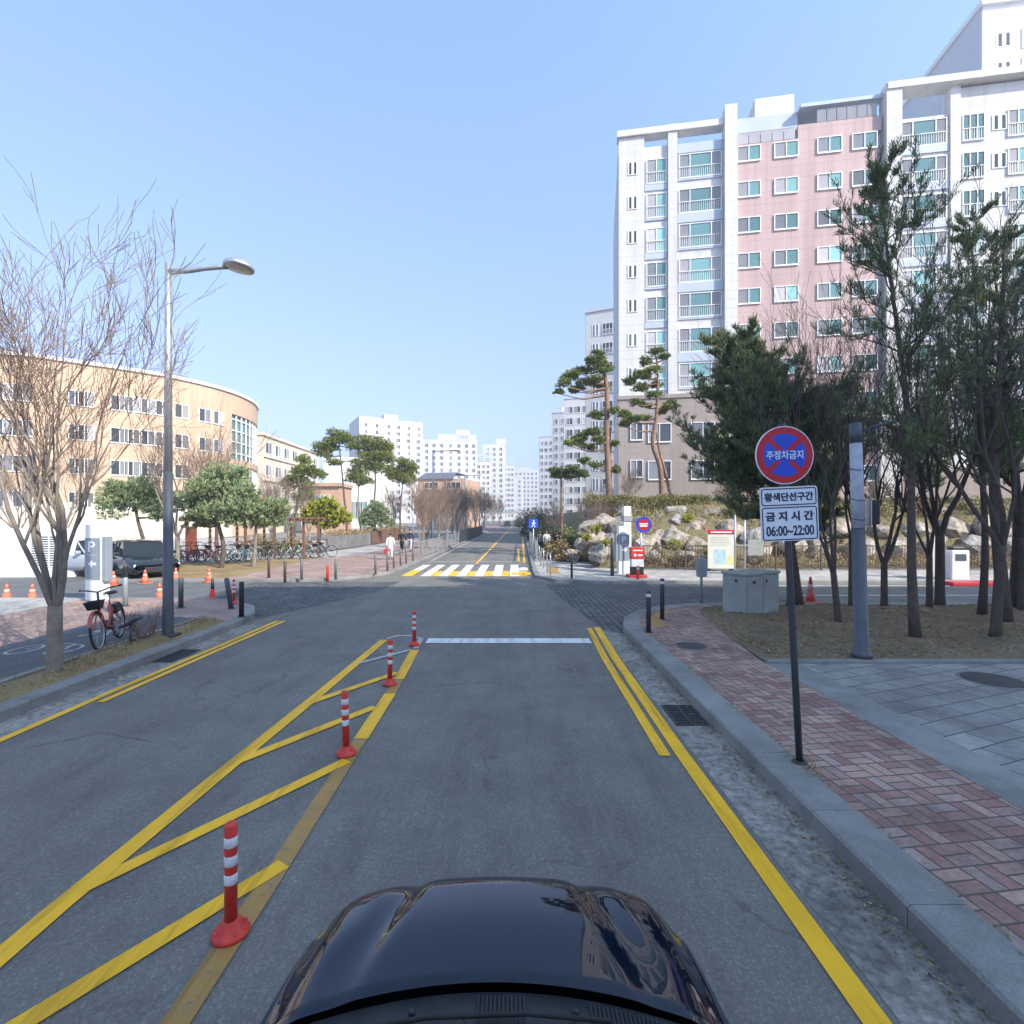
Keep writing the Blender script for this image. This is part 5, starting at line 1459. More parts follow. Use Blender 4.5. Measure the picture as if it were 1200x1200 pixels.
def clump_pine(name, label, trunks, clumps, seed, needle='needle_mid', bark='bark_red', group=None, n=260, k=10, tl=.22, tw=.045, cat="pine tree", base=None, loose=1.0, puff=.28):
    """pine whose foliage stands in separate flat clumps: (centre, radii); trunks: lists of (point, radius)"""
    rng = np.random.default_rng(seed)
    b0 = Vector(base if base is not None else trunks[0][0][0])
    o = thing(name, label, cat, b0, 0, group)
    mb = MB()
    for tr in trunks:
        pts = [Vector(p) - b0 for p, r_ in tr]; sm = []
        q = catmull3(pts, 5); rr = np.interp(np.linspace(0, 1, len(q)), np.linspace(0, 1, len(tr)), [r_ for p, r_ in tr])
        mb.tube(q, list(rr), 9)
    Vs = []; Fs = []; off_ = 0
    main = [Vector(p) - b0 for p, r_ in trunks[0]]
    mq = catmull3(main, 6)
    for (c, rd) in clumps:
        c = Vector(c) - b0
        near = min(mq, key=lambda p: (p - c).length + max(0, p.z - c.z)*.8)
        m_ = near.lerp(c, .5) + Vector((0, 0, -.12*(near - c).length))
        mb.tube([near, m_, c - Vector((0, 0, rd[2]*.5))], [.05 + .015*(near - c).length, .04, .02], 6, caps=False)
        vol = rd[0]*rd[1]*rd[2]
        nn = int(n * loose * max(.35, (vol ** .62) * 2.2))
        P = rand_dirs(nn, rng) * (rng.uniform(.25, 1, (nn, 1)) ** .45)
        # lumpy outline: the clump is a handful of smaller pads
        hubs = rand_dirs(9, rng) * rng.uniform(.3, .8, (9, 1)); hi = rng.integers(0, 9, nn)
        P = hubs[hi]*.85 + P * rng.uniform(puff, puff + .22, (nn, 1))
        T = P * np.array(rd) * 1.15 + np.array(c)
        TD = P * np.array([.6, .6, .3]) + np.array([0, 0, .65]); TD /= np.linalg.norm(TD, axis=1, keepdims=True)
        V, F = tufts(T, TD, k, tl, tw, rng, .75)
        Vs.append(V); Fs.append(F + off_); off_ += len(V)
    mb.build("trunk", M[bark], o)
    np_mesh("crown", np.concatenate(Vs), np.concatenate(Fs), M[needle], o)
    return o
def catmull3(P, n=6):
    out = []
    for i in range(len(P) - 1):
        p0, p1, p2, p3 = [P[max(0, min(len(P)-1, i+k))] for k in (-1, 0, 1, 2)]
        for j in range(n):
            t = j / n
            out.append(0.5 * ((2*p1) + (p2-p0)*t + (2*p0-5*p1+4*p2-p3)*t*t + (3*p1-p0-3*p2+p3)*t**3))
    out.append(P[-1]); return out

def bush(name, label, loc, rad, seed, m='leaf_dark', n=1500, ll=.12, lw=.06, group=None, cat="shrub", stems='twig', lift=.1):
    rng = np.random.default_rng(seed)
    o = thing(name, label, cat, loc, 0, group)
    hubs = rand_dirs(16, rng) * np.array([.75, .75, .6]); hubs[:, 2] = np.abs(hubs[:, 2])
    hi = rng.integers(0, 16, n)
    P = hubs[hi] + rand_dirs(n, rng) * rng.uniform(.1, .48, (n, 1)); P[:, 2] = np.abs(P[:, 2])
    D = P*np.array([.7, .7, .5]) + rand_dirs(n, rng)*.8; D /= np.linalg.norm(D, axis=1, keepdims=True)
    V, F = quads(P*np.array(rad)*.85 + np.array([0, 0, lift]), D, ll*rng.uniform(.6, 1.3, n), np.full(n, lw), rng)
    np_mesh("foliage", V, F, M[m], o)
    mb = MB()
    for i in range(9):
        h = hubs[i]*np.array(rad)*.9; mb.tube([(h[0]*.1, h[1]*.1, -.1), (h[0]*.45, h[1]*.45, h[2]*.55 + lift*.6), (h[0], h[1], h[2] + lift)], [.03, .02, .008], 5, caps=False)
    mb.build("stems", M[stems], o)
    return o
def twig_bush(name, label, loc, rad, h, seed, n=60, m='twig_tan', group=None, cat="shrub", leaves=None):
    rng = np.random.default_rng(seed); o = thing(name, label, cat, loc, 0, group); mb = MB(); tips = []
    for i in range(n):
        a = rng.uniform(0, 6.28); q = rng.uniform(0, 1)**.5*rad*.4; b0 = np.array([math.cos(a)*q, math.sin(a)*q, -.03])
        d = nrm(np.array([math.cos(a)*rng.uniform(.1, .8), math.sin(a)*rng.uniform(.1, .8), 1.0])); seg = []
        grow(seg, rng, b0, d, h*rng.uniform(.5, .9), .008, 0, 2, .05, .22, (2, 4), (20, 50), (.35, .6), 3, .4, .3, .003)
        for p, r_, dep in seg: mb.tube(p, r_, 3, caps=False); tips.append(p[-1])
    mb.build("stems", M[m], o)
    if leaves:
        T = np.array(tips); V, F = quads(np.repeat(T, 3, 0) + rng.normal(0, .04, (len(T)*3, 3)), rand_dirs(len(T)*3, rng), np.full(len(T)*3, .06), np.full(len(T)*3, .03), rng); np_mesh("leaves", V, F, M[leaves], o)
    return o

# --- the big bare street tree on the left and its like
bare_tree("bare_tree", "large bare vase shaped street tree in the left verge, forking low into many stems", (-6.82, 7.62, .17), 11, 5.5, .105, 7, 1.0, .34, 5, 'bark_pale', 'twig_tan', None, (.02, .0), (2, 4), rmin=.0038)
bare_tree("bare_tree", "bare tree standing just outside the left verge, nearer the viewer", (-6.85, 0.2, .17), 12, 5.8, .14, 5, 1.2, .36, 4, 'bark_pale', 'twig')
t2 = bare_tree("bare_tree", "bare twiggy tree behind the street lamp in front of the school", (XA(208, 24), 24, .05), 13, 6.2, .11, 5, 1.6, .42, 4, 'bark_pale', 'twig_tan', "bare trees before the school", rmin=.007)
dup(t2, (XA(254, 33), 33, .05), 2.0, "bare twiggy tree before the school's glazed corner", scale=1.15)
dup(t2, (XA(338, 38), 38, .05), 4.0, "slender bare tree at the end of the curved school building", scale=.86)
dup(t2, (XA(75, 27), 27, .05), 1.0, "bare twiggy tree behind the parking pylon")
dup(t2, (XA(20, 30), 30, .05), 3.2, "bare twiggy tree behind the white vent box", scale=.9)
t3 = bare_tree("bare_tree", "pale bare tree with upright branches at the near end of the grey railing", (XA(494, 31), 31, .1), 21, 4.2, .10, 5, .9, .32, 4, 'bark_pale', 'twig_tan', "bare trees along the far road", rmin=.007)
rg = random.Random(8)
for i, (px, Y, s, lab) in enumerate(((524, 52, 1.3, "bare tree behind the grey railing in front of the tan hall"), (506, 60, 1.25, "bare tree beside the nearest far lamp"), (536, 64, 1.4, "bare tree right of the tan hall's front"), (552, 84, 1.5, "bare tree beyond the dark railing"), (562, 100, 1.6, "bare tree before the pale blue framed tower"),
                              (570, 118, 1.7, "bare tree before the narrow far tower"), (578, 140, 1.8, "far bare tree near the road's end, nearer of two"), (585, 165, 1.8, "farthest bare tree left of the road"), (514, 44, 1.1, "small bare tree just behind the pavement railing"), (530, 58, 1.3, "bare tree against the middle of the tan hall"), (545, 76, 1.4, "bare tree just beyond the tan hall's right corner"), (557, 92, 1.6, "bare tree near the second far lamp"), (567, 108, 1.7, "bare tree under the third far lamp"), (500, 40, 1.0, "slim bare tree behind the near end of the railing"), (460, 62, 1.3, "bare tree behind the wooden fence's far end"), (362, 47, 1.2, "bare tree right of the layered pine"), (318, 42, 1.2, "bare tree in front of the cream wing"))):
    dup(t3, (XA(px, Y), Y, .05), rg.uniform(0, 6), lab, scale=s)
dup(t3, (XA(648, 36), 36, hill_z(XA(648, 36), 36) - .1), 1.0, "small bare tree on the shaded bank beside the right pavement", "bare trees on the right bank", .8)
dup(t3, (XA(706, 28), 28.5, hill_z(XA(706, 28.5), 28.5) - .1), 2.2, "bare shrubby tree at the foot of the tall pines, left one", "bare trees on the right bank", .55)
dup(t3, (XA(742, 29), 29.5, hill_z(XA(742, 29.5), 29.5) - .1), 3.2, "bare shrubby tree on the bank between the tall pines", "bare trees on the right bank", .6)
dup(t3, (XA(690, 33), 33, hill_z(XA(690, 33), 33) - .1), 4.2, "bare shrubby tree behind the low dark pine on the bank", "bare trees on the right bank", .75)

# --- pines and shrubs on the left
def pc(px, py, Y, rx, rz, ry=None, dy=0.0):
    """clump seen at photo pixel px, py at distance Y, half sizes in pixels"""
    k = Y/600.0; return ((XA(px, Y), Y + dy, ZA(py, Y)), (rx*k, (ry or rx)*k, rz*k))
def leftpine(label, tr, cl, Y, seed, needle='needle_soft', bark='bark', r=.12, **kw):
    kw.setdefault('loose', .62); kw.setdefault('puff', .36); kw.setdefault('tl', .26)
    T = [(AT(px, py, Y), r*(1 - .6*i/max(1, len(tr) - 1))) for i, (px, py) in enumerate(tr)]
    z0 = .1 if T[0][0].z < 1.5 else None
    if z0 is not None: T[0] = (Vector((T[0][0].x, Y, z0 - .05)), T[0][1])
    return clump_pine(kw.pop('name', "pine_tree"), label, [T], [pc(*(c[:2] + (Y,) + (c[2]*1.3, c[3]*1.35)), dy=(c[4] if len(c) > 4 else 0)) for c in cl], seed, needle, bark, **kw)
leftpine("small rounded green pine behind the parked dark car, propped by a brown stake", [(173, 668), (170, 640), (162, 612), (157, 585)], [(150, 590, 22, 14), (175, 585, 16, 13, .6), (140, 578, 12, 9, -.5), (166, 573, 16, 9), (186, 600, 10, 9)], 25, 1)
leftpine("spreading soft green pine right of the street lamp, before the bicycles", [(259, 668), (262, 640), (256, 610), (262, 570)], [(235, 598, 22, 12), (262, 585, 24, 15, .5), (285, 600, 22, 13, -.4), (262, 560, 18, 12), (225, 612, 14, 7, .6), (290, 578, 14, 10), (248, 575, 13, 9, -.8)], 24, 2)
leftpine("soft green pine with a pale trunk right of its spreading neighbour", [(297, 667), (299, 640), (300, 615)], [(310, 596, 20, 9), (300, 612, 22, 8, .5), (320, 606, 12, 7), (290, 606, 12, 8, -.5)], 24.8, 3, bark='bark_pale')
leftpine("yellow green bushy tree at the fence on the left", [(374, 640), (376, 615)], [(368, 606, 14, 11), (385, 600, 14, 12), (396, 610, 10, 8), (374, 594, 10, 7)], 39, 4, 'leaf_yellow', tl=.3, tw=.09)
leftpine("slanting layered pine beside the school wing, olive green", [(345, 645), (347, 600), (352, 570), (358, 545)], [(360, 552, 14, 6), (348, 562, 12, 6), (372, 556, 9, 6), (340, 568, 9, 6), (356, 540, 8, 5), (362, 572, 10, 6), (356, 582, 8, 5)], 44, 5, 'needle_mid')
leftpine("tall umbrella shaped pine with an open top, leftmost of the tall group", [(408, 640), (404, 590), (400, 545), (397, 520)], [(378, 526, 10, 7), (394, 512, 12, 7), (405, 516, 10, 6), (388, 522, 10, 6), (412, 522, 6, 5), (392, 542, 7, 4), (384, 532, 8, 5)], 50, 6, 'needle_mid', 'bark')
leftpine("dense tall pine in the middle of the left group, widest crown", [(440, 645), (438, 600), (440, 565), (438, 535)], [(440, 522, 16, 7), (432, 534, 13, 7), (452, 536, 11, 7), (440, 545, 14, 7), (428, 518, 8, 6), (450, 524, 8, 6)], 50, 7, 'needle_mid', 'bark')
leftpine("tall pine with two stacked crowns, right end of the left group", [(470, 640), (469, 600), (472, 565)], [(470, 558, 13, 9), (478, 550, 9, 8), (462, 552, 9, 7), (470, 543, 8, 5), (480, 562, 7, 5)], 52, 8, 'needle_mid', 'bark')
leftpine("thin brown tinged pine behind the yellow green tree", [(425, 640), (420, 600), (420, 570)], [(420, 552, 11, 7), (414, 560, 8, 6), (428, 562, 8, 6), (420, 542, 8, 4)], 58, 9, 'needle_mid', 'bark')
leftpine("pale blue green young conifer behind the wooden fence", [(440, 638), (440, 610)], [(432, 608, 10, 10), (446, 604, 9, 9), (440, 594, 8, 7), (452, 614, 7, 7)], 46, 10, 'needle_soft')
for i, (px, Y, rx, h, m_, lab) in enumerate(((128, 30, 1.6, 1.7, 'leaf_dark', "dark rounded shrub behind the parked dark car"), (330, 33, 1.6, 1.3, 'leaf_olive', "olive shrub behind the bicycles"), (352, 36, 1.5, 1.4, 'leaf_dry', "brown leafed shrub by the layered pine"), (300, 36, 1.8, 1.3, 'leaf_dry', "brown leafed shrub behind the pale trunked pine"),
                                   (455, 66, 2.5, 2.0, 'leaf_dark', "dark shrub at the bend behind the walkers"))):
    bush("shrub", lab, (XA(px, Y), Y, .05), (rx, 1.0, h), 40 + i, m_, 1300, .16, .08, "shrubs before the school")
def hedge(label, p0, p1, w, h, z, seed, m='leaf_olive', n=5200, ll=.12):
    rng = np.random.default_rng(seed); a = np.array(p0); b = np.array(p1); L = np.linalg.norm(b - a); d = (b - a)/L; q = np.array([-d[1], d[0]])
    o = thing("hedge", label, "hedge", ((p0[0]+p1[0])/2, (p0[1]+p1[1])/2, z), 0)
    u = rng.uniform(-.5, .5, n); v = rng.uniform(-.5, .5, n); t = rng.uniform(0, 1, n)**.7
    hh = h*(.86 + .14*np.sin(u*L*2.1 + seed) * np.cos(u*L*.7))
    P = np.stack([d[0]*u*L + q[0]*v*w, d[1]*u*L + q[1]*v*w, t*hh], 1)
    D = rand_dirs(n, rng)*.8 + np.stack([q[0]*v*1.2, q[1]*v*1.2, .3 + t*.5], 1); D /= np.linalg.norm(D, axis=1, keepdims=True)
    V, F = quads(P, D, ll*rng.uniform(.7, 1.5, n), np.full(n, ll*.45), rng); np_mesh("foliage", V, F, M[m], o)
    mb = MB()
    for k in range(int(L*2.2)):
        uu_ = rng.uniform(-.5, .5)*L; vv = rng.uniform(-.3, .3)*w; x = d[0]*uu_ + q[0]*vv; y_ = d[1]*uu_ + q[1]*vv
        mb.tube([(x, y_, -.1), (x + rng.uniform(-.1, .1), y_, h*.5), (x + rng.uniform(-.2, .2), y_ + rng.uniform(-.1, .1), h*.95)], [.018, .012, .005], 4, caps=False)
    mb.build("stems", M['twig_tan'], o)
    return o
hedge("tan clipped hedge above the wooden fence on the left", (XA(384, 37), 37), (XA(474, 59), 59), .9, 1.55, .05, 61, 'leaf_dry', 5000, .16)
hedge("long olive brown hedge on top of the rock bank", (XA(688, 29), 29.2), (XA(832, 29), 29.2), 1.3, .85, hill_z(9, 29.2) - .05, 62, 'leaf_olive', 9000, .11)
hedge("dry brown plants behind the brown railing", (5.9, 23.5), (30, 23.5), .5, .75, .1, 63, 'leaf_dry', 7000, .1)

# --- clipped pines on the rock bank
def bank(px, Y): return hill_z(XA(px, Y), Y)
YP = 30.0
T = [(Vector((XA(715, YP), YP, bank(715, YP) - .1)), .2), (AT(713, 560, YP), .18), (AT(711, 510, YP), .16), (AT(711, 455, YP), .13), (AT(705, 428, YP), .07)]
T2 = [(Vector((XA(719, YP), YP + .5, bank(719, YP) - .1)), .13), (AT(717, 560, YP) + Vector((0, .5, 0)), .11), (AT(716, 500, YP) + Vector((0, .5, 0)), .09)]
clump_pine("pine_tree", "tall clipped pine with a flat topped crown on the rock bank, by the far road", [T, T2],
           [pc(*c[:2], YP, *c[2:4], dy=c[4] if len(c) > 4 else 0) for c in ((700, 424, 18, 6), (685, 432, 16, 6, .5), (672, 441, 14, 6), (660, 452, 11, 5, -.4), (705, 436, 13, 6, -.6), (690, 447, 17, 5), (676, 455, 12, 5, .5), (706, 452, 10, 5, .4), (655, 460, 6, 3), (700, 418, 10, 4, -.3),
             (700, 487, 12, 6, .4), (716, 484, 7, 5, -.4), (693, 507, 14, 6), (678, 515, 13, 6, .4), (700, 518, 9, 5, -.5), (668, 521, 8, 4), (690, 524, 10, 4, .3), (682, 540, 9, 4), (698, 546, 8, 4), (722, 520, 5, 5), (722, 552, 6, 5))], 71, n=230, tl=.2, tw=.04)
T = [(Vector((XA(776, YP), YP, bank(776, YP) - .1)), .16), (AT(774, 550, YP), .15), (AT(765, 520, YP), .13), (AT(769, 490, YP), .11), (AT(771, 455, YP), .085), (AT(770, 425, YP), .05)]
T2 = [(Vector((XA(792, YP), YP + .6, bank(792, YP) - .1)), .10), (AT(784, 555, YP) + Vector((0, .6, 0)), .09), (AT(777, 530, YP) + Vector((0, .6, 0)), .07), (AT(772, 505, YP) + Vector((0, .5, 0)), .05)]
clump_pine("pine_tree", "clipped pine with stepped pads of needles before the apartment block", [T, T2],
           [pc(*c[:2], YP, *c[2:4], dy=c[4] if len(c) > 4 else 0) for c in ((768, 413, 12, 5), (778, 419, 8, 4), (758, 424, 10, 5), (750, 440, 13, 6), (738, 447, 10, 5, .4), (763, 435, 11, 5, -.4), (772, 450, 8, 5, .4), (752, 456, 13, 5), (765, 463, 11, 4), (743, 472, 8, 5), (758, 474, 6, 4, .4),
             (787, 476, 10, 6), (778, 482, 6, 4, .3), (741, 492, 14, 6), (730, 488, 8, 5, -.3), (755, 490, 9, 4, .3), (732, 498, 8, 4))], 72, n=230, tl=.2, tw=.04)
leftpine_b = [(660, 600), (659, 580), (658, 560)]
T = [(Vector((XA(658, 36), 36, bank(658, 36) - .1)), .1), (AT(658, 575, 36), .08), (AT(657, 552, 36), .05)]
clump_pine("pine_tree", "low dark pine on the bank at the left foot of the tall pines", [T], [pc(*c[:2], 36, *c[2:4]) for c in ((657, 552, 13, 5), (672, 552, 14, 5), (682, 556, 9, 5), (650, 558, 7, 4), (668, 558, 12, 4))], 73, 'needle_dark', n=300, tl=.22, tw=.05)
bush("shrub", "round bright green shrub on the right bank behind the crossing sign", (XA(659, 40), 40, bank(659, 40)), (1.7, 1.2, 2.0), 74, 'needle_mid', 2200, .2, .07, "shrubs on the right bank")
rg = random.Random(4)
for i, (px, Y, rx, h, m_, lab) in enumerate(((646, 33, 1.3, 2.2, 'leaf_dark', "tall dark shrub shading the right pavement, beside the walkers"), (641, 40, 1.5, 2.6, 'leaf_dark', "dark shrub mass farther along the right pavement"), (634, 52, 1.8, 3.6, 'leaf_dark', "high dark shrub where the bank meets the far road"),
        (628, 66, 2.2, 4.6, 'leaf_dark', "dark evergreen mass beside the far road"), (622, 90, 2.6, 4.8, 'twig_tan', "brown shrub mass beside the far road's right kerb"), (616, 120, 3.0, 5.0, 'leaf_dark', "farthest dark shrub mass right of the road"),
        (652, 29.5, .9, 1.3, 'leaf_dry', "brown shrub at the left foot of the rocks"), (668, 28, 1.0, .9, 'leaf_dry', "brown shrub over the leftmost rocks"), (662, 31, 1.4, 1.5, 'leaf_dark', "dark shrub above the leftmost rocks"), (676, 32, 1.3, 1.5, 'leaf_olive', "olive shrub behind the brown one above the rocks"))):
    x = XA(px, Y); zb = max(.05, hill_z(x, Y) - .1) if hill_d(x, Y) > 0 else .1
    bush("shrub", lab, (x, Y, zb), (rx, rx, h), 80 + i, m_ if m_ != 'twig_tan' else 'leaf_dry', 2000, .17 if Y < 60 else .3, .07 if Y < 60 else .14, "shrubs on the right bank")
for i, (px, py, Y, r_, lab) in enumerate(((698, 622, 24.6, .32, "bright yellow green tuft among the left rocks"), (686, 632, 24.2, .3, "yellow green tuft low between the left rocks"), (788, 640, 24.2, .4, "yellow green tuft before the central rocks"), (802, 610, 26, .35, "yellow green tuft above the central rocks"), (708, 636, 24.2, .22, "small olive tuft beside the pale square rock"))):
    bush("shrub", lab, (XA(px, Y), Y - .35, ZA(py, Y) - .1), (r_, r_, r_*1.3), 95 + i, 'leaf_yellow', 420, .11, .04, "green tufts among the rocks")

# --- rocks of the bank
def rock_mesh(seed, m):
    rng = np.random.default_rng(seed)
    bm = bmesh.new(); bmesh.ops.create_icosphere(bm, subdivisions=3, radius=1)
    planes = [(nrm(rng.normal(size=3)), rng.uniform(.5, .82)) for _ in range(13)]
    for v in bm.verts:
        p = np.array(v.co)
        for n_, d_ in planes:
            e = p @ n_ - d_
            if e > 0: p = p - n_*e*.93
        p = p*(1 + .05*math.sin(p[0]*7 + seed)*math.cos(p[1]*6 + p[2]*5) + .025*math.sin(p[2]*17 + p[0]*13))
        v.co = p
    me = bpy.data.meshes.new("rock"); bm.to_mesh(me); bm.free(); me.materials.append(M[m]); return me
RM = [rock_mesh(200 + i, 'rock' if i % 3 else 'rock2') for i in range(9)]
def rock(i, x, y, z, sx, sy, sz, rz, label, group="rocks of the bank"):
    o = bpy.data.objects.new("rock", RM[i % 9]); COL.objects.link(o); o.location = (x, y, z); o.scale = (sx, sy, sz); o.rotation_euler = (rz*.13, rz*.07, rz)
    return tag(o, label, "rock", group)
rg = random.Random(17)
seen = [ # px, py of the centre, half width, half height in px, distance, label
 (672, 652, 9, 10, 27.5, "shaded grey rock at the left end of the bank"), (684, 640, 9, 9, 26, "rough brown rock above the left end of the bank"), (700, 649, 11, 12, 24.3, "pale square fronted rock behind the chain barrier"),
 (716, 651, 9, 10, 24.6, "dark rock between the pale square one and the tall pylon"), (694, 634, 11, 7, 25.3, "flat topped grey rock above the pale square one"), (714, 635, 9, 9, 25.5, "pale rock left of the tall pylon"), (690, 618, 12, 8, 26.8, "brown rock of the top row on the left"),
 (708, 612, 10, 9, 27, "pinkish rock in the top row above the bright tuft"), (723, 615, 9, 10, 26.8, "cream rock in the top row just left of the tall pylon"), (747, 612, 9, 9, 26.8, "brown rock in the top row right of the tall pylon"), (752, 640, 14, 12, 24.5, "veined grey rock behind the red pillar box"),
 (772, 612, 9, 12, 26.3, "upright grey rock right of the round sign"), (770, 634, 10, 12, 25, "brown upright rock between the round sign and the arched rock"), (792, 632, 14, 11, 24.8, "arched pale rock with a rounded top"), (794, 613, 13, 9, 26, "pink grey boulder above the arched rock"),
 (818, 617, 15, 10, 26, "broad pale boulder left of the notice board"), (815, 638, 10, 9, 24.6, "dark cleft rock left of the notice board"), (768, 652, 9, 7, 24, "low grey rock behind the railing's left end"), (804, 652, 12, 7, 24, "low rock behind the railing under the arched one"),
 (858, 622, 14, 12, 25.5, "grey boulder right of the notice board"), (880, 632, 15, 13, 25, "pale boulder behind the grey sign plate"), (905, 622, 14, 12, 25.6, "rough boulder behind the time panel"), (925, 640, 14, 12, 24.6, "pale boulder right of the time panel"), (946, 620, 15, 12, 25.6, "grey boulder in the top row behind the red cone"),
 (962, 641, 14, 12, 24.6, "white boulder above the red cone"), (985, 622, 15, 12, 25.4, "boulder behind the park lamp, upper"), (1006, 642, 15, 11, 24.6, "boulder behind the park lamp, lower"), (1028, 624, 15, 12, 25.4, "boulder right of the park lamp, upper"), (1050, 642, 15, 11, 24.6, "boulder right of the park lamp, lower"),
 (1072, 622, 15, 13, 25.4, "boulder left of the gate panel, upper"), (1092, 640, 14, 12, 24.6, "boulder behind the gate panel"), (1118, 620, 16, 13, 25.4, "boulder above the ticket machine"), (1140, 641, 15, 12, 24.6, "boulder right of the ticket machine"), (1150, 617, 9, 16, 25.0, "dark upright standing stone above the ticket machine"),
 (1165, 625, 15, 12, 25.4, "boulder near the right edge, upper"), (1185, 642, 15, 12, 24.6, "boulder near the right edge, lower"), (1205, 622, 16, 13, 25.4, "boulder cut by the right edge of the picture")]
seen += [(703, 628, 8, 7, 26, "small rock between the bright tuft and the flat topped rock"), (733, 630, 8, 9, 25.4, "rock half hidden behind the tall pylon"), (760, 622, 9, 8, 26, "small rock under the round sign"), (783, 624, 9, 8, 25.6, "small rock between the arched rock and the upright one"),
 (806, 622, 9, 9, 25.6, "rock right of the pink grey boulder"), (832, 604, 12, 8, 27.2, "rock of the top row above the notice board"), (870, 606, 12, 8, 27.2, "rock of the top row above the grey sign plate"), (790, 600, 12, 7, 27.4, "low rock of the top row above the pink grey boulder"), (845, 646, 12, 9, 24.2, "low rock behind the notice board"),
 (892, 648, 12, 9, 24.1, "low rock behind the railing, left of the time panel's pole"), (940, 604, 13, 8, 27, "top row rock above the red cone"), (1000, 606, 13, 8, 27, "top row rock behind the park lamp"), (1045, 606, 13, 8, 27, "top row rock right of the park lamp"), (1100, 604, 13, 8, 27, "top row rock left of the standing stone"), (1180, 605, 13, 8, 27, "top row rock at the right edge")]
for i, (px, py, hw, hh, Y, lab) in enumerate(seen):
    k = Y/600.0; rock(i*4 + 1, XA(px, Y), Y, ZA(py, Y), hw*k*1.4, hw*k*1.1, hh*k*1.4, rg.uniform(-.5, .5) + (0 if i % 2 else 3.1), lab)

# --- the copse in the planting bed on the right
def bed(x, y): return (x, y, bedz(x, y) - .03)
GR = "trees in the right planting bed"
pine("pine_tree", "dense dark pine left of the no-parking sign, its trunk leaning left", bed(7.6, 13.5), 301, 7.0, .13, .24, 2.1, (-1.75, .1), (.2, 0), 1.25, group=GR, k=10, tl=.18, tw=.018, whorl=.30, fan=.7)
bare_tree("bare_tree", "bare forked trunk pressed against the dense dark pine", bed(7.2, 13.25), 302, 5.6, .09, 3, 1.6, .22, 4, 'bark_dark', 'twig', GR)
bare_tree("bare_tree", "thin bare tree with many upright shoots just right of the no-parking sign", bed(7.15, 11.2), 303, 6.4, .07, 4, 1.1, .22, 4, 'bark_dark', 'twig', GR, (-.12, 0))
bare_tree("bare_tree", "slender bare tree directly left of the park lamp, behind it", bed(8.55, 12.9), 304, 6.2, .07, 3, 1.4, .2, 4, 'bark_dark', 'twig', GR)
bare_tree("bare_tree", "low forked bare tree directly right of the park lamp", bed(9.85, 13.55), 305, 5.6, .085, 3, 1.15, .3, 4, 'bark_dark', 'twig', GR)
pine("pine_tree", "tall sparse pine with a knotty trunk right of the park lamp", bed(7.65, 9.66), 306, 8.85, .085, .36, 1.75, (-.72, 0), (.12, 0), .7, group=GR, k=6, tl=.13, tw=.012, whorl=.36, updir=.9, kids=(2, 4), fan=.6)
bare_tree("bare_tree", "thick dark tree dividing at head height before the ticket machine", bed(11.2, 13.4), 307, 6.8, .115, 3, 1.9, .42, 4, 'bark_dark', 'twig', GR)
pine("pine_tree", "open dark pine behind the thick dividing tree", bed(12.4, 12.6), 308, 8.6, .13, .35, 1.7, (-.5, .1), (.2, 0), .5, group=GR, k=6, tl=.13, tw=.013, whorl=.5, kids=(2, 4), fan=.6)
bare_tree("bare_tree", "stout tree with wide dark limbs near the right edge, nearest the plaza", bed(9.2, 9.75), 309, 7.0, .09, 4, 1.75, .38, 4, 'bark_dark', 'twig', GR, (.12, 0))
pine("pine_tree", "thin topped pine behind the stout tree at the right edge", bed(10.7, 11.2), 310, 8.6, .13, .38, 1.5, (.1, 0), (-.15, 0), .5, group=GR, k=6, tl=.13, tw=.013, whorl=.5, kids=(2, 4), fan=.6, updir=.8)
bare_tree("bare_tree", "dark upright tree farthest right in the bed, behind the others", bed(12.25, 12.3), 311, 6.6, .09, 3, 1.8, .26, 4, 'bark_dark', 'twig', GR)
pine("pine_tree", "sparse pine at the bed's far right, cut by the picture's edge", bed(12.6, 10.6), 312, 8.0, .14, .3, 1.7, (0, .2), (.2, 0), .5, group=GR, k=6, tl=.13, tw=.013, whorl=.5, kids=(2, 4), fan=.6)
bare_tree("bare_tree", "fine twigged bare tree between the dense pine and the tall sparse pine", bed(9.0, 13.3), 313, 6.6, .07, 4, 1.2, .25, 5, 'bark_dark', 'twig', GR, (0, 0), (2, 4))
bare_tree("bare_tree", "fine twigged bare tree behind the tall sparse pine, right of its trunk", bed(10.6, 13.0), 314, 6.8, .075, 4, 1.3, .28, 5, 'bark_dark', 'twig', GR, (0, 0), (2, 4))
pine("pine_tree", "slight pine with few needles between the thick dividing tree and the stout tree", bed(11.0, 12.0), 315, 9.2, .08, .4, 1.6, (-.3, 0), (.15, 0), .75, group=GR, k=6, tl=.13, tw=.014, whorl=.4, kids=(2, 4), fan=.6, updir=.8)
# sunlit pines on the slope behind the copse
pp = pine("pine_tree", "sunlit pine on the slope behind the park lamp", (17.0, 27.5, hill_z(17, 27.5) - .1), 320, 5.2, .11, .2, 1.9, (.2, 0), (0, 0), 1.0, 'needle_soft', 'bark', "pines on the slope below the apartment block", .24, .045, 11, .4)
dup(pp, (22.5, 28, hill_z(22.5, 28) - .1), 1.5, "sunlit pine on the slope behind the ticket machine", scale=1.1)
dup(pp, (13.2, 28.5, hill_z(13.2, 28.5) - .1), 3.0, "sunlit pine on the slope behind the dense dark pine", scale=.9)
dup(pp, (27, 28.5, hill_z(27, 28.5) - .1), 4.4, "sunlit pine on the slope at the right edge", scale=1.15)
dup(pp, (19.6, 32, hill_z(19.6, 32) - .1), 5.4, "taller sunlit pine higher on the slope, close to the stone plinth", scale=1.35)
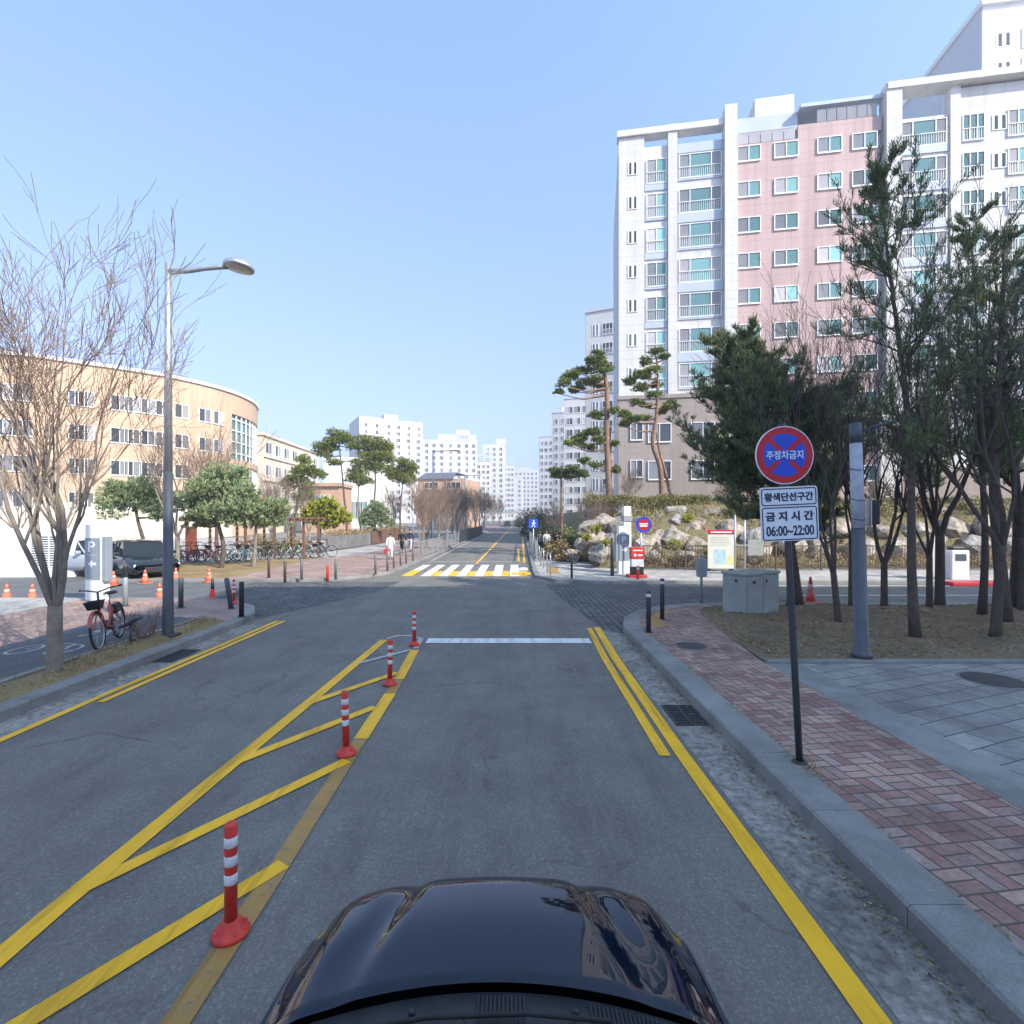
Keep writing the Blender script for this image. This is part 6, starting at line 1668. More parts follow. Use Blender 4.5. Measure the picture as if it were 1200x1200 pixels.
# tall dry grass on top of the bank
rng_ = np.random.default_rng(9); n_ = 16000
x_ = rng_.uniform(4.2, 34, n_); y_ = rng_.uniform(24.5, 33, n_); z_ = np.array([hill_z(x, y) for x, y in zip(x_, y_)]); ok = (z_ > 1.6) | (rng_.uniform(0, 1, n_) < .35); x_, y_, z_ = x_[ok], y_[ok], z_[ok]
D = rand_dirs(len(x_), rng_)*.6 + np.array([0, 0, .9]); D /= np.linalg.norm(D, axis=1, keepdims=True)
V, F = quads(np.stack([x_, y_, z_ - .02], 1), D, .26*rng_.uniform(.4, 1.4, len(x_)), np.full(len(x_), .028), rng_)
tag(np_mesh("dry_grass", V, F, M['leaf_olive']), "tall olive brown grass growing over the rock bank", "grass", kind="stuff")
for i, (x, y, rx, h, m_, lab) in enumerate(((12.0, 26.6, 1.1, 1.0, 'leaf_olive', "olive shrub above the rocks behind the utility cabinet"), (15.2, 26.8, 1.2, 1.1, 'leaf_dry', "brown shrub above the rocks left of the park lamp"), (18.8, 26.8, 1.2, 1.2, 'leaf_olive', "olive shrub above the rocks behind the park lamp"), (21.4, 27.0, 1.2, 1.2, 'leaf_dry', "brown shrub above the rocks left of the ticket machine"),
        (24.6, 27, 1.4, 1.3, 'leaf_olive', "olive shrub above the rocks near the right edge"), (14.0, 32, 1.6, 1.8, 'leaf_dry', "tall brown shrub at the foot of the stone plinth"), (18.0, 33.5, 1.6, 1.8, 'leaf_olive', "tall olive shrub at the foot of the stone plinth"), (23.5, 33, 1.8, 2.0, 'leaf_dry', "tall brown shrub by the plinth, farther right"), (3.9, 28.5, .8, 1.6, 'leaf_dark', "dark shrub at the rock bank's left corner"), (4.3, 26.9, .7, 1.0, 'leaf_dry', "brown shrub in front of the rock bank's left corner"))):
    bush("shrub", lab, (x, y, max(.1, hill_z(x, y) - .1)), (rx, rx, h), 140 + i, m_, 1500, .16, .06, "shrubs on the right bank")
# dry shrubs in the left verge
twig_bush("shrub", "dry twiggy shrub at the foot of the left street lamp", (-7.0, 9.75, .2), .36, .5, 401, 30, 'twig_tan')
rng_ = np.random.default_rng(5)
n_ = 2600; P = np.stack([rng_.uniform(-7.12, -6.5, n_), 3 + 8.4*rng_.uniform(0, 1, n_)**.8, np.full(n_, .17)], 1)
keep = (np.sin(P[:, 1]*1.9 + P[:, 0]*3) + rng_.normal(0, .6, n_)) > .1; P = P[keep]
P[:, 2] += .05*np.sin(math.pi*(-6.47 - P[:, 0])/.70)
D = rand_dirs(len(P), rng_)*.7 + np.array([0, 0, .8]); D /= np.linalg.norm(D, axis=1, keepdims=True)
V, F = quads(P, D, .09*rng_.uniform(.5, 1.6, len(P)), np.full(len(P), .012), rng_)
tag(np_mesh("dry_grass", V, F, M['leaf_dry']), "short dry grass tufts in the left verge", "grass", kind="stuff")
n_ = 9000; y_ = rng_.uniform(8.5, 13.6, n_); x_ = 4.4 + rng_.uniform(0, 1, n_)**1.5*16; ok = np.array([x > xl(y) + .1 for x, y in zip(x_, y_)]); x_, y_ = x_[ok], y_[ok]
P = np.stack([x_, y_, np.array([bedz(x, y) + .004 for x, y in zip(x_, y_)])], 1); D = rand_dirs(len(P), rng_)*np.array([1, 1, .25]) + np.array([0, 0, .08]); D /= np.linalg.norm(D, axis=1, keepdims=True)
V, F = quads(P, D, .075*rng_.uniform(.5, 1.5, len(P)), .016*rng_.uniform(.5, 2, len(P)), rng_)
tag(np_mesh("leaf_litter", V, F, M['leaf_dry']), "brown fallen needles and leaves on the planting bed", "leaf litter", kind="stuff")

rng_ = np.random.default_rng(77); n_ = 5200
x_ = rng_.uniform(4.0, 30, n_); y_ = rng_.uniform(23.9, 27.5, n_); ok = (np.sin(x_*2.1) + np.sin(y_*3.3 + x_) + rng_.normal(0, .6, n_)) > .5; x_, y_ = x_[ok], y_[ok]
z_ = np.array([hill_z(x, y) for x, y in zip(x_, y_)]) + rng_.uniform(0, .35, len(x_))
D = rand_dirs(len(x_), rng_)*.8 + np.array([0, -.2, .6]); D /= np.linalg.norm(D, axis=1, keepdims=True)
V, F = quads(np.stack([x_, y_ - .1, z_], 1), D, .2*rng_.uniform(.4, 1.4, len(x_)), np.full(len(x_), .05), rng_)
tag(np_mesh("bank_scrub", V, F, M['leaf_dry']), "dry brown scrub growing in the gaps between the rocks", "scrub", kind="stuff")
# weeds along the kerb and grit in the gutter
rng_ = np.random.default_rng(31); n_ = 900
y_ = np.concatenate([rng_.normal(4.85, .16, 160), rng_.uniform(1.5, 11, n_)]); x_ = np.concatenate([2.78 + rng_.normal(0, .05, 160), 2.765 + rng_.normal(0, .012, n_)])
keep = np.concatenate([np.ones(160, bool), np.sin(y_[160:]*7.3) + rng_.normal(0, .5, n_) > .9]); x_, y_ = x_[keep], y_[keep]
D = rand_dirs(len(x_), rng_)*np.array([1, 1, .3]) + np.array([0, 0, .5]); D /= np.linalg.norm(D, axis=1, keepdims=True)
V, F = quads(np.stack([x_, y_, np.full(len(x_), .145)], 1), D, .05*rng_.uniform(.4, 1.5, len(x_)), np.full(len(x_), .007), rng_)
tag(np_mesh("weeds", V, F, M['leaf_olive']), "small weeds in the joint between kerb and red pavers", "weeds", kind="stuff")
n_ = 1500; y_ = rng_.uniform(1.2, 11, n_); x_ = 2.39 - np.abs(rng_.normal(0, .12, n_)); x_ = np.clip(x_, 1.95, 2.39)
D = rand_dirs(n_, rng_)*np.array([1, 1, .12]) + np.array([0, 0, .06]); D /= np.linalg.norm(D, axis=1, keepdims=True)
V, F = quads(np.stack([x_, y_, np.full(n_, .008)], 1), D, .03*rng_.uniform(.3, 1.6, n_), .012*rng_.uniform(.5, 1.6, n_), rng_)
tag(np_mesh("gutter_litter", V, F, M['leaf_dry']), "dead leaf bits and grit lying along the right gutter", "litter", kind="stuff")
# ------------------------------------------------------------------ vehicles, bicycles, people
def loft(mb, secs, mi=0, smooth=True, closed=False):
    n = len(secs[0]); vs = [p for s in secs for p in s]; fs = []
    for i in range(len(secs) - 1):
        for k in range(n - (0 if closed else 1)):
            k2 = (k + 1) % n
            fs.append((i*n + k, i*n + k2, (i+1)*n + k2, (i+1)*n + k))
    mb.add(vs, fs, mi, smooth)
def subsurf(o, lv=2):
    m = o.modifiers.new("s", 'SUBSURF'); m.levels = lv; m.render_levels = lv
    dg = bpy.context.evaluated_depsgraph_get()
    me = bpy.data.meshes.new_from_object(o.evaluated_get(dg)); o.modifiers.clear()
    old = o.data; o.data = me; bpy.data.meshes.remove(old)
    return o
def wheel(car, x, y, r=.32, w=.2):
    mb = MB(); mb.M = Matrix.Translation((x, y, r)) @ Matrix.Rotation(R(90), 4, 'Y')
    mb.lathe([(r*.62, -w/2), (r*.93, -w/2), (r, -w/2 + .03), (r, w/2 - .03), (r*.93, w/2), (r*.62, w/2)], 28); t = mb.build("wheel", M['rubber'], car)
    mb = MB(); s = 1 if x > 0 else -1; mb.M = Matrix.Translation((x + s*(w/2 - .035), y, r)) @ Matrix.Rotation(R(90)*s, 4, 'Y')
    mb.lathe([(0, .02), (.05, .02), (.06, .0), (r*.3, -.01), (r*.56, .0), (r*.62, .015), (r*.62, -.05)], 28)
    for k in range(5):
        a = 2*math.pi*k/5; c, s_ = math.cos(a), math.sin(a)
        mb.add([(c*.05 - s_*.035, s_*.05 + c*.035, .024), (c*.05 + s_*.035, s_*.05 - c*.035, .024), (c*r*.58 + s_*.025, s_*r*.58 - c*.025, .02), (c*r*.58 - s_*.025, s_*r*.58 + c*.025, .02)], [(0, 1, 2, 3)])
    mb.build("rim", M['chrome'], t)
def car(label, loc, rz, paint, group=None, L=4.5, Wd=1.82, wb=1.05, roof=1.56, hood=True, name="parked_car", nose=None):
    """car whose front points to local +y; wb: local y of the windscreen's foot"""
    o = thing(name, label, "car", loc, rz, group)
    y0, y1 = -L/2, L/2
    ys_ = [y0, y0 + .06, y0 + .25, y0 + .8, -.6, .3, wb, wb + .4, y1 - .45, y1 - .2, y1 - .06, y1]
    hw = [.72, .80, .87, .905, .91, .91, .905, .90, .87, .83, .76, .66]
    zb = [.80, .93, .98, .99, .97, .955, .945, .90, .80, .755, .70, .64]
    zt = [.42, .34, .28, .25, .25, .25, .25, .25, .25, .26, .32, .40]
    secs = []
    for y, w, b_, t in zip(ys_, hw, zb, zt):
        w *= Wd/1.82
        half = [(w*.80, t), (w*.96, t + .06), (w, t + .25), (w*.995, b_ - .18), (w*.965, b_ - .06), (w*.90, b_ - .012), (w*.78, b_), (w*.4, b_ + .012), (0, b_ + .015)]
        secs.append([(x, y, z) for x, z in half] + [(-x, y, z) for x, z in reversed(half[:-1])])
    mb = MB(); loft(mb, secs)
    for s in (secs[0], secs[-1]): mb.add(s, [tuple(range(len(s)))] if s is secs[-1] else [tuple(reversed(range(len(s))))], 0, True)
    mb.build("body", M[paint], o)
    # glasshouse and roof
    g = [(wb + .02, .955, .80, .80), (wb - .62, roof - .07, .60, .66), (-1.35, roof - .09, .60, .66), (y0 + .30, .99, .72, .74)]
    mb = MB(); k = Wd/1.82
    vs = []
    for (y, z, wt, wb_) in g: vs.append((-wt*k, y, z)); vs.append((wt*k, y, z))
    base = [(-.79*k, wb + .02, .95), (.79*k, wb + .02, .95), (-.82*k, -.2, .95), (.82*k, -.2, .95), (-.76*k, y0 + .3, .96), (.76*k, y0 + .3, .96)]
    mb.add(vs, [(0, 1, 3, 2), (2, 3, 5, 4), (4, 5, 7, 6)])
    mb.add([vs[0], vs[2], vs[4], vs[6]], [(0, 1, 2, 3)]); mb.add([vs[1], vs[3], vs[5], vs[7]], [(3, 2, 1, 0)])
    mb.build("windows", M['car_glass'], o)
    rs = []
    for i in range(9):
        t = i/8; y = (wb - .60) + (-1.38 - (wb - .60))*t; h = roof - .075 + .06*math.sin(math.pi*min(1, t*.9 + .12))
        w = .61*k
        rs.append([(-w - .03, y, h - .05), (-w + .02, y, h - .01), (-w*.5, y, h + .012), (0, y, h + .018), (w*.5, y, h + .012), (w - .02, y, h - .01), (w + .03, y, h - .05)])
    mb = MB(); loft(mb, rs)
    for s in (-1, 1):                                         # pillars
        for a, c in (((s*.80*k, wb + .03, .955), (s*.62*k, wb - .62, roof - .07)), ((s*.83*k, -.25, .96), (s*.64*k, -.3, roof - .06)), ((s*.73*k, y0 + .28, .99), (s*.61*k, -1.37, roof - .08))):
            mb.tube([a, c], .035, 6)
    mb.build("roof", M[paint], o)
    for s in (-1, 1):
        for y in (y1 - .86, y0 + .82):
            wheel(o, s*(.80*k), y)
        mb = MB(); mb.bbox(s*.62*k - .16, s*.62*k + .16, y1 - .2, y1 - .06, .56, .68, .03); mb.build("headlight", M['lamp_glass'], o)
        mb = MB(); mb.bbox(s*.66*k - .12, s*.66*k + .12, y0 + .0, y0 + .12, .72, .88, .03); mb.build("tail_light", M['sign_red'], o)
        mb = MB(); mb.bbox(s*.98*k - .1, s*.98*k + .1, wb - .22, wb - .08, .97, 1.11, .04); mb.build("wing_mirror", M[paint], o)
    mb = MB(); mb.bbox(-.45, .45, y1 - .05, y1 + .02, .34, .56, .02); mb.build("grille", M['black'], o)
    return o
p1 = car("dark grey car parked beyond the cones, its windscreen towards the road", (-15.6, 21.4, .006), R(-128), 'car_navy')
p2 = car("silver blue car half hidden behind the parking pylon", (-18.6, 22.2, .006), R(-100), 'car_silver')
p3 = car("small dark car far down the road", (XA(594.5, 135), 135, .003), R(180), 'car_navy', name="car")

# --- the car under the camera
CX, CY = -.055, .30
ego = car("black car with a glossy ridged bonnet, seen from above its wipers and cowl", (CX, CY, 0), 0, 'car_black', None, 4.4, 1.80, .98, 1.56, name="car")
for k_ in list(children_of(ego)):
    if k_.name.startswith("body"): ego_body = k_
me = ego_body.data
for v in me.vertices:                                           # leave room under the bonnet
    if v.co.y > .9 and v.co.z > .62:
        f = min(1, (v.co.y - .9)/.3); v.co.z -= f*(.075 if abs(v.co.x) < .72 else .05)
        v.co.x *= 1 - .06*f
def ss(a, b_, t):
    t = max(0, min(1, (t - a)/(b_ - a))); return t*t*(3 - 2*t)
nu, nv = 64, 44; vs = []; fs = []
for j in range(nv + 1):
    v = j/nv
    for i in range(nu + 1):
        u = -1 + 2*i/nu; au = abs(u)
        yc = 1.35 - .13*au**2.0; yn = 2.06 - .05*au**2 - .15*au**6
        hwid = .745 - .01*v - .03*ss(.8, 1, v)
        y = yc + (yn - yc)*v
        ur = .40 + .25*(1 - v)                                    # ridge runs outwards towards the windscreen
        z = 1.00 - .035*v - .075*v**2.2 - .045*au**2 - .055*ss(.80, 1.0, au)
        z += .020*(1 - ss(ur - .07, ur + .035, au))*(.35 + .65*ss(0, .5, v)) + .016*ss(ur + .05, ur + .22, au)*(1 - ss(.86, 1, au))*ss(.05, .5, v)
        z -= .078*max(0, (v - .70)/.30)**2 + .006*ss(.0, .05, .05 - v)
        vs.append((u*hwid, y, z))
for j in range(nv):
    for i in range(nu):
        a = j*(nu+1) + i; fs.append((a, a+1, a+nu+2, a+nu+1))
n0 = len(vs)
rim_ = [j*(nu+1) for j in range(nv+1)] + [nv*(nu+1) + i for i in range(1, nu+1)] + [j*(nu+1) + nu for j in range(nv-1, -1, -1)]
for r_ in rim_: vs.append((vs[r_][0]*.995, vs[r_][1], vs[r_][2] - .09))
for k in range(len(rim_) - 1): fs.append((rim_[k+1], rim_[k], n0 + k, n0 + k + 1))
mb = MB(); mb.add(vs, fs, 0, True); mb.build("bonnet", M['car_black'], ego)
for k_ in children_of(ego):
    if k_.name.startswith('headlight'):
        k_.location.z -= .12; k_.location.x += -.10 if k_.data.vertices[0].co.x > 0 else .10; k_.location.y -= .03
# cowl below the windscreen, with slots
vs = []; fs = []; ncw = 40
for i in range(ncw + 1):
    u = -1 + 2*i/ncw; au = abs(u)
    for k, (dy, dz) in enumerate(((.045, -.045), (.028, -.024), (-.10, -.022), (-.2, -.012), (-.34, -.035))):
        vs.append((u*.74, 1.315 - .13*au**2 + dy, 1.00 - .045*au**2 + dz))
for i in range(ncw):
    for k in range(4): a = i*5 + k; fs.append((a, a+1, a+6, a+5))
mb = MB(); mb.add(vs, fs, 0, True); cw = mb.build("cowl", M['cowl'], ego)
for (a, c) in ((-.05, .1), (.30, .66)):
    mb = MB()
    for x in np.arange(a, c, .013):
        au = abs(x/.74); y = 1.305 - .13*au**2; z = 1.00 - .045*au**2 - .034
        mb.box(x - .0035, x + .0035, y - .075, y + .02, z + .011, z + .017)
    mb.build("vent_ribs", M['black'], cw)
def wiper(p0, p1, bow, label=None):
    mb = MB(); P0, P1 = Vector(p0), Vector(p1); d = (P1 - P0)
    mb.tube([P0, P0.lerp(P1, .25) + Vector((0, 0, .02)), P0.lerp(P1, .6) + Vector((0, 0, .022))], [.014, .012, .008], 8)
    mb.lathe([(.022, -.02), (.022, .018), (.012, .026), (0, .027)], 12, p0)
    w_ = mb.build("wiper", M['black'], ego)
    mb = MB(); mb.tube([P0.lerp(P1, t) + Vector((0, bow*math.sin(math.pi*t) - .012, .008)) for t in np.linspace(.2, 1.0, 10)], .008, 6); mb.build("blade", M['rubber'], w_)
wiper((-.10, 1.205, .985), (.52, 1.12, .97), .02)
wiper((-.54, 1.14, .965), (.08, 1.17, .985), .02)
mb = MB(); mb.tube([(-.42, 1.2, .995), (-.2, 1.235, 1.0), (.1, 1.245, 1.002), (.35, 1.225, .998)], .007, 6); mb.build("hose", M['rubber'], ego)
for s in (-1, 1):
    mb = MB(); mb.lathe([(.012, 0), (.012, .01), (.006, .016), (0, .016)], 8, (s*.25, 1.26, .985)); mb.build("washer_nozzle", M['black'], ego)

# --- bicycles
def bicycle(label, loc, rz, fm, basket=True, group=None, lean=R(6), detail=True):
    """local +x is forward"""
    o = thing("bicycle", label, "bicycle", loc, rz, group); o.rotation_euler = (lean, 0, rz)
    r = .325
    for x, tw_ in ((-.52, 0), (.53, .0)):
        mb = MB(); mb.tube([(x + r*math.cos(a), 0, r + .01 + r*math.sin(a)) for a in np.linspace(0, 2*math.pi, 29)], .022, 7, caps=False); w = mb.build("wheel", M['rubber'], o)
        mb = MB()
        mb.tube([(x + (r - .03)*math.cos(a), 0, r + .01 + (r - .03)*math.sin(a)) for a in np.linspace(0, 2*math.pi, 25)], .010, 5, caps=False)
        for k in range(14 if detail else 8):
            a = 2*math.pi*k/(14 if detail else 8); mb.tube([(x, .02*(-1)**k, r + .01), (x + (r - .03)*math.cos(a), 0, r + .01 + (r - .03)*math.sin(a))], .003, 3, caps=False)
        mb.tube([(x, -.05, r + .01), (x, .05, r + .01)], .022, 8)
        mb.build("spokes", M['galv'], w)
        mb = MB(); q = [(x + (r + .035)*math.cos(a), r + .01 + (r + .035)*math.sin(a)) for a in np.linspace(R(20), R(190) if x < 0 else R(150), 14)]
        for dy in (0,): loft(mb, [[(p[0], -.03, p[1]), (p[0], 0, p[1] + .012), (p[0], .03, p[1])] for p in q])
        mb.build("mudguard", fm, o)
    mb = MB(); bbp = (-.08, 0, .28)
    mb.tube([bbp, (-.24, 0, .74)], .02, 8); mb.tube([bbp, (.12, 0, .36), (.36, 0, .66)], .032, 8); mb.tube([(.34, 0, .62), (.30, 0, .80)], .028, 8)
    for dy in (-.05, .05): mb.tube([bbp, (-.52, dy, r + .01)], .013, 6); mb.tube([(-.22, dy*.4, .66), (-.52, dy, r + .01)], .011, 6)
    mb.build("frame", fm, o)
    mb = MB()
    for dy in (-.05, .05): mb.tube([(.34, dy*.8, .62), (.47, dy, .42), (.53, dy, r + .01)], .013, 6)
    mb.build("fork", fm, o)
    mb = MB(); mb.tube([(.30, 0, .80), (.265, 0, 1.0)], .018, 8); mb.tube([(.16, -.29, 1.06), (.24, -.17, 1.05), (.265, 0, 1.0), (.24, .17, 1.05), (.16, .29, 1.06)], .013, 8)
    hb = mb.build("handlebar", M['steel_dark'], o)
    mb = MB()
    for s in (-1, 1): mb.tube([(.16, s*.29, 1.06), (.08, s*.31, 1.06)], .018, 8)
    mb.build("grips", M['rubber'], hb)
    mb = MB(); mb.tube([(-.24, 0, .74), (-.28, 0, .87)], .014, 8); mb.build("seat_post", M['galv'], o)
    mb = MB(); loft(mb, [[(x, -w*.9, .885), (x, -w, .91), (x, -w*.5, .94), (x, w*.5, .94), (x, w, .91), (x, w*.9, .885)] for x, w in ((-.42, .05), (-.40, .10), (-.34, .12), (-.24, .08), (-.14, .035), (-.12, .02))]); mb.add([(-.42, -.045, .885), (-.42, .045, .885), (-.12, 0, .885)], [(0, 1, 2)]); mb.build("saddle", M['black'], o)
    mb = MB(); mb.tube([(-.08, -.05, .28), (-.08, .05, .28)], .03, 8); mb.lathe([(.09, -.003), (.09, .003)], 20); 
    mb.v = mb.v; mb.tube([(-.08, .06, .28), (.03, .07, .16)], .012, 6); mb.tube([(-.08, -.06, .28), (-.19, -.07, .40)], .012, 6)
    mb.box(-.02, .08, .07, .16, .145, .17); mb.box(-.24, -.14, -.16, -.07, .39, .415); mb.build("crank", M['steel_dark'], o)
    mb = MB(); mb.tube([(-.45, .06, .30), (-.50, .20, .02)], .012, 6); mb.build("stand", M['galv'], o)
    if basket:
        mb = MB(); x0, x1, w0, w1, z0, z1 = .40, .56, .09, .12, .72, .86
        ring_ = lambda t: [(x0 - .03*t, -(w0 + (w1 - w0)*t), z0 + (z1 - z0)*t), (x1 + .05*t, -(w0 + (w1 - w0)*t), z0 + (z1 - z0)*t), (x1 + .05*t, (w0 + (w1 - w0)*t), z0 + (z1 - z0)*t), (x0 - .03*t, (w0 + (w1 - w0)*t), z0 + (z1 - z0)*t)]
        loft(mb, [ring_(0), ring_(.5), ring_(1)], 0, False, True); mb.add(ring_(0), [(3, 2, 1, 0)])
        for t in (1.0,): mb.tube(ring_(t) + [ring_(t)[0]], .012, 5)
        mb.tube([(.33, 0, .74), (.45, 0, .72)], .014, 6)
        mb.build("basket", M['black'], o)
    return o
red_b = mat("red_orange_bike_paint", (.42, .10, .085, 1), .4, .1, .15, 5)
bikes = {'red': mat("red_bike_paint", (.55, .05, .05, 1), .4, .1, .15, 5), 'blue': mat("blue_bike_paint", (.10, .22, .30, 1), .4, .1, .15, 5), 'dark': mat("black_bike_paint", (.03, .03, .035, 1), .4, .1, .15, 5), 'pale': mat("silver_bike_paint", (.5, .52, .53, 1), .4, .3, .15, 5)}
b1 = bicycle("salmon red bicycle with a black basket standing alone on the cycle path", (-7.48, 9.55, .15), R(-68), red_b, True, None, R(7))
mb = MB(); mb.bbox(-.50, -.30, -.07, .07, .50, .68, .02); mb.build("battery_box", M['black'], b1)
protos = {}
spots = [(216, 'dark', "dark bicycle leftmost in the rack, right of the lamp"), (225, 'dark', "second dark bicycle from the lamp"), (234, 'red', "dull red bicycle left of the bright red one"), (246, 'red', "bright red bicycle left of the spreading pine's trunk"), (268, 'pale', "silver bicycle right of the spreading pine's trunk"), (278, 'blue', "blue bicycle between the two soft green pines"), (288, 'blue', "second blue bicycle left of the pale trunk"),
         (308, 'dark', "dark bicycle right of the pale trunked pine"), (318, 'dark', "second dark bicycle right of the pale trunk"), (330, 'dark', "third dark bicycle right of the pale trunk"), (345, 'pale', "silver bicycle left of the yellow green tree"), (358, 'pale', "silver bicycle nearest the pink pavement but two"), (368, 'blue', "blue bicycle next to last towards the wooden fence"), (379, 'dark', "dark bicycle last in the row before the wooden fence")]
rg = random.Random(21)
for px, kd, lab in spots:
    Y = 27.4 + (px - 216)*.017 + rg.uniform(-.2, .2); loc_ = (XA(px, Y), Y, .06 if XA(px, Y) < -12 else .122); rz = R(60 + rg.uniform(-25, 25))
    if kd not in protos: protos[kd] = bicycle(lab, loc_, rz, bikes[kd], kd != 'dark', "bicycles parked by the school", R(5), False)
    else:
        c = dup(protos[kd], loc_, None, lab); c.rotation_euler = (R(rg.uniform(-6, 8)), 0, rz)

# --- people
SKIN = mat("skin", (.42, .24, .17, 1), .55, 0, .06, 8); HAIR = mat("dark_hair", (.012, .010, .010, 1), .5, 0, .3, 9); SHOE = mat("dark_shoes", (.02, .02, .022, 1), .6, 0, .2, 6)
def skin_mesh(name, nodes, edges, m, parent, sub=2, root=0):
    """one continuous surface grown round a skeleton: nodes are (x, y, z, radius)"""
    me = bpy.data.meshes.new(name); me.from_pydata([n[:3] for n in nodes], edges, []); o = bpy.data.objects.new(name, me); COL.objects.link(o)
    md = o.modifiers.new("k", 'SKIN'); md.use_smooth_shade = True; md.branch_smoothing = .6
    for i, n in enumerate(nodes):
        sv = me.skin_vertices[0].data[i]; rr = n[3]; sv.radius = rr if hasattr(rr, '__len__') else (rr, rr); sv.use_root = (i == root)
    sb = o.modifiers.new("s", 'SUBSURF'); sb.levels = sub; sb.render_levels = sub
    dg = bpy.context.evaluated_depsgraph_get(); m2 = bpy.data.meshes.new_from_object(o.evaluated_get(dg)); o.modifiers.clear(); o.data = m2; bpy.data.meshes.remove(me)
    m2.materials.clear(); m2.materials.append(m); m2.polygons.foreach_set("use_smooth", [True]*len(m2.polygons))
    adopt(o, parent); return o
def person(label, loc, rz, h, top, legs, step=.16, coat=.55, arm=.12, hold=False, group=None, hairm=None):
    """walking figure facing local +y"""
    o = thing("person", label, "person", loc, rz, group); k = h/1.72
    sides = ((-1, step), (1, -step))
    body = [(0, 0, .94, .105), (0, .0, 1.08, (.125, .09)), (0, .01, 1.26, (.15, .10)), (0, 0, 1.40, (.13, .085)), (0, .0, 1.49, .052), (0, .015, 1.56, .062), (0, .02, 1.63, (.075, .09)), (0, .01, 1.70, .06), (0, .115, 1.605, .014)]
    E_ = [(0, 1), (1, 2), (2, 3), (3, 4), (4, 5), (5, 6), (6, 7), (6, 8)]
    def add(par, n):
        body.append(n); E_.append((par, len(body) - 1)); return len(body) - 1
    for s, st in sides:
        a = add(0, (s*.095, 0, .88, .085)); b_ = add(a, (s*.095, st*.55 + .03, .49, .056)); c = add(b_, (s*.095, st, .10 + (.05 if st < 0 else 0), .04)); add(c, (s*.10, st + .13, .035 + (.0 if st > 0 else .02), .035))
        sh = add(3, (s*.18, 0, 1.40, .052)); el = add(sh, (s*.225, -st*.35, 1.13, .042)); wr = add(el, (s*.22, -st*.7 + .05, .90, .028)); pm = add(wr, (s*.215, -st*.75 + .07, .83, .030))
        for j, (dx, ln, r_) in enumerate(((-.03, .05, .009), (-.012, .072, .009), (.006, .078, .009), (.024, .066, .008))):
            f1 = add(pm, (s*.215 + .004*s, -st*.75 + .075 + dx, .80, r_)); add(f1, (s*.205, -st*.75 + .08 + dx, .80 - ln, r_*.85))
        t1 = add(pm, (s*.20, -st*.75 + .115, .835, .010)); add(t1, (s*.195, -st*.75 + .125, .795, .009))
    skin_mesh("body", [(n[0]*k, n[1]*k, n[2]*k, tuple(q*k for q in n[3]) if hasattr(n[3], '__len__') else n[3]*k) for n in body], E_, SKIN, o, 1)
    # trousers, coat, hair, shoes
    tr = [(0, 0, .95, .125)]; te = []
    for s, st in sides:
        i = len(tr); tr += [(s*.095, 0, .86, .10), (s*.097, st*.55 + .03, .49, .074), (s*.097, st, .14 + (.05 if st < 0 else 0), .064)]; te += [(0, i), (i, i+1), (i+1, i+2)]
    skin_mesh("trousers", [(n[0]*k, n[1]*k, n[2]*k, n[3]*k) for n in tr], te, legs, o, 1)
    hem = 1.0 - coat*.45
    ct = [(0, 0, hem, (.155, .125)), (0, 0, 1.08, (.145, .115)), (0, .01, 1.26, (.165, .12)), (0, 0, 1.40, (.14, .10)), (0, .0, 1.475, .066)]; ce = [(0, 1), (1, 2), (2, 3), (3, 4)]
    for s, st in sides:
        i = len(ct); ct += [(s*.175, 0, 1.395, .07), (s*.23, -st*.35, 1.13, .06), (s*.222, -st*.7 + .045, .915, .046)]; ce += [(3, i), (i, i+1), (i+1, i+2)]
    skin_mesh("coat", [(n[0]*k, n[1]*k, n[2]*k, tuple(q*k for q in n[3]) if hasattr(n[3], '__len__') else n[3]*k) for n in ct], ce, top, o, 1)
    skin_mesh("hair", [(0, -.035*k, 1.55*k, .055*k), (0, -.02*k, 1.64*k, (.086*k, .09*k)), (0, 0, 1.71*k, .075*k)], [(0, 1), (1, 2)], hairm or HAIR, o, 1)
    for s, st in sides:
        z = .05 + (.03 if st < 0 else 0)
        skin_mesh("shoe", [(s*.097*k, (st - .03)*k, z*k, .047*k), (s*.1*k, (st + .07)*k, (z - .008)*k, .044*k), (s*.102*k, (st + .15)*k, (z - .014)*k, .034*k)], [(0, 1), (1, 2)], SHOE, o, 1)
        mb = MB(); mb.lathe([(0, -.008), (.007, -.004), (.008, 0), (.007, .004), (0, .008)], 8, (s*.03*k, .10*k, 1.645*k)); mb.build("eye", HAIR, o)
    return o
CL = lambda n, c: mat(n, c, .9, 0, .12, 6)
white_c = CL("white_cloth", (.66, .66, .66, 1)); black_c = CL("black_cloth", (.02, .02, .022, 1)); navy_c = CL("navy_cloth", (.03, .035, .06, 1)); jean_c = CL("pale_denim", (.45, .48, .52, 1)); grey_c = CL("grey_cloth", (.35, .35, .36, 1)); red_c = CL("red_bag_cloth", (.55, .02, .03, 1))
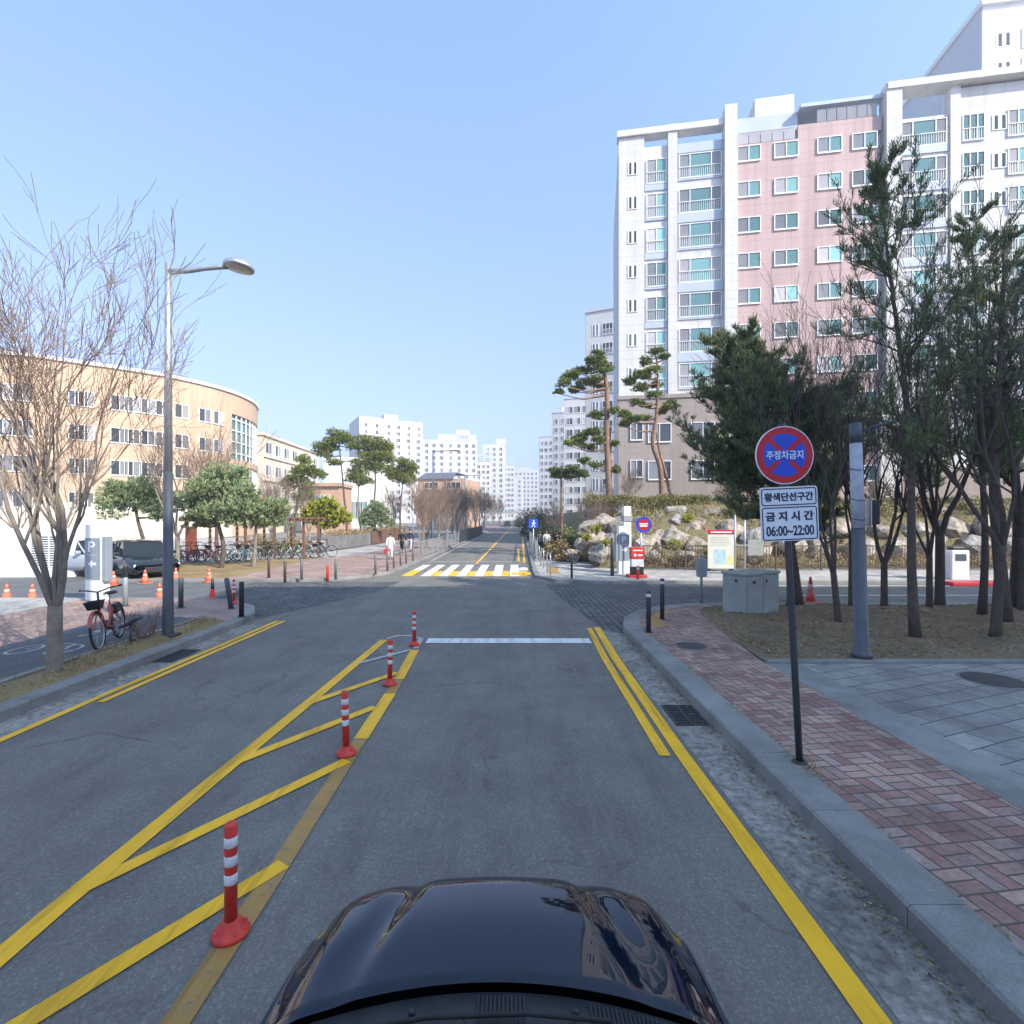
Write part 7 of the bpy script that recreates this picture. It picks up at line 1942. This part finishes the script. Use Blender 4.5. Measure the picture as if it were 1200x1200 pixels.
WL = "people walking on the left pavement"; WR = "people walking on the right pavement"
x, y = XA(457.5, 28.5), 28.5
person("person in a long white coat carrying a red bag past the rail", (x, y, .118), R(12), 1.50, white_c, white_c, .15, .9, group=WL)
bg_ = thing("bag", "red bag held by the walker in the white coat", "bag", (x - .24, y - .02, .60))
mb = MB(); mb.bbox(-.09, .09, -.15, .15, -.12, .14, .04); mb.build("body", red_c, bg_)
mb = MB(); mb.tube([(0, -.09, .13), (0, -.05, .26), (0, .05, .26), (0, .09, .13)], .012, 6); mb.build("handle", red_c, bg_)
person("person in a black jacket and black trousers walking ahead of the white coat", (XA(471, 34), 34, .118), R(-5), 1.56, black_c, black_c, .2, .25, group=WL, hairm=CL("grey_hat", (.4, .4, .4, 1)))
person("person in a navy jacket and pale trousers beside the thin pole", (XA(480.5, 35.2), 35.2, .118), R(-8), 1.58, navy_c, jean_c, .18, .25, group=WL)
person("person in a pale jacket on the right pavement, nearest the hoop rails", (XA(633.5, 33), 33, .118), R(178), 1.52, grey_c, navy_c, .15, .3, group=WR)
person("person in a white jacket beside the one in the pale jacket", (XA(640.5, 32.2), 32.2, .118), R(184), 1.56, white_c, black_c, .17, .3, group=WR)
person("person in dark clothes in the shade of the right bank's shrubs", (XA(653.0, 30.5), 30.5, .118), R(170), 1.52, black_c, navy_c, .14, .4, group=WR)

# ------------------------------------------------------------------ thin spring haze round everything
b = MB(); b.box(-320, 320, -120, 620, -1.2, 66)
hz = b.build("haze", [bpy.data.materials.new("haze_air")])
hm = hz.data.materials[0]; hm.use_nodes = True; ht = hm.node_tree; ht.nodes.clear()
hv = ht.nodes.new("ShaderNodeVolumePrincipled"); hv.inputs['Color'].default_value = (.93, .96, 1, 1); hv.inputs['Density'].default_value = 0.0012; hv.inputs['Anisotropy'].default_value = 0.2
ho = ht.nodes.new("ShaderNodeOutputMaterial"); ht.links.new(hv.outputs[0], ho.inputs['Volume'])
tag(hz, "thin pale haze in the air over the street", "haze", kind="stuff")
SC.cycles.volume_bounces = 0
